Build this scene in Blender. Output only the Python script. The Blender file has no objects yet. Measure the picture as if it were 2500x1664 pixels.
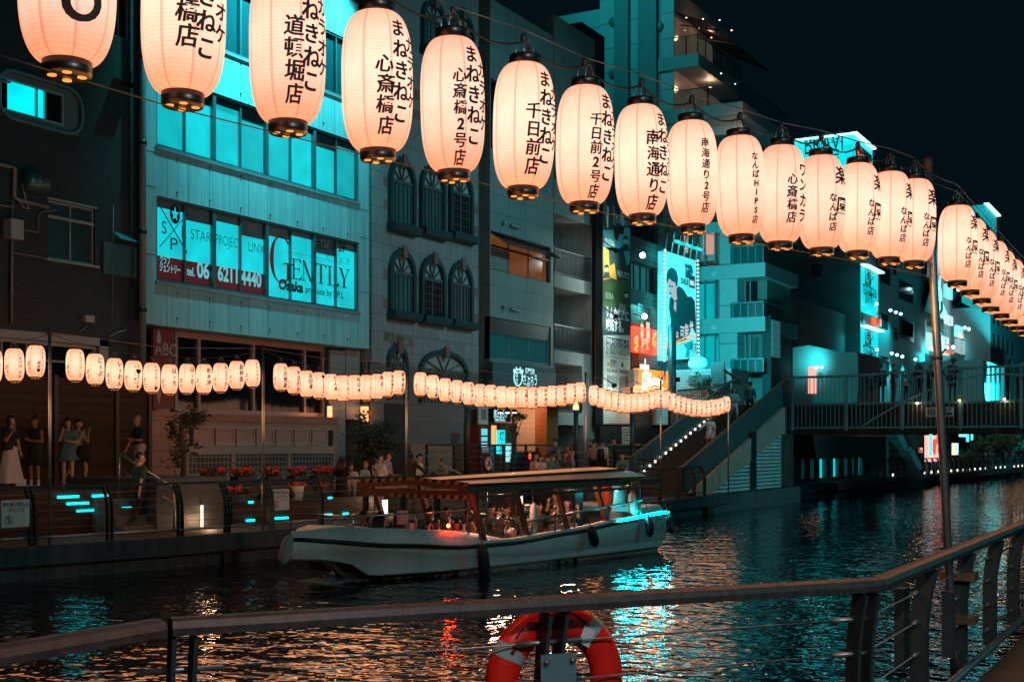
import bpy, bmesh, math, random
import numpy as np
from mathutils import Vector, Matrix
SC = bpy.context.scene
COL = SC.collection
R = math.radians
PI = math.pi
rnd = random.Random(7)

# ------------------------------------------------------------------ camera
CAMZ, FPX, HOR, YAW = 1.9, 3100.0, 1088.0, R(29.3)
cd = bpy.data.cameras.new('camera'); cam = bpy.data.objects.new('camera', cd); COL.objects.link(cam)
cd.sensor_width = 36; cd.lens = FPX/2500*36; cd.shift_y = (HOR-832)/2500
cd.clip_start = .1; cd.clip_end = 1500
cam.location = (0, 0, CAMZ); cam.rotation_euler = (PI/2, 0, YAW-PI/2)
SC.camera = cam
# ------------------------------------------------------------------ night sky
W = bpy.data.worlds.new('World'); SC.world = W; W.use_nodes = True
wn = W.node_tree.nodes; wl = W.node_tree.links
sky = wn.new('ShaderNodeTexSky'); sky.sky_type = 'NISHITA'; sky.sun_disc = False
sky.sun_elevation = R(-8); sky.sun_rotation = R(120)
bg = wn['Background']; bg.inputs['Strength'].default_value = .05
bg2 = wn.new('ShaderNodeBackground'); bg2.inputs['Color'].default_value = (.0012, .0050, .0072, 1); bg2.inputs['Strength'].default_value = 1
add = wn.new('ShaderNodeAddShader')
wl.new(sky.outputs[0], bg.inputs['Color']); wl.new(bg.outputs[0], add.inputs[0]); wl.new(bg2.outputs[0], add.inputs[1])
wl.new(add.outputs[0], wn['World Output'].inputs['Surface'])
# ------------------------------------------------------------------ view
SC.view_settings.view_transform = 'Standard'; SC.view_settings.look = 'None'
SC.view_settings.exposure = 0; SC.view_settings.gamma = 1
SC.render.engine = 'CYCLES'
cy = SC.cycles
cy.max_bounces = 6; cy.diffuse_bounces = 2; cy.glossy_bounces = 3; cy.transmission_bounces = 4; cy.transparent_max_bounces = 8
cy.sample_clamp_indirect = 2.0; cy.sample_clamp_direct = 0; cy.caustics_reflective = False; cy.caustics_refractive = False
cy.use_denoising = True
try: cy.use_light_tree = True
except Exception: pass
try: cy.denoiser = 'OPENIMAGEDENOISE'
except Exception: pass

# ------------------------------------------------------------------ geometry helpers
FW = Vector((math.cos(YAW), math.sin(YAW), 0)); RT = Vector((math.sin(YAW), -math.cos(YAW), 0))
def ray(u, v):
    r = (u-1250)/FPX
    return Vector((FW.x+r*RT.x, FW.y+r*RT.y, (HOR-v)/FPX))
def at_y(u, v, Y):
    d = ray(u, v); t = Y/d.y; return Vector((t*d.x, Y, CAMZ+t*d.z))
def at_x(u, v, X):
    d = ray(u, v); t = X/d.x; return Vector((X, t*d.y, CAMZ+t*d.z))
def at_z(u, v, z):
    d = ray(u, v); t = (z-CAMZ)/d.z; return Vector((t*d.x, t*d.y, z))
def at_t(u, v, t):
    d = ray(u, v); return Vector((t*d.x, t*d.y, CAMZ+t*d.z))

ORG = {}
def thing(name, label, cat, loc=(0, 0, 0), group=None):
    o = bpy.data.objects.new(name, None); COL.objects.link(o); o.location = loc; o.empty_display_size = .2
    o['label'] = label; o['category'] = cat
    if group: o['group'] = group
    ORG[o] = Vector(loc)
    return o
def tag(o, label, cat, group=None):
    o['label'] = label; o['category'] = cat
    if group: o['group'] = group
    return o
def stru(o, kind='structure'):
    o['kind'] = kind; return o
def dup(o, loc=None, parent=None, label=None):
    c = o.copy(); COL.objects.link(c); c.parent = parent
    if loc is not None: c.location = loc
    if label: c['label'] = label
    for k in list(o.children):
        if k in PARTSET: dup(k, None, c)
    PARTSET.add(c)
    return c
PARTSET = set()

class MB:
    def __init__(s): s.v = []; s.f = []; s.m = []; s.sm = []
    def add(s, vs, fs, mi=0, smooth=False):
        b = len(s.v); s.v.extend([tuple(p) for p in vs])
        for f in fs: s.f.append([b+i for i in f]); s.m.append(mi); s.sm.append(smooth)
        return s
    def quad(s, a, b, c, d, mi=0): return s.add([a, b, c, d], [(0, 1, 2, 3)], mi)
    def box(s, x0, x1, y0, y1, z0, z1, mi=0):
        return s.add([(x0,y0,z0),(x1,y0,z0),(x1,y1,z0),(x0,y1,z0),(x0,y0,z1),(x1,y0,z1),(x1,y1,z1),(x0,y1,z1)],
            [(0,3,2,1),(4,5,6,7),(0,1,5,4),(1,2,6,5),(2,3,7,6),(3,0,4,7)], mi)
    def obox(s, c, ax, ay, az, mi=0):
        c = Vector(c); ax = Vector(ax); ay = Vector(ay); az = Vector(az)
        vs = [c+ax*i+ay*j+az*k for k in (-1, 1) for i, j in ((-1,-1),(1,-1),(1,1),(-1,1))]
        return s.add(vs, [(0,3,2,1),(4,5,6,7),(0,1,5,4),(1,2,6,5),(2,3,7,6),(3,0,4,7)], mi)
    def bar(s, p, q, w, h, up=(0, 0, 1), mi=0):
        p = Vector(p); q = Vector(q); d = q-p; L = d.length
        if L < 1e-6: return s
        d /= L; sd = d.cross(Vector(up))
        if sd.length < 1e-4: sd = d.cross(Vector((1, 0, 0)))
        sd.normalize(); u2 = sd.cross(d)
        return s.obox((p+q)/2, d*(L/2), sd*(w/2), u2*(h/2), mi)
    def tube(s, pts, r, n=8, mi=0, cap=True):
        pts = [Vector(p) for p in pts]; N = len(pts); vs = []; fs = []
        rr = r if isinstance(r, (list, tuple)) else [r]*N
        ref = None
        for i, p in enumerate(pts):
            d = (pts[min(i+1, N-1)]-pts[max(i-1, 0)])
            if d.length < 1e-9: d = Vector((0, 0, 1))
            d.normalize()
            if ref is None: ref = d.orthogonal().normalized()
            ref = (ref-d*ref.dot(d))
            if ref.length < 1e-6: ref = d.orthogonal()
            ref.normalize(); b = d.cross(ref)
            for k in range(n):
                a = 2*PI*k/n; vs.append(p+(ref*math.cos(a)+b*math.sin(a))*rr[i])
        for i in range(N-1):
            for k in range(n):
                k2 = (k+1) % n; fs.append((i*n+k, i*n+k2, (i+1)*n+k2, (i+1)*n+k))
        if cap: fs.append(tuple(range(n))[::-1]); fs.append(tuple((N-1)*n+k for k in range(n)))
        return s.add(vs, fs, mi, n > 5)
    def lathe(s, prof, c=(0, 0, 0), n=24, mi=0, a0=0., a1=2*PI, smooth=True, axis='z'):
        c = Vector(c); N = len(prof); full = abs(a1-a0-2*PI) < 1e-6; K = n if full else n+1
        vs = []; fs = []
        for r, z in prof:
            for k in range(K):
                a = a0+(a1-a0)*k/n; x, y = r*math.cos(a), r*math.sin(a)
                vs.append(c+(Vector((x, y, z)) if axis == 'z' else Vector((z, x, y)) if axis == 'x' else Vector((y, z, x))))
        for i in range(N-1):
            for k in range(n):
                k2 = (k+1) % K; fs.append((i*K+k, i*K+k2, (i+1)*K+k2, (i+1)*K+k))
        return s.add(vs, fs, mi, smooth)
    def ball(s, c, rx, ry, rz, n=12, m=8, mi=0):
        vs = []; fs = []; c = Vector(c)
        for i in range(m+1):
            t = PI*i/m
            for k in range(n):
                a = 2*PI*k/n; vs.append(c+Vector((rx*math.sin(t)*math.cos(a), ry*math.sin(t)*math.sin(a), rz*math.cos(t))))
        for i in range(m):
            for k in range(n):
                k2 = (k+1) % n; fs.append((i*n+k, (i+1)*n+k, (i+1)*n+k2, i*n+k2))
        return s.add(vs, fs, mi, True)
    def prism(s, poly, f0, f1, mi=0):
        """poly: 2D list; f0/f1: functions (x,y)->3D giving the front and the back face"""
        n = len(poly); vs = [f0(x, y) for x, y in poly]+[f1(x, y) for x, y in poly]
        fs = [tuple(range(n)), tuple(range(2*n-1, n-1, -1))]+[((i+1) % n, i, n+i, n+(i+1) % n) for i in range(n)]
        return s.add(vs, fs, mi)
    def wall(s, x0, x1, z0, z1, y, dep, holes, mi=0, axis='y', sgn=1):
        """front sheet at y (facing -y) with rectangular holes whose reveals go dep deep; axis 'x': facing -x, x0/x1 are y"""
        P = (lambda x, z, d: (x, y+d, z)) if axis == 'y' else (lambda x, z, d: (y+d, x, z))
        xs = sorted({x0, x1, *[h[0] for h in holes], *[h[1] for h in holes]}); zs = sorted({z0, z1, *[h[2] for h in holes], *[h[3] for h in holes]})
        xs = [x for x in xs if x0 <= x <= x1]; zs = [z for z in zs if z0 <= z <= z1]
        for i in range(len(xs)-1):
            for j in range(len(zs)-1):
                a, b, c, d = xs[i], xs[i+1], zs[j], zs[j+1]; mx, mz = (a+b)/2, (c+d)/2
                if any(h[0] < mx < h[1] and h[2] < mz < h[3] for h in holes): continue
                s.quad(P(a, c, 0), P(b, c, 0), P(b, d, 0), P(a, d, 0), mi)
        for a, b, c, d in holes:
            s.quad(P(a, c, 0), P(a, c, dep), P(b, c, dep), P(b, c, 0), mi); s.quad(P(a, d, 0), P(b, d, 0), P(b, d, dep), P(a, d, dep), mi)
            s.quad(P(a, c, 0), P(a, d, 0), P(a, d, dep), P(a, c, dep), mi); s.quad(P(b, c, 0), P(b, c, dep), P(b, d, dep), P(b, d, 0), mi)
        return s
    def frame(s, x0, x1, z0, z1, y0, y1, w, mi=0, axis='y'):
        B = (lambda a, b, c, d: s.box(a, b, y0, y1, c, d, mi)) if axis == 'y' else (lambda a, b, c, d: s.box(y0, y1, a, b, c, d, mi))
        B(x0, x0+w, z0, z1); B(x1-w, x1, z0, z1); B(x0+w, x1-w, z0, z0+w); B(x0+w, x1-w, z1-w, z1)
        return s
    def build(s, name, mats, parent=None, org=None):
        me = bpy.data.meshes.new(name)
        o = Vector((0, 0, 0)) if parent is None else ORG.get(parent, Vector((0, 0, 0)))
        if org is not None: o = Vector(org)
        me.from_pydata([(x-o.x, y-o.y, z-o.z) for x, y, z in s.v], [], s.f)
        if not isinstance(mats, (list, tuple)): mats = [mats]
        for m in mats: me.materials.append(m)
        me.polygons.foreach_set('material_index', s.m); me.polygons.foreach_set('use_smooth', s.sm)
        me.update()
        ob = bpy.data.objects.new(name, me); COL.objects.link(ob); ob.parent = parent
        if parent is None and org is not None: ob.location = org
        ORG[ob] = o; PARTSET.add(ob)
        return ob

# ------------------------------------------------------------------ lettering: outlines of single characters, laid on any surface
_GC = {}
def glyph(ch, bold=0.0, cut=True):
    key = (ch, bold, cut)
    if key in _GC: return _GC[key]
    cu = bpy.data.curves.new('glyph', 'FONT'); cu.body = ch; cu.size = 1; cu.resolution_u = 4; cu.offset = bold; cu.fill_mode = 'FRONT'
    ob = bpy.data.objects.new('glyph', cu); COL.objects.link(ob)
    dg = bpy.context.evaluated_depsgraph_get(); me = bpy.data.meshes.new_from_object(ob.evaluated_get(dg))
    bm = bmesh.new(); bm.from_mesh(me)
    xs = [v.co.x for v in bm.verts] or [0, .3]
    x0, x1 = min(xs), max(xs)
    if cut and len(ch) == 1:
        for f in (.2, .4, .6, .8):
            g = bm.verts[:]+bm.edges[:]+bm.faces[:]
            bmesh.ops.bisect_plane(bm, geom=g, plane_co=(x0+(x1-x0)*f, 0, 0), plane_no=(1, 0, 0))
    bm.verts.ensure_lookup_table(); bm.verts.index_update()
    V = [(v.co.x, v.co.y) for v in bm.verts]; F = [[v.index for v in f.verts] for f in bm.faces]
    bm.free(); bpy.data.meshes.remove(me); bpy.data.objects.remove(ob); bpy.data.curves.remove(cu)
    _GC[key] = (V, F, x0, x1); return _GC[key]
def put(mb, ch, size, fn, cx, cy, bold=0., mi=0, sx=1., sq=True, skew=0.):
    """one character centred on (cx, cy); fn maps flat coordinates to the surface"""
    bold = min(bold, .015 if ord(ch[0]) >= 0x4e00 else .020 if ord(ch[0]) > 0x3000 else bold)
    V, F, x0, x1 = glyph(ch, bold)
    if not V: return
    m = (x0+x1)/2
    ys = [y for _, y in V]; my = .36 if sq else (min(ys)+max(ys))/2
    mb.add([fn(cx+((x-m)+skew*(y-my))*size*sx, cy+(y-my)*size) for x, y in V], F, mi)
def column(mb, txt, size, fn, x, ytop, step=1.02, bold=0., mi=0, sx=1., skew=0., fat=0.):
    y = ytop-size/2
    for ch in txt:
        if ch != ' ':
            s_ = size*(.72 if ch in 'ょゃっッァェぇ' else 1)*rnd.uniform(.95, 1.05); jx = rnd.uniform(-.03, .03)*size; sk = skew+rnd.uniform(-.04, .04)
            for d in ((0, 0), (fat, .3*fat), (-fat, -.3*fat)) if fat else ((0, 0),): put(mb, ch, s_, fn, x+jx+d[0]*size, y+d[1]*size, bold, mi, sx, True, sk)
        y -= size*step*(.6 if ch == ' ' else 1)
def row(mb, txt, size, fn, x, y, bold=0., mi=0, sx=1., align='l', skew=0., fit=None):
    V, F, x0, x1 = glyph(txt, bold, False)
    w = (x1-x0)*size*sx
    if fit: sx *= fit/w; w = fit
    ox = x-(0 if align == 'l' else w/2 if align == 'c' else w)
    mb.add([fn(ox+((a-x0)+skew*b)*size*sx, y+b*size) for a, b in V], F, mi)
    return w
def on_y(Y): return lambda x, z: (x, Y, z)            # sheet facing -y: x runs to +x
def on_x(X): return lambda x, z: (X, -x, z)           # sheet facing -x: x runs to -y
# ------------------------------------------------------------------ materials
_M = {}
def _new(name):
    m = bpy.data.materials.new(name); m.use_nodes = True
    nt = m.node_tree; return m, nt.nodes, nt.links, nt.nodes['Principled BSDF']
def mat(name, col, rough=.6, metal=0., var=.18, scale=3., bump=.0, bscale=40., dirt=0.):
    if name in _M: return _M[name]
    m, n, l, p = _new(name)
    p.inputs['Roughness'].default_value = rough; p.inputs['Metallic'].default_value = metal
    tc = n.new('ShaderNodeTexCoord')
    no = n.new('ShaderNodeTexNoise'); no.inputs['Scale'].default_value = scale; no.inputs['Detail'].default_value = 6; no.inputs['Roughness'].default_value = .65
    l.new(tc.outputs['Object'], no.inputs['Vector'])
    cr = n.new('ShaderNodeValToRGB'); e = cr.color_ramp.elements
    e[0].position = .25; e[1].position = .75
    e[0].color = (*[c*(1-var) for c in col], 1); e[1].color = (*[min(1, c*(1+var)) for c in col], 1)
    l.new(no.outputs['Fac'], cr.inputs['Fac'])
    out = cr.outputs['Color']
    if dirt:   # vertical run-off streaks
        mp = n.new('ShaderNodeMapping'); mp.inputs['Scale'].default_value = (9, 9, .35); l.new(tc.outputs['Object'], mp.inputs['Vector'])
        n2 = n.new('ShaderNodeTexNoise'); n2.inputs['Scale'].default_value = 1.6; n2.inputs['Detail'].default_value = 5; l.new(mp.outputs[0], n2.inputs['Vector'])
        c2 = n.new('ShaderNodeValToRGB'); c2.color_ramp.elements[0].position = .38; c2.color_ramp.elements[1].position = .62
        c2.color_ramp.elements[0].color = (1-dirt, 1-dirt, 1-dirt, 1); c2.color_ramp.elements[1].color = (1, 1, 1, 1)
        l.new(n2.outputs['Fac'], c2.inputs['Fac'])
        mx = n.new('ShaderNodeMix'); mx.data_type = 'RGBA'; mx.blend_type = 'MULTIPLY'; mx.inputs[0].default_value = 1
        l.new(out, mx.inputs[6]); l.new(c2.outputs['Color'], mx.inputs[7]); out = mx.outputs[2]
    l.new(out, p.inputs['Base Color'])
    if bump:
        nb = n.new('ShaderNodeTexNoise'); nb.inputs['Scale'].default_value = bscale; nb.inputs['Detail'].default_value = 3
        l.new(tc.outputs['Object'], nb.inputs['Vector'])
        b = n.new('ShaderNodeBump'); b.inputs['Strength'].default_value = bump; b.inputs['Distance'].default_value = .01
        l.new(nb.outputs['Fac'], b.inputs['Height']); l.new(b.outputs[0], p.inputs['Normal'])
    _M[name] = m; return m
def emi(name, col, s=1., sample=True, base=(.02, .02, .02)):
    if name in _M: return _M[name]
    m, n, l, p = _new(name)
    p.inputs['Base Color'].default_value = (*base, 1); p.inputs['Emission Color'].default_value = (*col, 1); p.inputs['Emission Strength'].default_value = s
    p.inputs['Roughness'].default_value = .5
    if not sample: m.cycles.emission_sampling = 'NONE'
    _M[name] = m; return m
def tiles(name, c1, c2, mortar, w, h, msize=.01, rough=.6, bump=.3, off=.5, emis=None, est=0., metal=0., noise=.3, dirt=0.):
    """bricks, tiles or panels laid in the wall plane (x+y across, z up)"""
    if name in _M: return _M[name]
    m, n, l, p = _new(name)
    p.inputs['Roughness'].default_value = rough; p.inputs['Metallic'].default_value = metal
    tc = n.new('ShaderNodeTexCoord'); sp = n.new('ShaderNodeSeparateXYZ'); l.new(tc.outputs['Object'], sp.inputs[0])
    ad = n.new('ShaderNodeMath'); ad.operation = 'ADD'; l.new(sp.outputs[0], ad.inputs[0]); l.new(sp.outputs[1], ad.inputs[1])
    cb = n.new('ShaderNodeCombineXYZ'); l.new(ad.outputs[0], cb.inputs[0]); l.new(sp.outputs[2], cb.inputs[1])
    br = n.new('ShaderNodeTexBrick'); br.inputs['Scale'].default_value = 1; br.inputs['Brick Width'].default_value = w; br.inputs['Row Height'].default_value = h
    br.inputs['Mortar Size'].default_value = msize; br.offset = off; br.inputs['Bias'].default_value = 0; br.inputs['Mortar Smooth'].default_value = .1
    for k, c in (('Color1', c1), ('Color2', c2), ('Mortar', mortar)): br.inputs[k].default_value = (*c, 1)
    l.new(cb.outputs[0], br.inputs['Vector'])
    no = n.new('ShaderNodeTexNoise'); no.inputs['Scale'].default_value = 1.3; no.inputs['Detail'].default_value = 8; no.inputs['Roughness'].default_value = .7; l.new(tc.outputs['Object'], no.inputs['Vector'])
    mr = n.new('ShaderNodeMapRange'); mr.inputs['To Min'].default_value = 1-noise; mr.inputs['To Max'].default_value = 1+noise; l.new(no.outputs['Fac'], mr.inputs['Value'])
    mx = n.new('ShaderNodeMix'); mx.data_type = 'RGBA'; mx.blend_type = 'MULTIPLY'; mx.inputs[0].default_value = 1
    l.new(br.outputs['Color'], mx.inputs[6]); l.new(mr.outputs[0], mx.inputs[7]); out = mx.outputs[2]
    if dirt:
        mp = n.new('ShaderNodeMapping'); mp.inputs['Scale'].default_value = (7, 7, .22); l.new(tc.outputs['Object'], mp.inputs['Vector'])
        n2 = n.new('ShaderNodeTexNoise'); n2.inputs['Scale'].default_value = 1.3; n2.inputs['Detail'].default_value = 6; n2.inputs['Roughness'].default_value = .7; l.new(mp.outputs[0], n2.inputs['Vector'])
        m2 = n.new('ShaderNodeMapRange'); m2.inputs['From Min'].default_value = .35; m2.inputs['From Max'].default_value = .62; m2.inputs['To Min'].default_value = 1-dirt; l.new(n2.outputs['Fac'], m2.inputs['Value'])
        x2 = n.new('ShaderNodeMix'); x2.data_type = 'RGBA'; x2.blend_type = 'MULTIPLY'; x2.inputs[0].default_value = 1; l.new(out, x2.inputs[6]); l.new(m2.outputs[0], x2.inputs[7]); out = x2.outputs[2]
    l.new(out, p.inputs['Base Color'])
    b = n.new('ShaderNodeBump'); b.inputs['Strength'].default_value = bump; b.inputs['Distance'].default_value = .012; b.invert = True
    l.new(br.outputs['Fac'], b.inputs['Height']); l.new(b.outputs[0], p.inputs['Normal'])
    if emis: p.inputs['Emission Color'].default_value = (*emis, 1); p.inputs['Emission Strength'].default_value = est
    _M[name] = m; return m
def slats(name, c1, c2, pitch, axis=2, rough=.55, duty=.5, bump=.8):
    """boards or louvres: bands along one object axis"""
    if name in _M: return _M[name]
    m, n, l, p = _new(name); p.inputs['Roughness'].default_value = rough
    tc = n.new('ShaderNodeTexCoord'); sp = n.new('ShaderNodeSeparateXYZ'); l.new(tc.outputs['Object'], sp.inputs[0])
    dv = n.new('ShaderNodeMath'); dv.operation = 'DIVIDE'; dv.inputs[1].default_value = pitch; l.new(sp.outputs[axis], dv.inputs[0])
    fr = n.new('ShaderNodeMath'); fr.operation = 'FRACT'; l.new(dv.outputs[0], fr.inputs[0])
    fl = n.new('ShaderNodeMath'); fl.operation = 'FLOOR'; l.new(dv.outputs[0], fl.inputs[0])
    wn_ = n.new('ShaderNodeTexWhiteNoise'); wn_.noise_dimensions = '1D'; l.new(fl.outputs[0], wn_.inputs['W'])
    mp = n.new('ShaderNodeMapping'); mp.inputs['Scale'].default_value = (1.5, 1.5, 12) if axis == 2 else (12, 1.5, 1.5) if axis == 0 else (1.5, 12, 1.5); l.new(tc.outputs['Object'], mp.inputs[0])
    no = n.new('ShaderNodeTexNoise'); no.inputs['Scale'].default_value = 2; no.inputs['Detail'].default_value = 5; l.new(mp.outputs[0], no.inputs['Vector'])
    av = n.new('ShaderNodeMath'); av.operation = 'MULTIPLY_ADD'; av.inputs[1].default_value = .5; l.new(wn_.outputs['Value'], av.inputs[0]); l.new(no.outputs['Fac'], av.inputs[2])
    cr = n.new('ShaderNodeValToRGB'); cr.color_ramp.elements[0].position = .3; cr.color_ramp.elements[1].position = .95
    cr.color_ramp.elements[0].color = (*c1, 1); cr.color_ramp.elements[1].color = (*c2, 1); l.new(av.outputs[0], cr.inputs[0]); l.new(cr.outputs[0], p.inputs['Base Color'])
    b = n.new('ShaderNodeBump'); b.inputs['Strength'].default_value = bump; b.inputs['Distance'].default_value = pitch*.35; l.new(fr.outputs[0], b.inputs['Height']); l.new(b.outputs[0], p.inputs['Normal'])
    _M[name] = m; return m
def glass(name, col=(.008, .012, .014), rough=.06, emis=None, est=0.):
    if name in _M: return _M[name]
    m, n, l, p = _new(name)
    p.inputs['Base Color'].default_value = (*col, 1); p.inputs['Roughness'].default_value = rough; p.inputs['IOR'].default_value = 1.5
    tc = n.new('ShaderNodeTexCoord'); no = n.new('ShaderNodeTexNoise'); no.inputs['Scale'].default_value = .8; l.new(tc.outputs['Object'], no.inputs['Vector'])
    b = n.new('ShaderNodeBump'); b.inputs['Strength'].default_value = .06; b.inputs['Distance'].default_value = .05; l.new(no.outputs['Fac'], b.inputs['Height']); l.new(b.outputs[0], p.inputs['Normal'])
    if emis:
        no2 = n.new('ShaderNodeTexNoise'); no2.inputs['Scale'].default_value = 1.1; no2.inputs['Detail'].default_value = 3; l.new(tc.outputs['Object'], no2.inputs['Vector'])
        mr = n.new('ShaderNodeMapRange'); mr.inputs['To Min'].default_value = est*.45; mr.inputs['To Max'].default_value = est*1.55; l.new(no2.outputs['Fac'], mr.inputs['Value'])
        p.inputs['Emission Color'].default_value = (*emis, 1); l.new(mr.outputs[0], p.inputs['Emission Strength'])
        m.cycles.emission_sampling = 'NONE'
    _M[name] = m; return m

CYAN = (.0, .78, .86)
WARM = (1., .36, .13)
m_dark = mat('dark_paint', (.02, .024, .026), .45)
m_black = mat('black_plastic', (.008, .008, .009), .35)
m_steel = mat('galvanised_steel', (.34, .36, .38), .38, .85, .15, 6)
m_rail = mat('rail_paint', (.045, .06, .068), .42, .3, .2, 8, .15, 60)
m_conc = mat('concrete', (.11, .112, .11), .85, 0, .3, 1.2, .3, 25, .35)
m_ink = mat('ink', (.012, .010, .010), .8, 0, 0)
m_red_ink = mat('red_ink', (.55, .05, .015), .7, 0, .05)
m_white = mat('white_paint', (.72, .73, .72), .55, 0, .08, 4, 0, 40, .12)
m_alu = mat('aluminium', (.42, .40, .39), .4, .6, .12, 6)
m_wood = slats('brown_boards', (.022, .011, .007), (.062, .030, .016), .11, 2)
m_glass = glass('window_glass')
# ------------------------------------------------------------------ water
def water_mat():
    m, n, l, p = _new('canal_water')
    p.inputs['Base Color'].default_value = (.002, .007, .009, 1); p.inputs['Roughness'].default_value = .03; p.inputs['IOR'].default_value = 1.33
    p.inputs['Specular IOR Level'].default_value = .5
    tc = n.new('ShaderNodeTexCoord')
    def noise(sc, rot, stretch, det, rough):
        mp = n.new('ShaderNodeMapping'); mp.inputs['Rotation'].default_value = (0, 0, R(rot)); mp.inputs['Scale'].default_value = (1, stretch, 1)
        l.new(tc.outputs['Object'], mp.inputs['Vector'])
        t = n.new('ShaderNodeTexNoise'); t.inputs['Scale'].default_value = sc; t.inputs['Detail'].default_value = det; t.inputs['Roughness'].default_value = rough
        t.inputs['Distortion'].default_value = .4
        l.new(mp.outputs[0], t.inputs['Vector']); return t.outputs['Fac']
    a = noise(1.7, 25, .6, 1.5, .4); b = noise(5.6, -20, .75, 1, .4)
    mu = n.new('ShaderNodeMath'); mu.operation = 'MULTIPLY_ADD'; mu.inputs[1].default_value = .5; l.new(b, mu.inputs[0])
    l.new(a, mu.inputs[2])
    bp = n.new('ShaderNodeBump'); bp.inputs['Strength'].default_value = 1.0; bp.inputs['Distance'].default_value = .045
    l.new(mu.outputs[0], bp.inputs['Height']); l.new(bp.outputs[0], p.inputs['Normal'])
    return m
b = MB(); b.quad((-40, -1, -.65), (420, -1, -.65), (420, 26, -.65), (-40, 26, -.65)); stru(b.build('canal_water', water_mat()))

# ------------------------------------------------------------------ far bank: quay, promenade, upper street
QL = [(-14, 21.3), (8, 20.4), (15.8, 19.7), (19.7, 18.85), (25.5, 18.3), (37.9, 16.65), (44, 16.9), (57, 17.3), (76, 17.0), (95, 16.2), (125, 14.8), (320, 9)]
def quayY(x):
    for (a, c), (b_, d) in zip(QL, QL[1:]):
        if a <= x <= b_: return c+(d-c)*(x-a)/(b_-a)
    return QL[0][1] if x < QL[0][0] else QL[-1][1]
def quay_at(u, off=0.):
    d = ray(u, HOR); lo, hi = 3., 300.
    for _ in range(50):
        t = (lo+hi)/2
        if t*d.y > quayY(t*d.x)+off: hi = t
        else: lo = t
    return Vector((t*d.x, t*d.y, 0))
m_pave = tiles('promenade_paving', (.055, .045, .038), (.075, .06, .05), (.03, .025, .022), .4, .2, .012, .7, .2)
m_street = mat('street_paving', (.05, .047, .045), .75, 0, .25, 2, .2, 30)
m_apron = slats('ribbed_concrete', (.04, .047, .047), (.085, .092, .09), .16, 0, .8, .5, .6)
UP = .92; TY = 21.7
def strip(name, pts0, pts1, z, m):
    b = MB(); n = len(pts0)
    b.add([(x, y, z) for x, y in pts0]+[(x, y, z) for x, y in pts1], [(i, i+1, n+i+1, n+i) for i in range(n-1)])
    return stru(b.build(name, m))
strip('far_promenade', QL, [(x, 30) for x, _ in QL], 0, m_pave)
b = MB(); b.box(-16, 62, TY, 110, -.5, UP); stru(b.build('upper_street', m_street))
b = MB(); b.box(62.02, 420, 21.6, 110, -.5, 3.4); stru(b.build('bridge_street', m_street))
b = MB()
n = len(QL)
for (x0, y0), (x1, y1) in zip(QL, QL[1:]):
    k = max(1, int((x1-x0)/4))
    for i in range(k):
        f, g = i/k, (i+1)/k; xa, xb = x0+(x1-x0)*f, x0+(x1-x0)*g; ya, yb = y0+(y1-y0)*f, y0+(y1-y0)*g
        b.quad((xa, ya-.02, -.36), (xb, yb-.02, -.36), (xb, yb-.02, .02), (xa, ya-.02, .02), 0)
        b.quad((xa, ya-.02, .02), (xb, yb-.02, .02), (xb, yb+.22, .02), (xa, ya+.22, .02), 1)
        b.quad((xa, ya+.22, -.36), (xb, yb+.22, -.36), (xb, yb-.02, -.36), (xa, ya-.02, -.36), 1)
        b.quad((xa, ya+.22, -1.4), (xb, yb+.22, -1.4), (xb, yb+.22, -.36), (xa, ya+.22, -.36), 1)
        b.box(xa+1.2, xa+1.75, ya+.02, ya+.4, -1.4, -.36, 2)
stru(b.build('quay_wall', [m_apron, m_conc, mat('wet_concrete', (.05, .055, .05), .5, 0, .3, 2, .2, 20)]))
# terrace of timber boards with lit slots between the promenade and the upper street
b = MB(); b.box(-14, at_y(262, 1201, TY).x, TY-.28, TY-.004, 0.004, UP+.03); b.box(at_y(560, 1200, TY-.9).x, at_y(905, 1200, TY-.9).x, TY-1.0, TY-.004, .004, .50)
tag(b.build('timber_terrace', m_wood), 'brown timber terrace wall with cyan light slots beside the far promenade', 'wall')
m_bar = emi('cyan_light_bar', CYAN, 2.2)
def lightbar(u0, v0, u1, v1, Y):
    p = at_y(u0, v0, Y); q = at_y(u1, v1, Y)
    b = MB(); z = (p.z+q.z)/2; b.box(p.x, q.x, Y-.02, Y+.03, z-.028, z+.028)
    return b.build('light_bar', m_bar)
LB = [(141,1213,165,1212),(168,1212,192,1211),(226,1210,249,1209),(251,1209,269,1208),(164,1229,189,1228),(192,1228,216,1227),(248,1226,269,1225),(188,1246,213,1245),(215,1245,240,1243)]
ordn0 = ['first', 'second', 'third', 'fourth', 'fifth', 'sixth', 'seventh', 'eighth', 'ninth', 'tenth', 'eleventh', 'twelfth']
for i, q in enumerate(LB):
    tag(lightbar(*q, TY-.30), 'cyan light bar in the dark terrace wall below the three women, %s of the nine' % ['first', 'second', 'third', 'fourth', 'fifth', 'sixth', 'seventh', 'eighth', 'ninth'][i], 'light', 'cyan light bars in the terrace wall')
LB2 = [(602,1270,621,1269),(667,1265,683,1264),(685,1264,703,1263),(785,1257,810,1255),(838,1254,850,1252),(608,1225,618,1225),(802,1215,810,1214)]
for i, q in enumerate(LB2):
    tag(lightbar(*q, TY-1.02), 'cyan light bar low in the flower bench, %s from the steps' % ['first', 'second', 'third', 'fourth', 'fifth', 'sixth', 'seventh'][i], 'light', 'cyan light bars in the flower bench')
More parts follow.
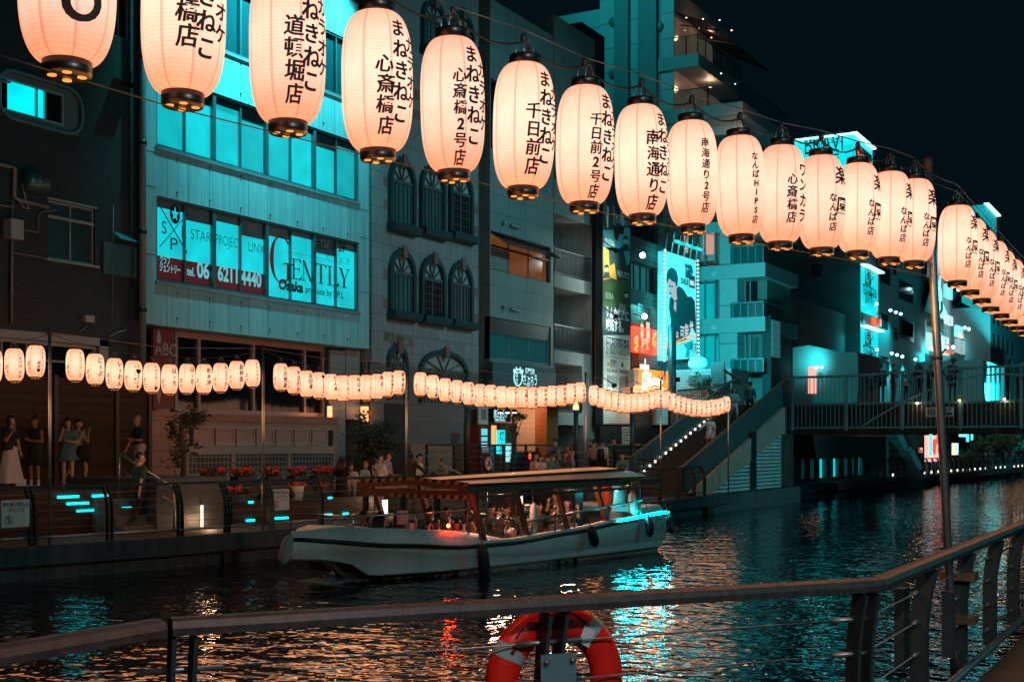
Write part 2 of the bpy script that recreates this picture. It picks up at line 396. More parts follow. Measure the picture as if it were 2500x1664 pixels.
LB3 = [(1007,1242,1018,1241),(1021,1240,1031,1239),(1068,1211,1079,1210),(1073,1223,1085,1222),(1087,1222,1098,1221),(1093,1234,1105,1233),(1107,1233,1118,1232),(299,1240,320,1239),(300,1256,320,1255),(321,1255,327,1254),(374,1286,392,1285)]
for i, q in enumerate(LB3):
    tag(lightbar(*q, TY-.6), 'cyan light bar in a step riser, %s from the left' % ['first', 'second', 'third', 'fourth', 'fifth', 'sixth', 'seventh', 'eighth', 'ninth', 'tenth', 'eleventh'][i], 'light', 'cyan light bars in the steps')
# steps up to the street
def steps(u0, u1, n=5):
    x0 = at_y(u0, 1250, TY-.8).x; x1 = at_y(u1, 1250, TY-.8).x; b = MB()
    for i in range(n): b.box(x0, x1, TY-1.2+i*.24, TY-.004 if i else TY-.004, .004+UP/n*i*.999+(.001 if i else 0), UP/n*(i+1))
    return b
tag(steps(268, 382).build('stone_steps', m_conc), 'stone steps with cyan slots going up beside the bald man', 'steps')
tag(steps(985, 1150).build('stone_steps', m_conc), 'stone steps with cyan slots behind the boat canopy front', 'steps')
def handrail(pts, name, label, r=.025, low=.35):
    t = thing(name, label, 'railing', pts[0]); b = MB(); b.tube(pts, r, 8); b.build('top_rail', m_steel, t)
    b = MB(); b.tube([Vector(p)-Vector((0, 0, low)) for p in pts], r*.8, 8); b.build('lower_rail', m_steel, t)
    for p in (pts[0], pts[-1]):
        b = MB(); b.tube([p, (p[0], p[1], p[2]-.92)], r*.9, 8); b.build('post', m_steel, t)
handrail([at_y(291, 1106, TY-.2), at_y(322, 1126, TY-.5), at_y(425, 1190, TY-1.5)], 'step_handrail', 'steel handrail sloping down the steps by the man in green')
handrail([at_y(1025, 1105, TY-.2), at_y(1125, 1157, TY-1.4)], 'step_handrail', 'steel handrail sloping down the steps behind the boat roof')
# grey stone planter block beside the steps and flower troughs
Y0 = TY-1.25; px0, px1 = at_y(382, 1200, Y0).x, at_y(556, 1200, Y0).x
b = MB(); b.box(px0, px1, Y0, TY+1.6, .003, at_y(470, 1165, Y0).z)
tag(b.build('stone_planter', tiles('grey_granite', (.038, .046, .048), (.052, .06, .062), (.016, .018, .018), .9, .45, .01, .5, .2)), 'long grey granite planter block beside the steps', 'planter')

# ------------------------------------------------------------------ flowers
m_leaf = mat('dark_leaf', (.04, .05, .02), .6, 0, .5, 9)
m_flower = mat('red_petal', (.80, .05, .012), .55, 0, .25, 20)
m_stem = mat('bark', (.07, .05, .035), .85, 0, .3, 12, .5, 40)
def leaves(b, pts, size, n, spread, mi=0):
    for _ in range(n):
        c = Vector(rnd.choice(pts))+Vector((rnd.gauss(0, spread[0]), rnd.gauss(0, spread[1]), rnd.gauss(0, spread[2])))
        d = Vector((rnd.uniform(-1, 1), rnd.uniform(-1, 1), rnd.uniform(-.6, .9))).normalized(); e = d.orthogonal().normalized()
        s = size*rnd.uniform(.6, 1.4)
        b.add([c-d*s, c+e*s*.45, c+d*s, c-e*s*.45], [(0, 1, 2, 3)], mi)
    return b
def flowerbox(u0, u1, vt, vb, Y, label, pot=True):
    p = at_y(u0, vb, Y); q = at_y(u1, vb, Y); top = at_y((u0+u1)/2, vt, Y).z; z0 = p.z
    t = thing('flower_trough', label, 'flowers', ((p.x+q.x)/2, Y, z0-.12), 'red flowers along the far promenade')
    b = MB(); b.box(p.x, q.x, Y-.14, Y+.14, z0-.12, z0+.02); b.build('trough', m_dark, t)
    pts = [(p.x+(q.x-p.x)*i/9, Y, z0+.1) for i in range(10)]
    leaves(MB(), pts, .055, 260, (.06, .08, .07)).build('foliage', m_leaf, t)
    b = MB()
    for i in range(16):
        c = Vector((rnd.uniform(p.x, q.x), Y+rnd.uniform(-.12, .1), top-rnd.uniform(0, .14)))
        for k in range(7): b.ball(c+Vector((rnd.gauss(0, .028), rnd.gauss(0, .028), rnd.gauss(0, .02))), .028, .028, .022, 5, 4)
    b.build('blossom', m_flower, t)
FB = [(497,545,1143,1165),(572,618,1141,1165),(646,680,1143,1165),(709,740,1141,1163),(765,812,1137,1162)]
for i, f in enumerate(FB): flowerbox(*f, TY-.15, 'red flowers in a dark trough on the upper ledge, %s from the granite planter' % ['first', 'second', 'third', 'fourth', 'fifth'][i])
FB = [(555,604,1188,1212),(638,668,1186,1206),(702,736,1180,1202),(776,792,1180,1192)]
for i, f in enumerate(FB): flowerbox(*f, TY-.75, 'red flowers in a dark trough on the lower bench, %s from the granite planter' % ['first', 'second', 'third', 'fourth'][i])
b = MB(); b.lathe([(.0, 0), (.17, 0), (.20, .34), (.21, .36), (.17, .36), (.0, .34)], (at_y(723, 1226, TY-.8).x, TY-.8, .50), 16)
tag(b.build('white_flower_pot', m_white, None), 'pale square printed pot standing on the flower bench behind the no climbing sign', 'pot')

# ------------------------------------------------------------------ small trees on the far bank
def tree(name, label, base, top, limbs, crown, lsize, nleaf, spread, group=None):
    t = thing(name, label, 'tree', base, group)
    b = MB(); base = Vector(base); top = Vector(top)
    path = [base+(top-base)*f+Vector((math.sin(f*7)*.05, math.cos(f*5)*.04, 0)) for f in (0, .25, .5, .75, 1)]
    b.tube(path, [limbs*1.2, limbs, limbs*.85, limbs*.7, limbs*.35], 8)
    for c in crown[:9]:
        s = path[rnd.choice((2, 3, 3, 4))]; c = Vector(c); b.tube([s, (s+c)/2+Vector((0, 0, -.06)), c], [limbs*.4, limbs*.25, limbs*.1], 5)
    b.build('trunk', m_stem, t)
    leaves(MB(), crown, lsize, nleaf, spread).build('crown', m_leaf, t)
    return t
p0 = at_y(449, 1170, TY+.4); cr = [at_y(rnd.uniform(428, 462), v, TY+.4) for v in (1020, 1030, 1045, 1060, 1080, 1100, 1115, 1130)]+[at_y(u, v, TY+.4) for u, v in ((420, 1032), (476, 1025), (482, 1020), (492, 1014), (425, 1050), (475, 1095), (468, 1030), (460, 1012))]
tree('slender_tree', 'thin leafy climbing tree in front of the red granite base of the white building', p0, at_y(440, 1010, TY+.4), .06, cr, .06, 900, (.10, .10, .10))
cr = [at_y(rnd.gauss(914, 19), rnd.gauss(1062, 18), 22.9+rnd.uniform(-.5, .5)) for _ in range(46)]
tree('round_tree', 'round dark green tree in front of the arched pink building', at_y(905, 1160, 22.9), at_y(912, 1052, 22.9), .09, cr, .065, 4200, (.13, .16, .12))
cr = [at_y(u, v, 22.6) for u, v in ((876, 1120), (884, 1130), (890, 1110), (872, 1135), (895, 1128))]
tree('low_shrub', 'dark low shrub under the round tree beside the white shirted man', at_y(882, 1165, 22.6), at_y(884, 1120, 22.6), .03, cr, .06, 700, (.14, .14, .14))
cr = [at_y(u, v, 24.2) for u, v in ((1262, 1012), (1270, 1015), (1276, 1018), (1255, 1022), (1253, 1045), (1255, 1060))]
tree('thin_street_tree', 'thin bare street tree trunk with a tuft of leaves before the restaurant entrance', at_y(1252, 1150, 24.2), at_y(1253, 1010, 24.2), .10, cr, .06, 320, (.12, .10, .05))

# ------------------------------------------------------------------ railings
def railing(name, label, pts, zb, h, wires, step, top=(.07, .05), twin=.07, pw=.09, mats=None, inward=-1, low=True):
    """posts of twin curved plates carrying a flat top rail, with wires between"""
    mats = mats or (m_rail, m_rail, m_steel); t = thing(name, label, 'railing', (*pts[0], zb)); P2 = [Vector((x, y, 0)) for x, y in pts]
    b = MB()
    for i, (a, c) in enumerate(zip(P2, P2[1:])):
        b.bar(a+Vector((0, 0, zb+h-top[1]/2)), c+Vector((0, 0, zb+h-top[1]/2)), top[0], top[1])
    b.build('top_rail', mats[0], t)
    for a, c in zip(P2, P2[1:]):
        L = (c-a).length; d = (c-a)/L; nrm = Vector((-d.y, d.x, 0))*inward; n = max(1, round(L/step))
        for i in range(n if c is not P2[-1] else n+1):
            q = a+d*(L*i/n); b = MB()
            for s in (-1, 1):
                o = q+d*(s*twin/2); prev = None
                for k in range(7):
                    f = k/6; zz = zb+(h-top[1]-.004)*f; off = nrm*(.16*(1-max(0, (f-.55)/.45)**2)) 
                    p = o+off+Vector((0, 0, zz))
                    if prev is not None: b.bar(prev, p, .018, pw, up=nrm)
                    prev = p
            b.build('post', mats[1], t)
        b = MB()
        for z in wires:
            f = z/h; off = nrm*(.16*(1-max(0, (f-.55)/.45)**2)); b.tube([a+off+Vector((0, 0, zb+z)), c+off+Vector((0, 0, zb+z))], .006, 5)
        if low: b.tube([a+nrm*.14+Vector((0, 0, zb+.14)), c+nrm*.14+Vector((0, 0, zb+.14))], .028, 6)
        b.build('wires', mats[2], t)
    return t
FW_ = (.32, .48, .64, .80, .96)
m_frail = mat('quay_rail_paint', (.035, .05, .056), .42, .4, .2, 8)
xs = [at_z(u, v, 0).x for u, v in ((121, 1334), (642, 1300))]
PX = [-12, 10.5, 16.55, 22.3, 28.2, 38.6, 45.2]
lab = ['far quay railing running out of the picture on the far left', 'far quay railing in front of the three standing women', 'far quay railing with a gate in front of the man in green', 'far quay railing in front of the red flowers', 'far quay railing behind the front half of the boat', 'far quay railing behind the stern of the boat by the bridge stairs']
for i in range(6):
    a, c = PX[i], PX[i+1]; ps = [(a, quayY(a)+.28)]+[(x, y+.28) for x, y in QL if a < x < c]+[(c-.02, quayY(c-.02)+.28)]
    railing('quay_railing', lab[i], ps, .02, 1.12, FW_, 1.7, (.06, .05), .10, .10, (m_frail, m_frail, m_steel), -1)
# the notice boards wired to the railing
def notice(u0, v0, u1, v1, dy, label):
    p = at_z((u0+u1)/2, 1320, 0); Y = quayY(p.x)+dy; a = at_y(u0, v0, Y); c = at_y(u1, v1, Y)
    t = thing('notice_board', label, 'sign', (a.x, Y, c.z)); b = MB(); b.box(a.x, c.x, Y, Y+.012, c.z, a.z); b.build('panel', m_white, t)
    w = c.x-a.x; h = a.z-c.z; f = on_y(Y-.004); b = MB()
    row(b, '柵の乗り越えは', h*.17, f, a.x+w*.05, a.z-h*.22, .01, fit=w*.9); row(b, 'です', h*.17, f, a.x+w*.56, a.z-h*.43, .01)
    row(b, '禁止', h*.17, f, a.x+w*.26, a.z-h*.43, .012, 1)
    cx, cz, r = a.x+w*.27, c.z+h*.28, h*.17
    b.ball((cx, Y-.004, cz+r*.5), r*.16, .001, r*.16, 8, 6); b.box(cx-r*.12, cx+r*.12, Y-.005, Y-.003, cz-r*.6, cz+r*.35)
    vs = []; n = 24
    for k in range(n): vs += [(cx+r*math.cos(2*PI*k/n), Y-.005, cz+r*math.sin(2*PI*k/n)), (cx+r*.82*math.cos(2*PI*k/n), Y-.005, cz+r*.82*math.sin(2*PI*k/n))]
    b.add(vs, [(2*k, 2*k+1, (2*k+3) % (2*n), (2*k+2) % (2*n)) for k in range(n)], 1); b.bar((cx-r*.6, Y-.006, cz+r*.6), (cx+r*.6, Y-.006, cz-r*.6), .002, r*.16, (0, 1, 0), 1)
    b.build('lettering', [m_ink, m_red_ink], t)
notice(3, 1221, 72, 1284, .18, 'white notice board on the quay railing below the phone holding woman')
notice(664, 1194, 706, 1243, .18, 'white notice board on the quay railing in front of the red flowers')
# ------------------------------------------------------------------ near promenade and its railing
m_deck = slats('deck_boards', (.03, .03, .028), (.06, .056, .05), .12, 0, .6, .5, .5)
ND = [(-8, 4.2), (4.33, 4.2), (7.8, 1.74), (90, 2.1)]
b = MB(); n = len(ND); b.add([(x, y, -.01) for x, y in ND]+[(x, -14, -.01) for x, _ in ND], [(i, n+i, n+i+1, i+1) for i in range(n-1)])
b.add([(x, y, -.01) for x, y in ND]+[(x, y, -1.2) for x, y in ND], [(i, i+1, n+i+1, n+i) for i in range(n-1)])
stru(b.build('near_promenade', m_deck))
m_hand = mat('brown_grey_handrail', (.062, .047, .047), .5, .2, .5, 13, .4, 55)
m_post = mat('dark_grey_post', (.045, .075, .085), .45, .35, .2, 5, .15, 60)
def near_rail(name, label, a, c, posts, endcaps=True, h=1.1):
    t = thing(name, label, 'railing', (*a, 0)); A = Vector((*a, 0)); C = Vector((*c, 0)); d = (C-A).normalized(); nrm = Vector((-d.y, d.x, 0))
    b = MB()   # rounded top rail
    A = A+nrm*.075; C = C+nrm*.075; prof = [(-.062, 0), (-.066, .035), (-.052, .068), (-.02, .08), (.02, .08), (.052, .068), (.066, .035), (.062, 0)]
    L = (C-A).length; K = max(2, int(L/.5))
    for i in range(K):
        p, q = A+d*(L*i/K), A+d*(L*(i+1)/K); n = len(prof)
        b.add([p+nrm*x+Vector((0, 0, h-.08+z)) for x, z in prof]+[q+nrm*x+Vector((0, 0, h-.08+z)) for x, z in prof], [(j, (j+1) % n, n+(j+1) % n, n+j) for j in range(n)], 0, False)
    n = len(prof); b.add([A+nrm*x+Vector((0, 0, h-.08+z)) for x, z in prof], [tuple(range(n))]); b.add([C+nrm*x+Vector((0, 0, h-.08+z)) for x, z in prof], [tuple(range(n))[::-1]])
    b.build('top_rail', m_hand, t); A = A-nrm*.075; C = C-nrm*.075
    for s in posts:
        q = A+d*s; b = MB()
        for tw in (-.05, .05):
            o = q+d*tw; prev = None
            for k in range(13):
                f = k/12; off = nrm*(.15-.075*max(0, (f-.5)/.5)**2); p = o+off+Vector((0, 0, (h-.09)*f))
                if prev is not None: b.bar(prev, p, .022, .115, up=nrm)
                prev = p
        po = b.build('post', m_post, t)
        b = MB()
        for z in (.17, .40, .63, .84):
            o = q+nrm*.15+Vector((0, 0, z)); b.tube([o-d*.20, o+d*.20], .016, 8)
        b.build('wire_bolt', m_steel, po)
    b = MB()
    for z in (.17, .40, .63, .84): b.tube([A+nrm*.15+Vector((0, 0, z)), C+nrm*.15+Vector((0, 0, z))], .0055, 6)
    b.tube([A+nrm*.05+Vector((0, 0, .07)), C+nrm*.05+Vector((0, 0, .07))], .035, 8)
    b.build('wires', m_steel, t); return t
near_rail('promenade_railing', 'near railing segment at the lower left edge, brown grey handrail on curved posts', (-4, 4.28), (4.33, 4.24), (3, 5, 6.4))
near_rail('promenade_railing', 'near railing segment running across the picture behind the red lifebuoy', (4.345, 4.23), (7.80, 1.79), (.06, 2.02, 4.16))
near_rail('promenade_railing', 'near railing segment going away at right past the lantern pole', (7.82, 1.78), (60, 2.05), (1.7, 3.35, 5.0, 6.6, 8.2, 9.8, 11.4, 13, 14.6, 16.2, 18))
b = MB(); b.box(9.43, 9.63, 2.03, 2.10, .28, .86); b.box(9.62, 9.66, 1.72, 1.80, .36, .84)
tag(b.build('cable_box', m_post, None), 'flat grey cable box fixed to the near railing post by the lantern pole', 'box')
# bronze clips on the post beside the pole
for k, z in enumerate((.42, .78)):
    b = MB(); b.box(11.02, 11.22, 1.80, 2.08, z, z+.07); tag(b.build('metal_clip', mat('bronze', (.45, .30, .20), .35, .8)), '%s bronze clip clamping the lantern pole to the near railing' % ('lower', 'upper')[k], 'clip')
# ------------------------------------------------------------------ lifebuoy
dg_ = Vector((.816, -.579, 0)); nr_ = Vector((-.579, -.816, 0))
cen = at_t(1355, 1658, 6.98)
t = thing('lifebuoy', 'bright red lifebuoy with white bands hanging on the near railing', 'lifebuoy', cen)
def torus(R0, r, dep, a0, a1, n, m=14, grow=0., smooth=True):
    vs = []; fs = []
    for i in range(n+1):
        a = a0+(a1-a0)*i/n; rad = dg_*math.cos(a)+Vector((0, 0, 1))*math.sin(a)
        for k in range(m):
            c = 2*PI*k/m; vs.append(cen+rad*(R0+(r+grow)*math.cos(c))+nr_*((dep+grow)*math.sin(c)))
    for i in range(n):
        for k in range(m): fs.append((i*m+k, i*m+(k+1) % m, (i+1)*m+(k+1) % m, (i+1)*m+k))
    return vs, fs
m_buoy = mat('red_vinyl', (.90, .018, .006), .38, 0, .12, 6, .25, 30)
b = MB(); b.add(*torus(.322, .098, .06, 0, 2*PI, 64), 0, True); b.build('ring', m_buoy, t)
for a in (52, 150, 232, 322):
    b = MB(); b.add(*torus(.322, .098, .06, R(a-6), R(a+6), 6, 14, .002), 0, True); b.build('white_band', mat('reflective_tape', (.34, .40, .41), .35, 0, .1, 12), t)
b = MB(); c = cen+dg_*.165+Vector((0, 0, .235))+nr_*.062; b.obox(c, dg_*.032+Vector((0, 0, -.018)), nr_*.001, Vector((0, 0, .045))+dg_*.02); b.build('sticker', m_white, t)
b = MB()
for k in range(9):
    a = R(60+k*9); p = cen+dg_*(.35*math.cos(a)*.9)+Vector((0, 0, .36*math.sin(a)+.02*math.sin(k*2.1)))+nr_*(.05+.02*math.cos(k*3)); q = cen+dg_*(.35*math.cos(a+.3)*.9-.02)+Vector((0, 0, .35*math.sin(a+.3)+.03*math.cos(k)))+nr_*(.05-.02*math.cos(k*2)); b.tube([p, (p+q)/2+Vector((0, 0, .02)), q], .010, 6)
b.tube([cen+dg_*(-.06)+Vector((0, 0, .33))+nr_*.06, cen+dg_*-.10+Vector((0, 0, .05))+nr_*.05, cen+dg_*-.08+Vector((0, 0, -.3))+nr_*.05], .010, 6)
b.tube([cen+dg_*.36+Vector((0, 0, .02)), cen+dg_*.40+Vector((0, 0, .0)), cen+dg_*.41+Vector((0, 0, -.2))], .008, 6)
b.build('rope', mat('red_rope', (.42, .03, .012), .8, 0, .2, 30, .4, 90), t)
# fixing plate on the post
A_ = Vector((4.345, 4.23, 0)); D_ = (Vector((7.8, 1.79, 0))-A_).normalized(); N_ = Vector((D_.y, -D_.x, 0))
q = A_+D_*2.02+Vector((-D_.y, D_.x, 0))*.15-Vector((-D_.y, D_.x, 0))*.115
t = thing('mounting_plate', 'square grey steel plate with four bolts on the railing post over the lifebuoy', 'plate', q+Vector((0, 0, .68)))
b = MB(); b.obox(q+Vector((0, 0, .68)), D_*.105, N_*.006, Vector((0, 0, .115))); b.build('plate', mat('plate_grey', (.16, .27, .30), .45, .3, .15, 8), t)
for i in (-1, 1):
    for j in (-1, 1):
        b = MB(); p = q+D_*(i*.078)+Vector((0, 0, .68+j*.078)); b.tube([p, p+N_*.03], .013, 8); b.build('bolt', m_steel, t)

# unseen street lamp added behind the viewer to light the railing and lifebuoy
t = thing('added_street_lamp', 'tall unseen street lamp added behind the viewer to light the near railing', 'lamp post', (2.1, -1.7, 0)); b = MB(); b.tube([(2.1, -1.7, 0), (2.1, -1.7, 5.0), (2.4, -1.3, 5.35)], [.06, .05, .04], 10); b.build('post', m_rail, t)
b = MB(); b.lathe([(.04, .16), (.2, .06), (.22, 0), (0, -.02)], (2.5, -1.2, 5.3), 16); b.build('lamp_head', emi('fill_lamp_glow', (1, .8, .72), 2., False), t)
L = bpy.data.lights.new('near_rail_fill', 'POINT'); L.color = (1, .70, .66); L.energy = 520; L.shadow_soft_size = .18; o = bpy.data.objects.new('near_rail_fill', L); COL.objects.link(o); o.parent = t; o.location = (.4, .5, 5.0)
# ------------------------------------------------------------------ far bank buildings
def fx(u, Y): return at_y(u, HOR, Y).x
def fz(u, v, Y): return at_y(u, v, Y).z
def rect(u0, v0, u1, v1, Y): return (fx(u0, Y), fx(u1, Y), fz(u1, v1, Y), fz(u0, v0, Y))
def window(par, r, Y, nx=2, fw=.05, fm=None, pm=None, dep=.12, name='window', mw=.04, nz=1):
    """frame in a reveal, panes behind it as a sub-part"""
    x0, x1, z0, z1 = r; fm = fm or m_alu; pm = pm or m_glass
    b = MB(); b.frame(x0, x1, z0, z1, Y+dep-.06, Y+dep, fw)
    for i in range(1, nx): x = x0+(x1-x0)*i/nx; b.box(x-mw/2, x+mw/2, Y+dep-.05, Y+dep, z0+fw, z1-fw)
    for i in range(1, nz): z = z0+(z1-z0)*i/nz; b.box(x0+fw, x1-fw, Y+dep-.045, Y+dep, z-mw/2, z+mw/2)
    o = b.build(name, fm, par)
    b = MB(); b.quad((x0, Y+dep-.01, z0), (x1, Y+dep-.01, z0), (x1, Y+dep-.01, z1), (x0, Y+dep-.01, z1)); b.build('pane', pm, o, ORG[o])
    return o
def shell(b, x0, x1, y0, y1, z0, z1, mi=0):
    """sides, back and roof of a building whose front is a pierced sheet"""
    b.quad((x0, y1, z0), (x0, y0, z0), (x0, y0, z1), (x0, y1, z1), mi); b.quad((x1, y0, z0), (x1, y1, z0), (x1, y1, z1), (x1, y0, z1), mi)
    b.quad((x0, y0, z1), (x1, y0, z1), (x1, y1, z1), (x0, y1, z1), mi); b.quad((x1, y1, z0), (x0, y1, z0), (x0, y1, z1), (x1, y1, z1), mi)
def spot(name, loc, aim, col, e, size=60, blend=.8, rad=.15):
    L = bpy.data.lights.new(name, 'SPOT'); L.color = col; L.energy = e; L.spot_size = R(size); L.spot_blend = blend; L.shadow_soft_size = rad
    o = bpy.data.objects.new(name, L); COL.objects.link(o); o.location = loc; o.rotation_euler = (Vector(aim)-Vector(loc)).to_track_quat('-Z', 'Y').to_euler(); return o
CYL = (.02, .80, .88)

# ---- A: dark brick building at the far left
Y = 25.7
t = A = thing('brick_building', 'dark brown brick building at the left edge with a rounded cyan lit window', 'building', (14, Y, UP))
xr = fx(344, Y)-.02
strip_r = rect(-260, 800, 240, 962, Y); win_r = rect(118, 487, 232, 648, Y); x0c, x1c = fx(-14, Y), fx(199, Y); zc0, zc1 = fz(90, 312, Y), fz(90, 190, Y)
cap_r = (fx(0, Y), fx(156, Y), zc0+.22, zc1-.22); up_r = (fx(270, Y), fx(317, Y), fz(300, 95, Y), 24)
b = MB(); holes = [strip_r, win_r, cap_r, up_r]
b.wall(-6, xr, UP-.3, 26, Y, .16, holes); shell(b, -6, xr, Y, 40, UP-.3, 26)
b.build('wall', tiles('dark_brick', (.026, .019, .016), (.013, .010, .010), (.045, .040, .038), .23, .075, .012, .6, .6), A)
m_wfr = mat('warm_white_frame', (.34, .31, .29), .5, .1, .15, 5)
o = window(A, strip_r, Y, 8, .09, m_wfr, None, .14); 
b = MB(); x0, x1, z0, z1 = strip_r; b.box(x0, x1, Y-.02, Y+.08, z0+(z1-z0)*.60, z0+(z1-z0)*.64); b.box(x0, x1+.15, Y-.07, Y+.13, z0-.10, z0-.003); b.box(x1+.003, x1+.30, Y-.05, Y+.13, z0-.1, z1+.2); b.box(x0, x1+.30, Y-.05, Y+.13, z1+.004, z1+.20); b.build('window_surround', m_wfr, A)
window(A, win_r, Y, 2, .05, m_wfr, glass('dusty_glass', (.03, .028, .027), .25), .12)
b = MB(); x0, x1, z0, z1 = win_r; b.box(x0, x1, Y+.02, Y+.10, z0+(z1-z0)*.70, z0+(z1-z0)*.75); b.box(x0-.1, x1+.1, Y-.06, Y+.12, z0-.07, z0-.003); b.box(x0-.05, x1+.05, Y-.03, Y+.1, z1+.003, z1+.06); b.build('window_rail', m_wfr, A)
window(A, up_r, Y, 2, .05, mat('teal_frame', (.16, .24, .25), .5, .2))
b = MB()      # rounded capsule surround
def cap(f, y):
    x0, x1, z0, z1 = x0c+f, x1c-f, zc0+f, zc1-f; r = (z1-z0)*.42; pts = []
    for cx, cz, a in ((x1-r, z1-r, 0), (x0+r, z1-r, 90), (x0+r, z0+r, 180), (x1-r, z0+r, 270)):
        for k in range(8): pts.append((cx+r*math.cos(R(a+k*90/7)), y, cz+r*math.sin(R(a+k*90/7))))
    return pts
P1, P2, P3, P4 = cap(0, Y+.0), cap(0, Y-.10), cap(.07, Y-.10), cap(.07, Y-.02); n = len(P1)
for p, q in ((P1, P2), (P2, P3), (P3, P4)): b.add(p+q, [(i, (i+1) % n, n+(i+1) % n, n+i) for i in range(n)])
cw = b.build('capsule_window', mat('capsule_grey', (.17, .19, .19), .4, .3, .15, 4), A)
b = MB(); x0, x1, z0, z1 = cap_r; xm = fx(112, Y); b.wall(x0c+.1, x1c-.1, zc0+.08, zc1-.08, Y-.012, .12, [cap_r]); 
b.build('spandrel', mat('spandrel_grey', (.13, .14, .14), .55, 0, .15, 3), cw, ORG[cw])
b = MB(); b.quad((fx(24, Y), Y+.09, z0), (xm, Y+.09, z0), (xm, Y+.09, z1), (fx(24, Y), Y+.09, z1)); b.build('lit_pane', glass('lit_cyan_pane', (.02, .05, .05), .3, CYAN, 1.15), cw, ORG[cw])
b = MB(); b.quad((xm, Y+.10, z0), (x1, Y+.10, z0), (x1, Y+.10, z1), (xm, Y+.10, z1)); b.build('dark_pane', m_glass, cw, ORG[cw])
b = MB(); b.frame(x0, x1, z0, z1, Y+.0, Y+.07, .05)
for u in (91, 112): b.box(fx(u, Y)-.025, fx(u, Y)+.025, Y+.01, Y+.07, z0+.05, z1-.05)
b.build('sash', m_alu, cw, ORG[cw])
# hoods, vents, boxes and conduits on the brick wall
def hood(u0, v0, u1, v1, label=None, d=.45):
    x0, x1, z0, z1 = rect(u0, v0, u1, v1, Y); b = MB()
    b.add([(x0, Y, z1), (x1, Y, z1), (x1, Y-d, z0), (x0, Y-d, z0), (x0, Y, z0), (x1, Y, z0)], [(0, 1, 2, 3), (0, 3, 4), (1, 5, 2)]); b.build('vent_hood', mat('hood_teal', (.14, .20, .21), .45, .3), A)
hood(277, 188, 317, 216); hood(277, 566, 320, 594, None, .3)
b = MB(); x0, x1, z0, z1 = rect(249, 590, 330, 680, Y); b.box(x0, x1, Y-.06, Y-.003, z0, z1); b.build('shutter_panel', mat('teal_panel', (.05, .11, .11), .5, .1, .15, 2), A)
b = MB(); x0, x1, z0, z1 = rect(52, 428, 100, 463, Y); b.lathe([(.0, x0), (.26, x0), (.26, x1), (0, x1)], (0, Y-.1, (z0+z1)/2), 16, 0, 0, 2*PI, True, 'x'); b.build('drum_vent', mat('vent_teal', (.12, .19, .20), .35, .5), A)
b = MB(); x0, x1, z0, z1 = rect(8, 535, 39, 588, Y); b.box(x0, x1, Y-.28, Y-.003, z0, z1); b.box(x0+.1, x1-.06, Y-.285, Y-.279, z1-.16, z1-.1); b.build('gas_heater', mat('cream_box', (.42, .37, .34), .5, 0, .1, 4), A)
b = MB(); x0, x1, z0, z1 = rect(200, 769, 222, 788, Y); b.box(x0, x1, Y-.14, Y-.003, z0, z1); b.build('junction_box', mat('cream_box', (.42, .37, .34)), A)
b = MB()
def cond(pts, r=.02): b.tube([at_y(u, v, Y-.05) for u, v in pts], r, 6)
cond([(-30, 396), (28, 407), (36, 412), (34, 480), (45, 488), (118, 506)], .06); cond([(30, 488), (28, 790)], .035); cond([(30, 616), (118, 632)], .02); cond([(40, 556), (93, 568), (94, 530), (100, 517), (136, 512)], .02)
cond([(52, 446), (60, 478), (70, 510), (60, 508), (44, 488)], .03); cond([(-10, 500), (34, 506)], .03); cond([(212, 788), (208, 800), (190, 812)], .015); cond([(265, 822), (290, 810), (308, 806), (308, 797)], .018); cond([(277, 500), (274, 780)], .01); cond([(-10, 196), (25, 201)], .03)
b.build('conduit', mat('conduit_grey', (.25, .23, .22), .5, .2, .2, 5), A)
b = MB(); b.box(fx(158, Y), fx(198, Y), Y+.135, Y+.138, fz(180, 876, Y), fz(180, 828, Y)); b.build('sign_reflection', emi('reflected_teal', (.05, .62, .68), 1.1, False), A)  # glowing panel paints a teal sign's reflection in the window
b = MB(); r_ = .42; cx, cz = fx(180, Y), fz(180, 852, Y)
vs = [(cx+(r_ if k % 2 else r_*.86)*.7*math.cos(PI*(k//2)/12), Y+.132, cz+(r_ if k % 2 else r_*.86)*math.sin(PI*(k//2)/12)) for k in range(48)]; b.add(vs, [(2*k, 2*k+1, (2*k+3) % 48, (2*k+2) % 48) for k in range(24)]); b.build('reflected_ring', m_white, A)
# timber fence in front of it
Yf = 25.2
t = thing('timber_fence', 'dark brown timber fence behind the three women', 'fence', (16, Yf, UP)); xe = fx(368, Yf)
b = MB(); b.box(-6, xe, Yf, Yf+.05, UP, fz(300, 930, Yf)); b.build('boards', m_wood, t)
for u in (-120, 130, 280, 360):
    b = MB(); x = fx(u, Yf); b.box(x, x+.12, Yf-.05, Yf+.07, UP, fz(300, 925, Yf)); b.build('post', m_dark, t)
# parking notice by the fence
a = at_y(36, 1169, 24.6); b = MB(); b.box(a.x, at_y(63, 1181, 24.6).x, 24.58, 24.60, UP, fz(50, 1169, 24.6)); tag(b.build('floor_sign', m_white), 'small white board standing on the street behind the long white skirt', 'sign')

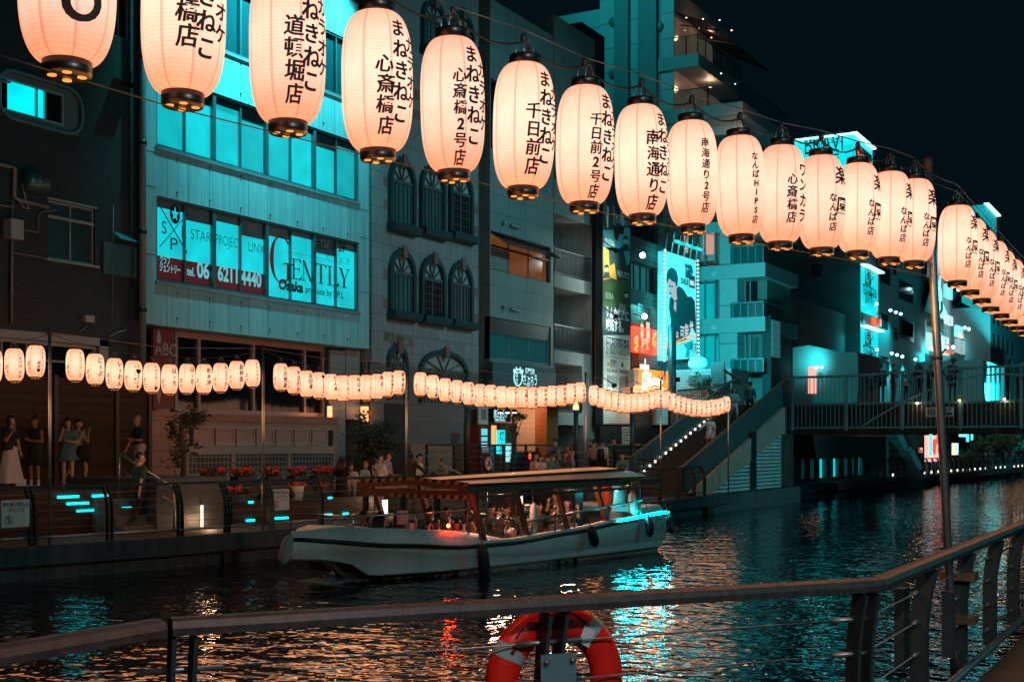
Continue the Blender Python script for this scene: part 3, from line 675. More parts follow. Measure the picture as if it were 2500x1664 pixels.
# ---- B: white building with the cyan sign windows
Y = 25.5
xl, xr = fx(352, Y), fx(901, Y); ztop = 16.8; zs = fz(345, 789, Y)
B = thing('white_building', 'white panelled building with cyan lit windows and a large red and cyan window sign', 'building', (xl, Y, UP))
wx0, wx1 = fx(382, Y), fx(876, Y)
rows = [(6.42, 8.76), (10.12, 12.12), (13.45, 15.45)]
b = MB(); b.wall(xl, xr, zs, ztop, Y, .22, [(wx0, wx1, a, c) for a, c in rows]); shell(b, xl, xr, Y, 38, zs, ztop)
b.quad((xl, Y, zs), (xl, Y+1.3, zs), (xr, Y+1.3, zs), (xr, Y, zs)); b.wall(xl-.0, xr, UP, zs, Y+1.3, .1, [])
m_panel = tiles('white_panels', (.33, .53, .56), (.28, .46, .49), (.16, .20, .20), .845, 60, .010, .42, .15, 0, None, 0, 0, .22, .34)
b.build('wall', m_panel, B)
b = MB()
for z in (5.2, 7.1, 8.95, 9.9, 12.3, 13.2, 15.6): b.box(xl, fx(382, Y)-.02, Y-.004, Y-.001, z, z+.016); b.box(fx(877, Y), xr, Y-.004, Y-.001, z, z+.016)
b.build('panel_joint', m_dark, B)
b = MB()    # drips under the panel fixings
for z in (5.45, 6.15, 8.95, 9.9, 12.35, 13.25):
    for i in range(7): x = wx0+.75+i*1.32; b.box(x, x+.05, Y-.03, Y-.001, z, z+.025); b.box(x+.006, x+.014, Y-.004, Y-.001, z-.14, z)
b.build('panel_hook', m_dark, B)
m_frB = mat('teal_window_frame', (.10, .16, .17), .4, .5, .1, 4)
PW = (wx1-wx0)/8
film = glass('cyan_film', (.06, .10, .10), .35, (.0, .70, .78), .85); film2 = glass('frosted_film', (.06, .10, .10), .35, (.0, .72, .80), .62)
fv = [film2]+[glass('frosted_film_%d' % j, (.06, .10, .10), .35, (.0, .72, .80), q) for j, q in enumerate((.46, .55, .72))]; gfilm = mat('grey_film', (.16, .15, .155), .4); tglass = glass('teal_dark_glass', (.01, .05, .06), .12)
for k, (z0, z1) in enumerate(rows):
    yp = Y+.15
    o = MB()
    o.frame(wx0, wx1, z0, z1, Y+.04, Y+.14, .07)
    for i in range(1, 8): x = wx0+PW*i; w = .055 if i % 2 else .13; o.box(x-w/2, x+w/2, Y+.03 if i % 2 == 0 else Y+.06, Y+.14, z0+.07, z1-.07)
    f = o.build('window_band', m_frB, B)
    b = MB(); b.box(wx0-.05, wx1+.05, Y-.05, Y+.2, z0-.10, z0-.003); b.build('sill', mat('grey_sill', (.22, .20, .21), .5), f, ORG[f])
    for i in range(8):
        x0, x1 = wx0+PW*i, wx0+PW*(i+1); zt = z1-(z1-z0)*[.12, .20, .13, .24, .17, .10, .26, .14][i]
        if k == 2: zt = z0
        b = MB()
        if k < 2:
            b.quad((x0, yp, z0), (x1, yp, z0), (x1, yp, zt), (x0, yp, zt), 0)
        b.quad((x0, yp+.01, zt), (x1, yp+.01, zt), (x1, yp+.01, z1), (x0, yp+.01, z1), 1)  # on the middle row this dark strip paints the transom's shadow
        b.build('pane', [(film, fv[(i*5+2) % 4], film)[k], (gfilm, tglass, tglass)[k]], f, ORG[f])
    if k == 0:
        ys = yp-.006; F = on_y(ys-.002); PX = lambda u, v: at_y(u, v, ys-.002)
        b = MB()   # red band under panes one to four
        zb = fz(382, 621, ys); b.quad((wx0, ys, z0+.07), (wx0+4*PW, ys, z0+.07), (wx0+4*PW, ys, zb-.02), (wx0, ys, zb-.02))
        b.build('red_band', mat('sign_red', (.42, .012, .02), .5, 0, .05), f, ORG[f])
        b = MB()
        def tx(s, u, v, u2, size, bold=0., mi=0, skew=0., sxx=1.):
            p = PX(u, v); return row(b, s, size, F, p.x, p.z, bold, mi, sxx, 'l', skew, PX(u2, v).x-p.x if u2 else None)
        p, q = PX(392, 507), PX(456, 617); b.bar(p, q, .01, .05, (0, 1, 0)); p, q = PX(389, 603), PX(457, 522); b.bar(p, q, .01, .05, (0, 1, 0))
        c = PX(427, 523); vs = [(c.x+.20*math.cos(2*PI*k/24), ys-.003, c.z+.27*math.sin(2*PI*k/24)) for k in range(24)]; b.add(vs, [tuple(range(24))])
        tx('S', 395, 569, 407, .50, .0); tx('P', 416, 609, 434, .50, .0); tx('L', 443.5, 581, 455, .50, .0)
        tx('STAR', 466, 583, 515, .42, -.012); tx('PROJECT', 527, 595, 590, .42, -.012); tx('LINX', 607, 613, 645, .42, -.012)
        tx('当ビル', 771, 604, 816, .42, .0); tx('2F', 826, 613, 845, .45, .01)
        for s, u, v in (('c', 798, 631), ('l', 815, 634), ('u', 831, 638), ('b', 848, 641)): tx(s, u, v, None, .26, -.01)
        tx('Osaka', 679, 704, 740, .44, .05, 0, .12); tx('produce by S.P.L', 746, 713, 839, .30, .015)
        b.build('black_lettering', m_ink, f, ORG[f])
        b = MB(); c = PX(427, 523)
        vs = []
        for k in range(10): a = PI/2+k*PI/5; r = 1 if k % 2 == 0 else .4; vs.append((c.x+.16*r*math.cos(a), ys-.006, c.z+.22*r*math.sin(a)))
        b.add(vs, [tuple(range(10))]); 
        b.build('star', film, f, ORG[f])
        b = MB(); tx('クラブ', 390, 641, 416, .27, .02); tx('ジェントリー', 390, 660, 440, .27, .02); tx('tel.', 456, 671, 475, .34, .02); tx('06', 481, 675, 511, .62, .03); tx('6211', 532, 683, 580, .62, .03); tx('4440', 588, 693, 638, .62, .03)
        b.build('pale_lettering', emi('pale_cyan', (.16, .62, .68), .8, False), f, ORG[f])
        # the large serif word
        def stroke(pts, mi=0): b.add([tuple(PX(u, v)) for u, v in pts], [tuple(range(len(pts)))], mi)
        b = MB()
        zc, xc = PX(687, 634).z, PX(687, 634).x; rx, rz = .56, .74; vo = []; vi = []
        for k in range(29):
            a = R(48+k*(318-48)/28+0); th = .16*abs(math.cos(a))**1.2+.035
            vo.append((xc+rx*math.cos(a), ys-.004, zc+rz*math.sin(a))); vi.append((xc+(rx-th)*math.cos(a), ys-.004, zc+(rz-.05)*math.sin(a)))
        n = len(vo); b.add(vo+vi, [(i, i+1, n+i+1, n+i) for i in range(n-1)])
        b.box(xc+.26, xc+.40, ys-.005, ys-.003, zc-.62, zc-.12); b.box(xc+.10, xc+.56, ys-.006, ys-.002, zc-.12, zc-.07); b.box(xc+.36, xc+.40, ys-.006, ys-.002, zc+.30, zc+.62)
        p, q = PX(700, 613), PX(853, 646); b.bar(p, q, .008, .025, (0, 1, 0)); b.build('red_initial', mat('sign_red', (.42, .012, .02)), f, ORG[f])
        b = MB()
        def serif(x0, x1, z0, z1, ch):
            w, h = x1-x0, z1-z0; s = w*.17; th = .028; e = [ys-.004]
            def bx(a, c, d, g): e[0] -= .0004; b.box(a, c, e[0], ys-.002, d, g)
            if ch in 'EL':
                bx(x0+w*.12, x0+w*.12+s, z0, z1); bx(x0, x0+w*.45, z1-th, z1); bx(x0, x1, z0, z0+th); b.add([(x1-w*.22, ys-.006, z0+th), (x1, ys-.006, z0+th), (x1+.02, ys-.006, z0+h*.24)], [(0, 1, 2)])
                if ch == 'E': bx(x0, x1-.03, z1-th, z1); bx(x0+w*.2, x0+w*.78, z0+h*.5, z0+h*.5+th); bx(x0+w*.74, x0+w*.80, z0+h*.4, z0+h*.62); b.add([(x1-w*.25, ys-.006, z1-th), (x1-.03, ys-.006, z1-th), (x1-.03, ys-.006, z1-h*.2)], [(0, 1, 2)])
            if ch == 'N':
                bx(x0+w*.1, x0+w*.16, z0, z1); bx(x1-w*.16, x1-w*.1, z0, z1); b.add([(x0, ys-.007, z1), (x0+s*1.3, ys-.007, z1), (x1-w*.1, ys-.007, z0), (x1-w*.1-s*1.1, ys-.007, z0)], [(0, 1, 2, 3)]); bx(x0, x0+w*.28, z0, z0+th); bx(x1-w*.3, x1, z1-th, z1)
            if ch == 'T':
                bx(x0+w*.5-s/2, x0+w*.5+s/2, z0, z1); bx(x0, x1, z1-th, z1); bx(x0+w*.28, x0+w*.72, z0, z0+th); b.add([(x0, ys-.006, z1), (x0+w*.2, ys-.006, z1-th), (x0-.02, ys-.006, z1-h*.22)], [(0, 1, 2)]); b.add([(x1, ys-.006, z1), (x1+.02, ys-.006, z1-h*.22), (x1-w*.2, ys-.006, z1-th)], [(0, 1, 2)])
            if ch == 'Y':
                m = x0+w*.52; bx(m-s/2, m+s/2, z0, z0+h*.45); b.add([(x0+w*.08, ys-.007, z1), (x0+w*.08+s*1.2, ys-.007, z1), (m+s*.5, ys-.007, z0+h*.42), (m-s*.5, ys-.007, z0+h*.42)], [(0, 1, 2, 3)]); b.add([(x1-w*.14, ys-.008, z1), (x1-w*.06, ys-.008, z1), (m+s*.5, ys-.008, z0+h*.45), (m+s*.1, ys-.008, z0+h*.42)], [(0, 1, 2, 3)])
                bx(x0, x0+w*.38, z1-th, z1); bx(x1-w*.3, x1+.02, z1-th, z1); bx(m-w*.22, m+w*.22, z0, z0+th)
        z0_, z1_ = PX(712, 680).z, PX(712, 630).z
        for ch, u0, u1 in (('E', 712, 736), ('N', 738, 764), ('T', 770, 797), ('L', 799, 827), ('Y', 826, 853)): serif(PX(u0, 600).x, PX(u1, 600).x, z0_, z1_, ch)
        b.build('serif_lettering', m_ink, f, ORG[f])
# ground floor of B: red granite base with shutters and glass blocks, dark glazing above it
gz = fz(367, 1008, Y); x1b = fx(826, Y)
m_gran = tiles('red_granite', (.38, .155, .115), (.32, .13, .095), (.08, .05, .045), .62, .42, .008, .35, .15, .5, None, 0, 0, .12)
sh = rect(464, 1046, 812, 1093, Y); gb = rect(464, 1104, 812, 1158, Y)
b = MB(); b.wall(xl, x1b, UP-.2, gz, Y, .10, [(sh[0]-.1, sh[1]+.1, gb[2]-.05, sh[3]+.08)]); b.quad((xl, Y, gz), (x1b, Y, gz), (x1b, Y+1.3, gz), (xl, Y+1.3, gz)); b.quad((x1b, Y, UP), (x1b, Y+1.3, UP), (x1b, Y+1.3, gz), (x1b, Y, gz)); b.box(xl, x1b+.04, Y-.03, Y+.2, gz+.004, gz+.05, 0)
b.build('granite_base', m_gran, B)
m_shfr = mat('pink_grey_metal', (.44, .27, .23), .45, .2, .1, 5)
b = MB(); X0, X1 = sh[0]-.1, sh[1]+.1; zA, zB = gb[2]-.05, sh[3]+.08; mz = (gb[3]+sh[2])/2
b.frame(X0, X1, zA, zB, Y+.0, Y+.09, .05); b.box(X0+.05, X1-.05, Y+.005, Y+.09, mz-.12, mz+.12)
for u in (571, 708): b.box(fx(u, Y)-.07, fx(u, Y)+.07, Y+.008, Y+.09, zA+.05, mz-.12)
g = b.build('base_frame', m_shfr, B)
for i in range(7):
    w = (X1-X0-.5)/7; x0 = X0+.25+i*w; b = MB(); b.frame(x0+.04, x0+w-.04, mz+.13, zB-.06, Y+.03, Y+.09, .06); b.box(x0+.11, x0+w-.11, Y+.055, Y+.09, mz+.20, zB-.13); b.build('shutter', mat('shutter_pink', (.55, .31, .25), .5, .1, .1, 5), g, ORG[g])
for x in (X0+.06, X1-.24):
    b = MB()
    for k in range(9): b.box(x, x+.17, Y+.03, Y+.08, mz+.15+k*.055, mz+.15+k*.055+.03)
    b.build('vent_grille', m_dark, g, ORG[g])
b = MB(); b.quad((X0, Y+.07, zA), (X1, Y+.07, zA), (X1, Y+.07, mz), (X0, Y+.07, mz)); b.build('glass_blocks', tiles('glass_blocks', (.12, .13, .14), (.08, .09, .10), (.42, .36, .34), .165, .165, .013, .12, .5, 0, None, 0, 0, .3), g, ORG[g])
Yg = Y+.75; gl = rect(450, 830, 787, 1001, Yg)
b = MB(); zt = zs-.01; zb = gz+.06
b.wall(xl, fx(790, Yg), gz, zs, Yg+.1, .02, [])
b.build('glazing', glass('shop_glass', (.006, .008, .011), .05), B)
b = MB(); xs_ = [fx(u, Yg) for u in (431, 487, 620, 745, 790)]
for x in xs_: b.box(x-.05, x+.05, Yg, Yg+.095, zb, zt)
b.box(xs_[0], xs_[-1], Yg+.002, Yg+.095, zb, zb+.14); b.box(xs_[0], xs_[-1], Yg+.002, Yg+.095, zt-.16, zt); b.build('glazing_frame', m_shfr, B)
# red blade sign in the corner of B
Yr = Y+.45; r = rect(374, 801, 425, 998, Yr)
t = thing('red_banner', 'tall dark red sign panel with white diamonds and lettering under the white building', 'sign', (r[0], Yr, r[2]))
b = MB(); b.box(r[0], r[1], Yr, Yr+.10, r[2], r[3]); b.build('panel', mat('deep_red', (.22, .018, .02), .45, 0, .1, 3), t)
b = MB(); F = on_y(Yr-.004)
for v in (827, 960):
    c = at_y(388, v, Yr-.004); h = .30; b.add([(c.x-.09, Yr-.004, c.z), (c.x, Yr-.004, c.z-h), (c.x+.09, Yr-.004, c.z), (c.x, Yr-.004, c.z+h)], [(0, 1, 2, 3)])
p = at_y(377, 865, Yr); row(b, 'ABC', .50, F, p.x, p.z, .0, 0, 1, 'l', 0, .85); p = at_y(377, 922, Yr); row(b, 'MAIN', .42, F, p.x, p.z, 0, 0, 1, 'l', 0, .85); p = at_y(377, 944, Yr); row(b, 'BUILDING', .36, F, p.x, p.z, 0, 0, 1, 'l', 0, 1.0)
b.build('lettering', mat('pale_letter', (.40, .42, .42), .5, 0, .05), t)
# shutters, lamps and mirror strip at the right of B
Yl = Y+.5
for k, (u0, u1) in enumerate(((806, 843), (845, 878))):
    r = rect(u0, 857, u1, 1120 if k == 0 else 1024, Yl); b = MB(); b.box(r[0], r[1], Yl, Yl+.08, UP if k == 0 else r[2], fz(u0, 853, Yl)); b.build('roller_shutter', slats('louvre_steel', (.17, .20, .22), (.24, .28, .30), .13, 2, .45, .5, .9), B)
r = rect(879, 860, 899, 1024, Yl); b = MB(); b.box(r[0], r[1], Yl-.02, Yl+.05, r[2], r[3]); b.build('mirror_strip', mat('mirror', (.6, .65, .67), .08, 1., .05), B)
for u, v0, v1, lab in ((802, 991, 1022, 'slim glowing wall lamp beside the dark glazing of the white building'), (887, 992, 1028, 'glowing wall lamp with speckled base at the right corner of the white building')):
    a = at_y(u, v1, Yl-.1); c = at_y(u, v0, Yl-.1); t = thing('wall_lamp', lab, 'lamp', a)
    b = MB(); w = .07 if u < 850 else .16; b.box(a.x-w, a.x+w, Yl-.2, Yl-.1, a.z, c.z); b.build('shade', emi('amber_glow', (1.5, .62, .22), 1.3, False), t)
    b = MB(); b.box(a.x-w-.02, a.x+w+.02, Yl-.21, Yl-.09, c.z, c.z+.05); b.tube([(a.x, Yl-.15, c.z+.05), (a.x, Yl-.15, c.z+.5)], .012, 6); b.build('bracket', m_steel, t)
    L = bpy.data.lights.new('lamp_bulb', 'POINT'); L.color = WARM; L.energy = 10; L.shadow_soft_size = .08; o = bpy.data.objects.new('bulb', L); COL.objects.link(o); o.parent = t; o.location = (0, -.35, .15)
# down pipe between A and B
t = thing('down_pipe', 'grey drain pipe between the brick building and the white building', 'pipe', (xl-.18, Y-.1, UP))
b = MB(); b.tube([(xl-.14, Y-.08, UP+2.2), (xl-.14, Y-.08, 17)], .10, 10); b.build('pipe', mat('pipe_grey', (.22, .25, .26), .5, .2, .15, 2, 0, 40, .2), t); b = MB()
for z in (3.2, 5.5, 7.6, 10, 12.3): b.tube([(xl-.14, Y-.08, z), (xl-.14, Y-.08, z+.12)], .125, 10)
b.build('pipe_collar', m_dark, t)
# unseen floodlights added on arms over the parapet of B to wash the facade
for i, x in enumerate((xl+2.2, xl+5.0, xl+8.4)):
    t = thing('added_floodlight', 'unseen cyan floodlight added above the white facade, %s from the brick building' % ordn0[i], 'floodlight', (x, Y-2.1, ztop+1.2)) if False else thing('added_floodlight', 'unseen cyan floodlight added over the white facade', 'floodlight', (x, Y-2.1, ztop+1.2), 'floodlights added over the white facade')
    b = MB(); b.tube([(x, Y+.1, ztop), (x, Y-.3, ztop+1.2), (x, Y-2.0, ztop+1.3)], .03, 6); b.build('arm', m_dark, t)
    b = MB(); b.box(x-.22, x+.22, Y-2.25, Y-1.95, ztop+1.24, ztop+1.38); b.build('housing', m_dark, t)
    o = spot('flood_lamp', (0, 0, 0), (0, 2.4, -3.4), (.05, .80, .87), (9500, 15000, 8000)[i], 70, 1., .2); o.parent = t
# ---- C: pink stone building with arched teal windows
Y = 25.8
xl, xr = fx(902, Y), fx(1168, Y)
C_ = thing('arched_building', 'grey pink stone building with rows of teal framed arched windows', 'building', (xl, Y, UP))
b = MB(); b.wall(xl, xr, UP-.2, 24, Y, .1, []); shell(b, xl, xr, Y, 38, UP-.2, 24)
m_pink = tiles('pink_stone', (.31, .235, .24), (.27, .205, .21), (.10, .09, .09), 1.25, .62, .010, .7, .2, .5, None, 0, 0, .22, .30)
b.build('wall', m_pink, C_)
m_band = mat('rose_band', (.22, .09, .085), .7, 0, .18, 2); m_trim = mat('teal_trim', (.018, .05, .056), .5, .1, .2, 4, .2, 50)
b = MB()
zb = [(fz(917, 446, Y), fz(917, 425, Y)), (fz(917, 502, Y), fz(917, 480, Y)), (fz(917, 675, Y), fz(917, 652, Y)), (fz(917, 749, Y), fz(917, 724, Y)), (fz(917, 200, Y), fz(917, 175, Y)), (fz(917, 250, Y), fz(917, 228, Y))]
for z0, z1 in zb: b.box(xl-.01, xr, Y-.012, Y+.05, z0, z1)
b.build('stone_band', m_band, C_)
zl = fz(950, 889, Y)
b = MB(); b.box(xl, xr, Y-.02, Y+.05, UP-.2, zl); b.build('lower_cladding', tiles('lower_pink', (.20, .125, .11), (.17, .105, .095), (.08, .05, .05), 1.25, .62, .01, .6, .2), C_)
b = MB(); b.box(xl, fx(930, Y), Y-.10, Y-.014, zl+.01, 24); b.build('pilaster', m_pink, C_)
def arch(u0, u1, vtop, vbot, fan=4, sill=True, uc=None):
    x0, x1 = fx(u0, Y), fx(u1, Y); cx = (x0+x1)/2; w = (x1-x0)/2; z1 = fz((u0+u1)/2, vtop, Y); z0 = fz((u0+u1)/2, vbot, Y); rz = min(w*1.05, (z1-z0)*.42); zc = z1-rz; tr = .17
    pts = [(x0, z0)]+[(cx-w*math.cos(PI*k/20), zc+rz*math.sin(PI*k/20)) for k in range(21)]+[(x1, z0)]
    ins = [(x0+tr, z0)]+[(cx-(w-tr)*math.cos(PI*k/20), zc+(rz-tr)*math.sin(PI*k/20)) for k in range(21)]+[(x1-tr, z0)]
    n = len(pts); b = MB(); d = Y-.16
    vs = [(x, d, z) for x, z in pts]+[(x, d, z) for x, z in ins]+[(x, Y-.003, z) for x, z in pts]+[(x, Y-.003, z) for x, z in ins]
    for i in range(n-1): b.f += [[len(b.v)+j for j in q] for q in ((i, i+1, n+i+1, n+i), (2*n+i, 2*n+i+1, i+1, i), (n+i, n+i+1, 3*n+i+1, 3*n+i))]; b.m += [0]*3; b.sm += [False]*3
    b.v += vs
    o = b.build('arched_window', m_trim, C_)
    b = MB(); b.add([(cx, Y-.012, zc)]+[(x, Y-.012, z) for x, z in ins[1:-1]], [(0, i, i+1) for i in range(1, len(ins)-2)]); b.build('fan_panel', mat('fan_pink', (.30, .27, .27), .6), o, ORG[o])
    b = MB(); b.quad((x0+tr, Y-.014, z0), (x1-tr, Y-.014, z0), (x1-tr, Y-.014, zc), (x0+tr, Y-.014, zc)); b.build('pane', rnd.choice((glass('arch_glass', (.012, .014, .016), .1), mat('arch_curtain', (.10, .10, .105), .7, 0, .4, 3), glass('arch_glass_lit', (.02, .04, .04), .1, (.05, .42, .46), .07), mat('arch_blind', (.05, .05, .052), .5))), o, ORG[o])
    b = MB(); b.box(x0+tr, x1-tr, Y-.10, Y-.02, zc-.06, zc+.06)
    for k in range(1, fan+1): a = PI*k/(fan+1); b.bar((cx, Y-.06, zc), (cx-(w-tr)*math.cos(a), Y-.06, zc+(rz-tr)*math.sin(a)), .03, .05, (0, 1, 0))
    nx = max(2, round((x1-x0-2*tr)/.24))
    for i in range(nx+1): x = x0+tr+(x1-x0-2*tr)*i/nx; big = i in (0, nx, nx//2); b.box(x-(.05 if big else .012), x+(.05 if big else .012), Y-.07, Y-.02, z0, zc-.06)
    for i in range(1, 5): z = z0+(zc-z0)*i/5; b.box(x0+tr, x1-tr, Y-.05, Y-.022, z-.012, z+.012)
    b.build('muntin', mat('muntin_brown', (.085, .07, .066), .6), o, ORG[o])
    b = MB(); b.box(cx-.13, cx+.13, Y-.24, Y-.163, z1-.30, z1+.14); b.build('keystone', m_band, o, ORG[o])
    if sill:
        b = MB(); s = [(0, 0), (-.34, .06), (-.40, .18), (-.40, .32), (0, .32)]; n = 5
        b.add([(x0-.06, Y+y, z0-.36+z) for y, z in s]+[(x1+.06, Y+y, z0-.36+z) for y, z in s], [(0, 1, 2, 3, 4), (9, 8, 7, 6, 5)]+[(i, 5+i, 5+(i+1) % 5, (i+1) % 5) for i in range(5)]); b.build('sill', m_trim, o, ORG[o])
for vt, vb in ((388, 548), (610, 760)):
    for (u0, u1), dv in zip(((946, 1009), (1022, 1082), (1093, 1149)), (0, 16, 30)): arch(u0, u1, vt+dv, vb+dv*.75)
for (u0, u1), dv in zip(((1026, 1085), (1096, 1152)), (0, 26)): arch(u0, u1, 8+dv-4, 122+dv)
arch(942, 990, 842, 975, 3, False); arch(1020, 1138, 855, 985, 4, False)
b = MB()
for i, ch in enumerate('永和土地ビル'): p = at_y(931+i*14.5, 818+i*3.4, Y-.02); put(b, ch, .42, on_y(Y-.02), p.x, p.z, .01)
b.build('gilt_lettering', mat('gilt', (.45, .22, .10), .35, .6), C_)
b = MB(); b.box(fx(936, Y), fx(991, Y), Y-.05, Y-.024, UP, fz(960, 985, Y)); b.build('dark_door', m_dark, C_)
b = MB(); b.box(fx(995, Y), fx(1165, Y), Y-.14, Y-.024, UP, fz(1080, 1086, Y)); b.build('plinth', mat('terracotta', (.34, .15, .10), .7, 0, .2, 3), C_)
# brown recess between C and D
b = MB(); b.box(xr+.02, fx(1194, 26.4), 26.4, 38, UP-.2, 24); tag(b.build('brown_pier', mat('brown_render', (.06, .045, .042), .8, 0, .25, 2), None), 'narrow dark brown wall between the arched building and the restaurant building', 'wall')
# ---- D: restaurant building
Y = 25.9
xl, xr = fx(1196, Y), fx(1351, Y)
D = thing('restaurant_building', 'grey tiled building with a glowing bull sign and orange lit upper window', 'building', (xl, Y, UP))
h1 = rect(1198, 562, 1344, 692, Y); h2 = rect(1196, 772, 1345, 892, Y); h0 = rect(1198, 190, 1344, 420, Y); ent = (fx(1211, Y), fx(1331, Y), UP, fz(1270, 990, Y))
for h in (h0, h1, h2): pass
b = MB(); b.wall(xl, xr, UP-.2, 20, Y, .25, [h0, h1, h2, ent]); shell(b, xl, xr, Y, 40, UP-.2, 20)
b.build('wall', tiles('grey_tile', (.26, .27, .27), (.22, .23, .23), (.12, .12, .12), 1.5, .75, .012, .6, .2, 0, None, 0, 0, .25, .3), D)
window(D, h0, Y, 3, .08, m_dark, m_glass, .2)
o = window(D, h1, Y, 3, .07, m_dark, glass('amber_glass', (.05, .02, .01), .15, (1., .30, .07), .13), .2)
b = MB(); b.box(h1[0], h1[1], Y+.05, Y+.19, h1[2]+.62*(h1[3]-h1[2]), h1[2]+.66*(h1[3]-h1[2])); b.build('transom', m_dark, o, ORG[o])
b = MB(); b.quad((h1[0], Y+.17, h1[2]), (h1[0]+.35*(h1[1]-h1[0]), Y+.17, h1[2]), (h1[0]+.35*(h1[1]-h1[0]), Y+.17, h1[2]+.6*(h1[3]-h1[2])), (h1[0], Y+.17, h1[2]+.6*(h1[3]-h1[2]))); b.build('curtain', mat('grey_curtain', (.20, .17, .16), .8), o, ORG[o])
for k in (0, 1):
    b = MB(); w = (h1[1]-h1[0])/3; x = h1[0]+w*(k*1.0)+.05; b.add([(x, Y+.1, h1[3]-.05), (x+w*(1+k*.9), Y+.1, h1[3]-.05), (x+w*(1+k*.9), Y-.75, h1[3]-.62), (x, Y-.75, h1[3]-.62)], [(0, 1, 2, 3), (3, 2, 1, 0)]); b.build('open_awning_pane', glass('tilted_glass', (.01, .02, .022), .1), o, ORG[o])
window(D, h2, Y, 3, .08, mat('teal_frame', (.16, .24, .25)), glass('lit_teal_glass', (.03, .07, .08), .1, (.02, .30, .34), .10), .2, nz=1)
b = MB(); b.box(h2[0]+.02, h2[1]-.02, Y+.06, Y+.12, h2[2]+.62*(h2[3]-h2[2]), h2[3]-.02); b.build('blind_box', m_dark, D)
b = MB()
for v in (549, 753):
    for u in (1226, 1245, 1252, 1259): p = at_y(u, v+(u-1226)*.3, Y); b.lathe([(0, .0), (.09, 0), (.09, .12), (.0, .12)], p+Vector((0, -.12, 0)), 10, 0, 0, 2*PI, True, 'z')
b.build('pipe_vent', m_alu, D)
# sign board with bull emblem
r = rect(1202, 882, 1356, 960, Y-.3); Ys = Y-.32
t = thing('bull_signboard', 'teal restaurant signboard with a glowing bull head and white brush lettering', 'sign', (r[0], Ys, r[2]))
b = MB(); b.box(r[0], r[1], Ys, Ys+.3, fz(1202, 962, Ys), fz(1202, 882, Ys)); b.build('board', mat('sign_teal', (.035, .12, .14), .5, .1, .15, 2), t)
m_neon = emi('white_cyan_neon', (.50, 1.0, 1.05), 1.15, False)
b = MB(); F = on_y(Ys-.01); PX = lambda u, v: at_y(u, v, Ys-.012)
def curve_(pts, r=.022): b.tube([PX(u, v) for u, v in pts], r, 6)
c = PX(1265, 921); curve_([(1265+10*math.cos(a), 921+20*math.sin(a)) for a in [2*PI*k/20 for k in range(21)]], .03)
curve_([(1256, 910), (1265, 908), (1275, 911)], .02); curve_([(1262, 902), (1260, 896)], .03); curve_([(1268, 903), (1271, 897)], .03); b.ball(PX(1256, 905), .1, .02, .09, 8, 6); b.ball(PX(1275, 906), .1, .02, .09, 8, 6)
for i, ch in enumerate('サブロ'): p = PX(1262, 914+i*8); put(b, ch, .22, F, p.x, p.z, .02)
p = PX(1283, 911); row(b, '薩摩焼肉', .28, F, p.x, p.z, .02, fit=.78)
for i, ch in enumerate('さぶろう'): p = PX(1281+i*9, 928-(2, -3, -3, 0)[i]); put(b, ch, .52, F, p.x, p.z, .035, 0, .62)
b.build('neon_lettering', m_neon, t)
# awning beam, black sign, entrance
b = MB(); b.box(xl-.1, fx(1362, Y), Y-1.1, Y-.02, fz(1270, 993, Y), fz(1270, 986, Y)); b.build('canopy', m_dark, D)
b = MB(); x0, x1, z0, z1 = ent; b.quad((x0, Y+2.2, z0), (x1, Y+2.2, z0), (x1, Y+2.2, z1), (x0, Y+2.2, z1)); b.quad((x0, Y+.25, z1), (x1, Y+.25, z1), (x1, Y+2.2, z1), (x0, Y+2.2, z1)); b.quad((x1, Y+.25, z0), (x1, Y+2.2, z0), (x1, Y+2.2, z1), (x1, Y+.25, z1)); b.quad((x0, Y+.25, z0), (x0, Y+2.2, z0), (x0, Y+2.2, z1), (x0, Y+.25, z1))
b.build('entrance_hall', tiles('beige_tile', (.46, .36, .30), (.42, .33, .27), (.28, .22, .19), 40, .22, .006, .5, .2), D)
b = MB(); b.box(fx(1318, Y), fx(1345, Y), Y-.35, Y+.24, UP, fz(1330, 994, Y)); b.build('timber_pier', slats('orange_timber', (.22, .075, .025), (.30, .11, .04), .10, 2), D)
b = MB(); b.box(fx(1206, Y), fx(1246, Y), Y-.3, Y-.05, UP, fz(1220, 1032, Y)); b.build('timber_door', slats('dark_door_timber', (.10, .04, .02), (.16, .07, .03), .14, 0), D)
L = bpy.data.lights.new('entrance_lamp', 'POINT'); L.color = (1, .50, .26); L.energy = 150; L.shadow_soft_size = .1; o = bpy.data.objects.new('entrance_lamp', L); COL.objects.link(o); o.parent = D; o.location = (fx(1285, Y)-xl, .75, ent[3]-UP-.25)
b = MB(); b.lathe([(0, 0), (.09, 0), (.09, .03)], (fx(1278, Y), Y+.5, ent[3]-.04), 10); b.build('ceiling_downlight', emi('lamp_white', (1.4, 1.1, .8), 3, False), D)
Yb = Y-.55; t = thing('black_shop_sign', 'black square sign with white brush lettering over the restaurant door', 'sign', at_y(1206, 1030, Yb))
b = MB(); b.box(fx(1206, Yb), fx(1247, Yb), Yb, Yb+.2, fz(1226, 1029, Yb), fz(1226, 991, Yb)); b.build('board', m_black, t)
b = MB(); 
for i, ch in enumerate('肉さぶろう'): p = at_y(1209+i*6.6, 1010-(0, 2, -2, 0, 1)[i], Yb-.01); put(b, ch, .40, on_y(Yb-.01), p.x, p.z, .03, 0, .55)
p = at_y(1208, 1027, Yb-.01); row(b, 'ZAMBO SABURO', .13, on_y(Yb-.01), p.x, p.z, .02, fit=.85); b.build('lettering', m_neon, t)
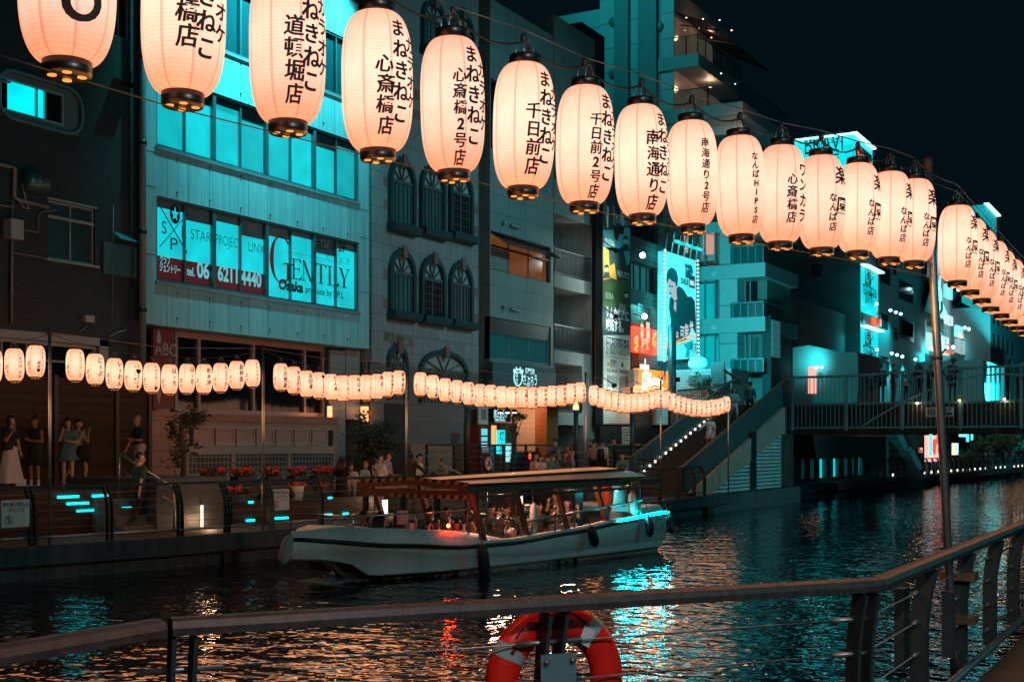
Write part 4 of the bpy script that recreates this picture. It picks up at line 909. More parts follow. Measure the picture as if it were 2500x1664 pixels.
for u in (1222, 1239, 1256):
    a = at_y(u, 1004, Yb-.5); b = MB(); b.lathe([(.03, .18), (.05, .12), (.16, -.04), (.13, -.04), (.02, .1)], a, 12); b.tube([a+Vector((0, 0, .15)), a+Vector((0, .3, .3)), a+Vector((0, .5, .25))], .015, 6)
    o = b.build('gooseneck_lamp', m_dark); tag(o, 'small gooseneck lamp over the black shop sign, %s from the left' % {1222: 'first', 1239: 'second', 1256: 'third'}[u], 'lamp', 'gooseneck lamps over the black sign')
    b = MB(); b.ball(a+Vector((0, 0, -.04)), .10, .10, .04, 10, 6); c = b.build('bulb', emi('lamp_white', (1.4, 1.1, .8), 3, False), o, (0, 0, 0)); 
Yv = 24.6
def vsign(u0, v0, u1, v1, txt, label, col=CYAN, s=1.3, Yq=Yv, ink=None):
    r = rect(u0, v0, u1, v1, Yq); r = (r[0], r[1], fz((u0+u1)/2, v1, Yq), fz((u0+u1)/2, v0, Yq)); t = thing('lit_shop_sign', label, 'sign', (r[0], Yq, r[2])); b = MB(); b.box(r[0], r[1], Yq, Yq+.12, r[2], r[3]); b.build('panel', emi('sign_%02x%02x%02x_%d' % (int(col[0]*99), int(col[1]*99), int(col[2]*99), int(s*10)), col, s), t)
    b = MB(); n = len(txt); w = r[1]-r[0]; h = (r[3]-r[2])/max(1, n)
    for i, ch in enumerate(txt): put(b, ch, min(w*.95, h*.85), on_y(Yq-.006), (r[0]+r[1])/2, r[3]-h*(i+.5), .03)
    if b.v: b.build('lettering', ink or m_ink, t)
    return t
vsign(1218, 1049, 1233, 1107, '焼肉', 'upright cyan lit sign reading 焼肉 before the restaurant', CYAN, 1.25)
vsign(1206, 1038, 1212, 1085, 'IBUSUKI', 'narrow amber lit strip with small characters beside the restaurant door', (1.4, .6, .15), .9)
vsign(1241, 1082, 1250, 1128, 'さかな串', 'small white and blue lit menu board standing by the street tree', (.35, .95, 1.0), 1.0)
Ym = 24.5; t = thing('vending_machine', 'tall red drinks vending machine with cyan lit display beside the restaurant', 'vending machine', (fx(1172, Ym), Ym, UP))
b = MB(); b.box(fx(1170, Ym), fx(1193, Ym), Ym, Ym+.7, UP, fz(1182, 1035, Ym)); b.build('cabinet', mat('machine_red', (.26, .03, .025), .4), t)
for v in (1046, 1066, 1080):
    b = MB(); b.box(fx(1175, Ym), fx(1189, Ym), Ym-.02, Ym-.002, fz(1182, v+(16 if v < 1050 else 10), Ym), fz(1182, v, Ym)); b.build('display', emi('display_cyan', (.12, .72, .78), 1.0, False), t)
b = MB(); b.box(fx(1176, Ym), fx(1192, Ym), Ym-.03, Ym-.002, fz(1182, 1104, Ym), fz(1182, 1093, Ym)); b.build('coin_panel', m_white, t)
Ym = 25.4; b = MB(); b.box(fx(1168, Ym), fx(1192, Ym), Ym, Ym+.06, UP, fz(1180, 988, Ym)); o = b.build('white_banner', mat('banner_grey', (.40, .38, .38), .7, 0, .08, 3), None); tag(o, 'pale banner with a faded red square beside the restaurant', 'banner'); b = MB(); b.box(fx(1175, Ym), fx(1187, Ym), Ym-.01, Ym-.003, fz(1181, 1024, Ym), fz(1181, 999, Ym)); b.build('red_square', mat('faded_red', (.30, .10, .09), .7), o, (0, 0, 0))
b = MB(); Ym = 24.0; b.box(fx(1283, Ym), fx(1318, Ym), Ym, Ym+.5, UP, fz(1300, 1102, Ym)); o = b.build('menu_rack', m_black); tag(o, 'black menu rack with red lights in front of the orange timber pier', 'rack'); b = MB(); b.ball(at_y(1294, 1113, Ym-.02), .10, .02, .12, 10, 6); b.ball(at_y(1284, 1125, Ym-.02), .06, .02, .05, 8, 6); b.build('red_lamp', emi('red_glow', (2.2, .12, .02), 1.5, False), o, (0, 0, 0))

# ---- E: apartment block with stacked balconies
Y = 25.9; xl, xr = fx(1353, Y), fx(1452, Y)
E_ = thing('apartment_block', 'grey apartment block with deep dark stacked balconies', 'building', (xl, Y, UP))
def br(u0, v0, u1, v1): return rect(u0, v0, u1, v1, Y)
holes = [br(1354, 300, 1442, 470), br(1353, 520, 1444, 690), br(1353, 700, 1444, 866), br(1354, 885, 1422, 1008), br(1355, 1036, 1424, 1150)]
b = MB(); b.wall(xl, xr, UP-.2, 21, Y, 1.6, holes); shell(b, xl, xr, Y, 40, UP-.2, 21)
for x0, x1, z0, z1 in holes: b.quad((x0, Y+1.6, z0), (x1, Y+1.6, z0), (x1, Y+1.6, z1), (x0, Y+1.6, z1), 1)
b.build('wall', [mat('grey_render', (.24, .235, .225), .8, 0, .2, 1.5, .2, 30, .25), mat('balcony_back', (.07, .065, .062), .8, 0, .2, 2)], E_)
for x0, x1, z0, z1 in holes[:4]:
    b = MB(); h = 1.15; b.box(x0, x1, Y+.02, Y+.07, z0+h-.05, z0+h); b.box(x0, x1, Y+.03, Y+.06, z0+.06, z0+.1)
    n = int((x1-x0)/.13)
    for i in range(n+1): x = x0+(x1-x0)*i/n; b.box(x-.012, x+.012, Y+.03, Y+.06, z0+.1, z0+h-.05)
    b.build('balustrade', m_dark, E_)
    b = MB(); b.box(x0+.2, x0+1.5, Y+1.55, Y+1.59, z0, z0+2.0); b.build('balcony_door', glass('balcony_glass', (.01, .012, .012), .15), E_)
# ---- dark gap and vertical poster tower
b = MB(); b.box(xr+.02, fx(1476, 26.6), 26.6, 40, UP-.2, 22); tag(b.build('dark_wall', m_dark), 'dark recessed wall beside the tall host club poster', 'wall')
# ---- G: tall printed poster
Y = 25.2
t = G = thing('vertical_poster', 'tall vertical advertising poster with portraits above a pale list of names', 'poster', at_y(1472, 1030, Y))
x0, x1 = fx(1471, Y), fx(1540, Y); z0, z1 = fz(1500, 1035, Y), fz(1500, 445, Y)
b = MB(); b.box(x0, x1, Y, Y+.35, z0, z1); b.build('board', m_dark, t)
def pq(u0, v0, u1, v1, m, d=.004, slant=0):
    b = MB(); a, c = fx(u0, Y), fx(u1, Y); um = (u0+u1)/2
    za0, za1 = fz(u0, v0, Y), fz(u0, v1, Y); k = .0; b.quad((a, Y-d, za1), (c, Y-d, fz(u1, v1, Y)), (c, Y-d, fz(u1, v0, Y)), (a, Y-d, za0)); return b
def V_(u, v): return v+(u-1471)*0
P_teal = mat('print_teal', (.05, .22, .25), .6, 0, .4, 1.5); P_dark = mat('print_dark', (.015, .04, .045), .6, 0, .4, 2); P_yel = mat('print_yellow', (.60, .30, .03), .6, 0, .15, 3); P_pale = mat('print_pale', (.52, .56, .50), .6, 0, .08, 3); P_pink = mat('print_mauve', (.28, .14, .20), .6, 0, .3, 4); P_green = mat('print_green', (.04, .10, .03), .6, 0, .4, 2); P_skin = mat('print_skin', (.50, .46, .43), .6, 0, .1, 4); P_cyan = mat('print_cyan', (.05, .42, .48), .6, 0, .2, 2)
for (a, m, nm) in (((1473, 450, 1538, 560), P_dark, 'top_print'), ((1473, 556, 1538, 612), P_teal, 'second_print'), ((1473, 604, 1538, 684), P_dark, 'third_print'), ((1473, 686, 1538, 816), P_green, 'fourth_print'), ((1473, 748, 1538, 818), P_dark, 'slogan_print'), ((1473, 816, 1538, 1034), P_pale, 'name_list')):
    pq(*a, m, .004 if nm != 'slogan_print' else .006).build(nm, m, t)
def poly(pts, m, d, nm): b = MB(); b.add([tuple(at_y(u, v, Y-d)) for u, v in pts], [tuple(range(len(pts)))]); return b.build(nm, m, t)
poly([(1476, 500), (1487, 505), (1484, 560), (1478, 520)], P_pale, .009, 'figure'); poly([(1473, 470), (1480, 470), (1481, 530), (1473, 520)], P_pink, .009, 'figure'); poly([(1494, 500), (1501, 505), (1504, 552), (1497, 548)], P_pink, .009, 'figure'); poly([(1514, 515), (1522, 520), (1524, 552), (1518, 550)], P_pale, .009, 'figure')
poly([(1473, 600), (1486, 610), (1490, 680), (1473, 684)], P_yel, .009, 'yellow_print'); poly([(1488, 650), (1500, 642), (1506, 684), (1489, 676)], P_yel, .010, 'yellow_print'); poly([(1510, 556), (1538, 556), (1538, 640), (1530, 650)], P_cyan, .009, 'cyan_print')
def bust(cu, cv, s, hair=True):
    poly([(cu-5*s, cv+9*s), (cu-9*s, cv+24*s), (cu+9*s, cv+24*s), (cu+6*s, cv+9*s)], P_dark, .012, 'figure'); poly([(cu+4.4*s*math.cos(a), cv+7*s*math.sin(a)) for a in [2*PI*k/14 for k in range(14)]], P_skin, .014, 'figure')
    poly([(cu-5*s, cv+1*s), (cu-5.4*s, cv-5*s), (cu-2*s, cv-9*s), (cu+3*s, cv-9*s), (cu+5.6*s, cv-4*s), (cu+5*s, cv+2*s), (cu+3*s, cv-3*s), (cu-1*s, cv-1*s), (cu-3*s, cv-3*s)], m_ink, .016, 'figure')
bust(1527, 586, 1.1); bust(1529, 719, 1.0); bust(1481, 655, 1.0); poly([(1503, 560), (1520, 560), (1518, 600), (1508, 610)], P_cyan, .010, 'figure'); poly([(1499, 556), (1524, 556), (1522, 575), (1514, 570), (1506, 590), (1500, 580)], m_ink, .011, 'figure')
b = MB(); F = on_y(Y-.02)
def tw(s, u, v, u1, size, bold=0., bb=None, skew=0.):
    p = at_y(u, v, Y-.02); q = at_y(u1, v, Y-.02); row(bb or b, s, size, F, p.x, p.z, bold, 0, 1, 'l', skew, q.x-p.x)
tw('KUROMU', 1504, 543, 1533, .42); tw('YUDAI', 1477, 595, 1500, .40); tw('RIKUTO', 1508, 674, 1536, .42); tw('SORA', 1478, 727, 1498, .40); tw('みんな俺達に', 1479, 772, 1535, .60, .03); tw('嫉妬する。', 1479, 802, 1522, .60, .03); tw('おれら', 1513, 752, 1527, .3, .02)
b.box(*[at_y(u, 700, Y).x for u in (1480, 1535)], Y-.012, Y-.009, fz(1500, 846, Y), fz(1500, 826, Y)) if False else None
b.build('white_lettering', m_white, t)
b = MB(); b.box(fx(1480, Y), fx(1535, Y), Y-.012, Y-.007, fz(1505, 845, Y), fz(1505, 826, Y)); b.build('name_bar', P_dark, t)
b = MB(); tw('関西最大級ホストグループ', 1482, 840, 1533, .36, .03, b); b.build('white_lettering', m_white, t)
b = MB(); tw('SUO GROUP', 1490, 863, 1537, .55, .0, b); tw('S', 1480, 862, 1485, .75, .0, b); tw('ENVY', 1490, 896, 1506, .5, .0, b); tw('CLUB', 1493, 884, 1502, .22, 0, b); tw('TEL06-6575-7108', 1481, 907, 1507, .22, .02, b); tw('TEL06-6212-0117', 1512, 909, 1537, .22, .02, b); tw('スタッフ', 1482, 928, 1498, .42, .0, b)
b.box(fx(1480, Y), fx(1535, Y), Y-.008, Y-.006, fz(1505, 873, Y), fz(1505, 872, Y)); b.add([tuple(at_y(u, v, Y-.008)) for u, v in ((1519.5, 882), (1523, 890), (1519.5, 899), (1516, 890))], [(0, 1, 2, 3)])
b.build('dark_lettering', P_dark, t); b = MB(); b.add([tuple(at_y(u, v, Y-.008)) for u, v in ((1482, 885), (1488, 884), (1488, 890), (1485, 894), (1482, 890))], [(0, 1, 2, 3, 4)]); b.build('gold_mark', P_yel, t)
for a in ((1481, 917, 1507, 944), (1511, 919, 1537, 946)): pq(*a, P_teal, .007).build('photo_print', mat('print_grey', (.24, .28, .27), .6, 0, .4, 6), t)
# arm floodlights in front of the poster and of H
m_bulb = emi('flood_white', (3.0, 3.4, 3.1), 6., False)
def armlamp(u, v, ub, vb, Yw, label, e=60, aim=(0, .9, -.5), blade=.75):
    a = at_y(ub, vb, Yw); p = at_y(u, v, Yw-1.6); t = thing('arm_floodlight', label, 'floodlight', p, 'floodlights on long arms')
    b = MB(); b.tube([a, p], .022, 6); b.build('arm', m_alu, t); b = MB(); b.ball(p, .13, .13, .13, 12, 8); b.build('bulb', m_bulb, t)
    o = spot('flood_lamp', (0, .2, 0), aim, (.75, 1., .92), e, 130, 1., .12); o.parent = t
armlamp(1569, 623, 1540, 617, 25.2, 'bright arm floodlight right of the poster, upper one', 260, (-.5, 1.4, -.2)); armlamp(1573, 772, 1541, 764, 25.2, 'bright arm floodlight before the dark red sign box', 220, (-.7, 1.4, -.1)); armlamp(1573, 942, 1540, 926, 25.2, 'bright arm floodlight under the orange sign', 130, (-.7, 1.4, -.1))
for u, v, ub, vb, w in ((1507, 612, 1474, 590, 'upper'), (1505, 772, 1474, 750, 'middle'), (1501, 940, 1470, 920, 'lower')):
    a = at_y(ub, vb, 25.2); p = at_y(u, v, 23.9); t = thing('arm_floodlight', 'dark arm floodlight aimed at the tall poster, %s of the three' % w, 'floodlight', p, 'floodlights on long arms'); b = MB(); b.tube([a, p], .022, 6); b.build('arm', m_dark, t); b = MB(); b.lathe([(.04, -.1), (.13, .1), (.11, .1)], p, 10, 0, 0, 2*PI, True, 'y'); b.ball(p, .1, .1, .1, 8, 6); b.build('head', m_dark, t)
    o = spot('flood_lamp', (.0, .15, 0), (.15, 1.3, -.4), (.8, 1., .95), 110, 140, 1., .1); o.parent = t
# ---- H: narrow dark building with the red Chinese restaurant sign
Y = 25.9; xl, xr = fx(1540, Y), fx(1619, Y)
H = thing('narrow_building', 'narrow dark grey building carrying the red Chinese restaurant sign', 'building', (xl, Y, UP))
hs = [rect(1541, 545, 1606, 600, Y), rect(1541, 650, 1604, 712, Y)]
hs = [(h[0], h[1], fz(1572, v1, Y), fz(1572, v0, Y)) for h, v0, v1 in zip(hs, (540, 645), (585, 712))]
b = MB(); b.wall(xl, xr, UP-.2, 17, Y, .3, hs); shell(b, xl, xr, Y, 36, UP-.2, 17); b.build('wall', tiles('dark_small_tile', (.10, .10, .095), (.075, .075, .07), (.04, .04, .04), .5, .25, .02, .7, .3), H)
for h in hs: window(H, h, Y, 4, .08, m_dark, m_glass, .25)
b = MB(); b.box(xl+.1, xr-.1, Y-.4, Y-.02, fz(1575, 900, Y), fz(1575, 864, Y)); b.build('fascia', mat('fascia_grey', (.26, .25, .26), .6, 0, .15, 2), H); b = MB(); b.box(xl, xr, Y-.5, Y-.02, fz(1575, 908, Y), fz(1575, 901, Y)); b.build('ledge', m_dark, H)
def lit(name, label, u0, v0, u1, v1, Yq, m, th=.3): 
    t = thing(name, label, 'sign', (fx(u0, Yq), Yq, fz(u0, v1, Yq))); b = MB(); b.box(fx(u0, Yq), fx(u1, Yq), Yq, Yq+th, fz((u0+u1)/2, v1, Yq), fz((u0+u1)/2, v0, Yq)); b.build('panel', m, t); return t
def letters(t, Yq, items, m, nm='lettering'):
    b = MB()
    for s, u, v, u1, size, bold in items: p = at_y(u, v, Yq-.012); q = at_y(u1, v, Yq-.012); row(b, s, size, on_y(Yq-.012), p.x, p.z, bold, 0, 1, 'l', 0, q.x-p.x)
    return b.build(nm, m, t)
Yq = 25.3
t = lit('red_sign_box', 'unlit dark red sign box above the glowing Chinese restaurant sign', 1545, 750, 1603, 795, Yq, mat('dull_red', (.30, .045, .04), .5, 0, .3, 6)); letters(t, Yq, [('居酒屋', 1556, 776, 1598, .9, .02)], mat('dull_pink', (.34, .16, .14)))
t = lit('chinese_restaurant_sign', 'glowing red and orange Chinese restaurant sign reading 中国料理', 1546, 800, 1604, 862, Yq, emi('sign_orange', (1.6, .085, .012), 1.25))
letters(t, Yq, [('中', 1564, 828, 1571, 1.1, .03), ('国', 1578, 830, 1586, 1.1, .03), ('東北家庭', 1567, 838, 1580, .35, .02), ('料', 1563, 852, 1571, 1.1, .03), ('理', 1578, 855, 1586, 1.1, .03)], emi('sign_cream', (1.3, .75, .45), 1., False))
b = MB(); p = 0
for u in (1562, 1589): b.box(fx(u, Yq)-.03, fx(u, Yq)+.03, Yq-.03, Yq-.003, fz(1575, 862, Yq), fz(1575, 800, Yq))
b.build('divider', m_dark, t); b = MB(); 
for a in ((1548, 822, 1560, 857), (1591, 812, 1602, 855)):
    for k in range(7): b.tube([at_y(a[0]+rnd.uniform(1, 10), a[1]+k*5, Yq-.02), at_y(a[0]+rnd.uniform(1, 10), a[1]+k*5+3, Yq-.02), at_y(a[0]+rnd.uniform(1, 10), a[1]+k*5+5, Yq-.02)], .05, 5)
b.build('ornament', emi('sign_gold', (1.8, .55, .12), 1., False), t)
Yq = 24.7
t = lit('orange_sushi_sign', 'glowing orange sign with big white brush すし lettering', 1560, 903, 1633, 946, Yq, emi('sign_amber', (1.7, .36, .010), 1.2))
b = MB(); PX = lambda u, v: at_y(u, v, Yq-.03)
p = PX(1573.5, 923); put(b, 'す', 2.1, on_y(Yq-.03), p.x, p.z, .05, 0, .62); b.tube([PX(u, v) for u, v in ((1580, 910), (1585, 913), (1581, 925), (1584, 934), (1590, 934), (1596, 929), (1604, 931), (1610, 935), (1615, 931))], [.1, .13, .13, .15, .16, .18, .18, .15, .08], 8)
b.build('brush_lettering', emi('sign_white', (1.3, 1.25, 1.15), 1.1, False), t); letters(t, Yq, [('鮨広場', 1606, 924, 1626, 1.05, .03)], mat('sign_blue', (.02, .10, .22)))
b = MB(); b.box(fx(1548, Yq), fx(1559.5, Yq), Yq, Yq+.3, fz(1555, 944, Yq), fz(1555, 902, Yq)); b.build('side_panel', mat('sign_grey', (.5, .5, .48)), t)
for i in range(7):
    p = at_y(1557+i*10, 953+i*.8, Yq-.2); o = MB().add([], []); o.lathe([(.06, .26), (.20, .20), (.24, 0), (.20, -.20), (.06, -.26)], p, 12)
    tag(o.build('string_lantern', emi('string_lantern_glow', (1.7, .70, .28), 1.15, False)), 'tiny round lantern in the row under the orange sushi sign, %s from the left' % ordn0[i], 'lantern', 'tiny lanterns under the sushi sign')
L = bpy.data.lights.new('sign_glow', 'POINT'); L.color = WARM; L.energy = 90; L.shadow_soft_size = .4; o = bpy.data.objects.new('sign_glow', L); COL.objects.link(o); o.location = at_y(1590, 962, 24.0)
# ---- I: big lit billboard with a portrait
Y = 25.0
t = I_ = thing('portrait_billboard', 'big cyan lit billboard showing a dark haired man in a black jacket', 'billboard', at_y(1622, 880, Y))
def FZ(u, v): return at_y(u, v, Y)
qa = [FZ(1622, 880), FZ(1701, 874), FZ(1699, 636), FZ(1624, 612)]
b = MB(); b.add([tuple(p) for p in qa]+[(p.x, p.y+.4, p.z) for p in qa], [(0, 1, 2, 3), (1, 5, 6, 2), (0, 3, 7, 4), (3, 2, 6, 7), (0, 4, 5, 1), (5, 4, 7, 6)]); b.build('panel', glass('billboard_print', (.1, .2, .2), .5, (.10, .80, .86), .95), t)
m_tprint = mat('print_night', (.012, .045, .05), .6, 0, .2, 3); ems = emi('print_face', (.42, .48, .50), 1.0, False)
def bp(pts, m, d, nm): b = MB(); b.add([(*FZ(u, v).xy[:1], Y-d, FZ(u, v).z) for u, v in pts], [tuple(range(len(pts)))]); return b.build(nm, m, t)
bp([(1628, 870), (1632, 815), (1638, 785), (1633, 750), (1635, 728), (1646, 716), (1655, 698), (1664, 702), (1671, 710), (1678, 724), (1688, 724), (1696, 735), (1699, 780), (1699, 815), (1690, 800), (1675, 830), (1650, 835)], m_tprint, .006, 'jacket')
bp([(1641, 726), (1634, 720), (1631, 712), (1632, 702), (1630, 693), (1629, 682), (1640, 670), (1652, 680), (1652, 700), (1651, 715), (1653, 730), (1647, 735)], ems, .010, 'face')
bp([(1627, 688), (1627, 672), (1630, 660), (1637, 653), (1645, 655), (1652, 664), (1655, 680), (1653, 698), (1650, 700), (1648, 690), (1640, 686), (1634, 680), (1630, 684), (1630, 692)], m_tprint, .014, 'hair')
bp([(1646, 735), (1651, 738), (1650, 762), (1644, 752)], ems, .010, 'neck'); 
b = MB(); 
for u, v, r in ((1634, 698, .05), (1640, 699, .05)): p = FZ(u, v); b.ball((p.x, Y-.016, p.z), .14, .003, r, 8, 5)
p = FZ(1636, 716); b.ball((p.x, Y-.016, p.z), .17, .003, .05, 8, 5); b.build('features', mat('print_lip', (.22, .07, .07)), t)
b = MB(); F = on_y(Y-.018)
def tb(s, u, v, u1, size, bold=0., sk=0.): p = FZ(u, v); row(b, s, size, F, p.x, p.z, bold, 0, 1, 'l', sk, FZ(u1, v).x-p.x)
tb('DILE', 1662, 690, 1680, .36, .05); p = FZ(1682, 694); q = FZ(1696, 694); b.box(p.x, q.x, Y-.016, Y-.012, p.z-.14, p.z+.52)
b.tube([FZ(u, v)-Vector((0, .02, 0)) for u, v in ((1672, 648), (1684, 651), (1687, 664), (1683, 675), (1674, 674), (1674, 660), (1680, 660), (1680, 672))], .11, 6); tb('桜井 多喜', 1685, 852, 1698, .45, .02); tb('プロデュース', 1687, 860, 1699, .28, .02)
b.build('dark_lettering', m_tprint, t)
b = MB(); tb('MMA', 1684, 695, 1695, .38, .05)
def tilt(s, us, vs, size, bold):
    for ch, u, v in zip(s, us, vs): p = FZ(u, v); put(b, ch, size, F, p.x, p.z, bold, 0, .8)
tilt('どっちは', (1629, 1635, 1646, 1653), (828, 825, 819, 817), .42, .03); tilt('可能性', (1665, 1676, 1688), (812, 808, 801), .78, .01)
b.build('white_lettering', emi('print_white', (.75, .95, .98), .9, False), t)
bp([(1624, 840), (1699, 814), (1699, 817), (1624, 843)], emi('print_gold', (1.1, .50, .06), 1., False), .012, 'gold_band'); bp([(1624, 846), (1699, 820), (1699, 823), (1624, 850)], emi('print_gold', (1.1, .50, .06), 1., False), .012, 'gold_band')
bp([(1668, 840), (1692, 830), (1690, 850), (1684, 855), (1682, 872), (1672, 872), (1676, 852)], emi('print_blue', (.0, .45, .52), 1.0, False), .011, 'figure')
b = MB()
for k in range(26):
    for s in (0, 1): p = qa[0].lerp(qa[3], k/25) if s == 0 else qa[1].lerp(qa[2], k/25); b.ball(p+Vector((-.14 if s == 0 else .14, -.05, 0)), .07, .07, .07, 6, 4)
b.build('edge_bulb', emi('edge_bulbs', (.55, 1.2, 1.2), 1.6, False), t).__setitem__('kind', 'stuff')
b = MB(); p, q = qa[3], qa[2]; b.bar(p+Vector((0, -.4, .5)), q+Vector((0, -.4, .5)), .12, .16)
for k in range(6): f = k/5; b.tube([p.lerp(q, f)+Vector((0, 0, 0)), p.lerp(q, f)+Vector((0, -.2, 1.5))], .05, 6)
b.build('top_frame', m_alu, t)
for k in range(3):
    o = spot('billboard_lamp', qa[3].lerp(qa[2], .15+.35*k)+Vector((0, -1.2, 1.2))-ORG[t], qa[0].lerp(qa[1], .2+.3*k)+Vector((0, 1.5, 1))-ORG[t], CYL, 500, 110, 1., .2); o.parent = t
b = MB(); b.box(fx(1640, 25.4), fx(1712, 25.4), 25.4, 26.6, 3.4, fz(1680, 884, 25.4)); tag(b.build('plant_base', mat('plant_teal', (.16, .24, .25), .6, .2, .4, 3)), 'teal machinery deck under the portrait billboard', 'base')
p = at_y(1641, 985, 23.6); t = thing('utility_pole', 'dark utility pole in front of the portrait billboard', 'pole', (p.x, 23.6, 3.0)); b = MB(); b.tube([(p.x, 23.6, .9), (p.x, 23.6, fz(1641, 795, 23.6))], .20, 10); b.build('pole', mat('pole_dark_steel', (.04, .07, .08), .35, .6), t); b = MB(); b.box(p.x+.25, p.x+.55, 23.4, 23.7, fz(1650, 932, 23.6), fz(1650, 921, 23.6)); b.build('meter_box', m_dark, t)

Yh = 24.9; b = MB(); b.box(fx(1466, Yh), fx(1634, Yh), Yh, Yh+.06, UP, fz(1500, 1042, Yh)); tag(b.build('dark_hoarding', m_dark), 'long dark hoarding along the street under the tall poster', 'hoarding')
Yh = 24.85; a = at_y(1519, 1041, Yh); c = at_y(1539, 1083, Yh); t = thing('street_notice', 'pale paper notice fixed to the dark hoarding', 'notice', (a.x, Yh, c.z)); b = MB(); b.box(a.x, c.x, Yh, Yh+.03, c.z, a.z); b.build('sheet', mat('notice_grey', (.42, .42, .41), .7, 0, .06), t); b = MB()
for k in range(5): b.box(a.x+.12, c.x-.12-(.3 if k == 3 else 0), Yh-.006, Yh-.002, a.z-.14-k*.13, a.z-.10-k*.13)
b.build('print_lines', m_ink, t)
# ------------------------------------------------------------------ paper lanterns
def paper(name, h, core, mid, end, ribs, seams=8):
    m, n, l, p = _new(name)
    tc = n.new('ShaderNodeTexCoord'); sp = n.new('ShaderNodeSeparateXYZ'); l.new(tc.outputs['Object'], sp.inputs[0])
    def M(op, a, b=None, c=None):
        q = n.new('ShaderNodeMath'); q.operation = op
        for i, x in enumerate((a, b, c)):
            if x is None: continue
            if isinstance(x, (int, float)): q.inputs[i].default_value = x
            else: l.new(x, q.inputs[i])
        return q.outputs[0]
    s = M('ABSOLUTE', M('DIVIDE', M('SUBTRACT', sp.outputs[2], .10*h), h))   # the bulb hangs a little above the middle
    cr = n.new('ShaderNodeValToRGB'); e = cr.color_ramp.elements
    e[0].position = .05; e[0].color = (*core, 1); e[1].position = 1.0; e[1].color = (*end, 1); k = e.new(.55); k.color = (*mid, 1)
    l.new(s, cr.inputs[0])
    fr = M('FRACT', M('DIVIDE', sp.outputs[2], 2*h/ribs)); rib = M('LESS_THAN', fr, .2)
    ang = M('FRACT', M('MULTIPLY', M('ADD', M('ARCTAN2', sp.outputs[1], sp.outputs[0]), PI+.2), seams/(2*PI)))
    sw = M('LESS_THAN', M('ABSOLUTE', M('SUBTRACT', ang, .5)), .045)
    no = n.new('ShaderNodeTexNoise'); no.inputs['Scale'].default_value = 9; no.inputs['Detail'].default_value = 4; l.new(tc.outputs['Object'], no.inputs['Vector'])
    f = M('MULTIPLY', M('SUBTRACT', 1, M('MULTIPLY', rib, .15)), M('MULTIPLY_ADD', no.outputs['Fac'], .26, .86))
    oi = n.new('ShaderNodeObjectInfo'); f = M('MULTIPLY', f, M('MULTIPLY_ADD', oi.outputs['Random'], .16, .92))
    mx = n.new('ShaderNodeMix'); mx.data_type = 'RGBA'; mx.blend_type = 'MULTIPLY'; mx.inputs[7].default_value = (.80, .62, .60, 1); l.new(sw, mx.inputs[0]); l.new(cr.outputs[0], mx.inputs[6])
    p.inputs['Base Color'].default_value = (.25, .2, .17, 1); p.inputs['Roughness'].default_value = .8
    l.new(mx.outputs[2], p.inputs['Emission Color']); l.new(f, p.inputs['Emission Strength'])
    m.cycles.emission_sampling = 'NONE'
    return m
def lantern_proto(H, RR, rn, seg, nring, pm, capm, ch):
    h = H/2
    def prof(z):
        s = min(1, abs(z)/h); return rn+(RR-rn)*max(0, 1-s**3.1)**.52
    zs = [h*math.sin(PI/2*(2*i/nring-1)) for i in range(nring+1)]
    b = MB(); b.lathe([(prof(z), z) for z in zs], n=seg); shade = b.build('shade', pm)
    b = MB(); b.lathe([(rn*.6, h+ch), (rn*1.03, h+ch), (rn*1.05, h+ch*.8), (rn*1.05, h-.006), (rn*.9, h-.006)], n=seg); top = b.build('top_ring', capm)
    b = MB(); b.lathe([(rn*.9, -h+.006), (rn*1.05, -h+.006), (rn*1.05, -h-ch*.8), (rn*1.0, -h-ch), (0, -h-ch*.9)], n=seg); bot = b.build('bottom_ring', capm)
    b = MB()
    for k in range(4):
        a = PI/4+k*PI/2; b.lathe([(0, -h-ch-.001), (rn*.2, -h-ch-.0015), (rn*.2, -h-ch*.94)], (rn*.62*math.cos(a), rn*.62*math.sin(a), 0), 10)
    hol = b.build('vent_hole', emi('vent_glow', (1, .30, .05), 1.6, False))
    b = MB()
    for s in (-1, 1):
        b.tube([Vector((s*rn*.75*math.cos(t), s*rn*.3, h+ch+.10*math.sin(t)-.015)) for t in [PI*k/8 for k in range(9)]], .0028, 5)
    b.tube([(0, 0, h+ch+.06), (0, .01, h+ch+.10)], .006, 5)
    han = b.build('handle', m_steel)
    for o in (shade, top, bot, hol, han): COL.objects.unlink(o)
    return dict(parts=(shade, top, bot, hol, han), prof=prof, h=h, ch=ch, r=RR)
m_cap = mat('black_lacquer', (.006, .006, .007), .34, 0, .1)
NEARL = lantern_proto(.66, .168, .082, 40, 34, paper('lantern_paper_near', .33, (1.55, .86, .62), (1.5, .70, .48), (1.28, .39, .20), 42), m_cap, .05)
FARL = lantern_proto(.60, .172, .088, 24, 18, paper('lantern_paper_far', .30, (1.6, .86, .56), (1.6, .70, .42), (1.35, .42, .19), 30, 6), m_cap, .03)
lt_near = bpy.data.lights.new('lantern_lamp', 'POINT'); lt_near.color = WARM; lt_near.energy = 8; lt_near.shadow_soft_size = .30
lt_far = bpy.data.lights.new('lantern_lamp', 'POINT'); lt_far.color = WARM; lt_far.energy = 9.5; lt_far.shadow_soft_size = .45
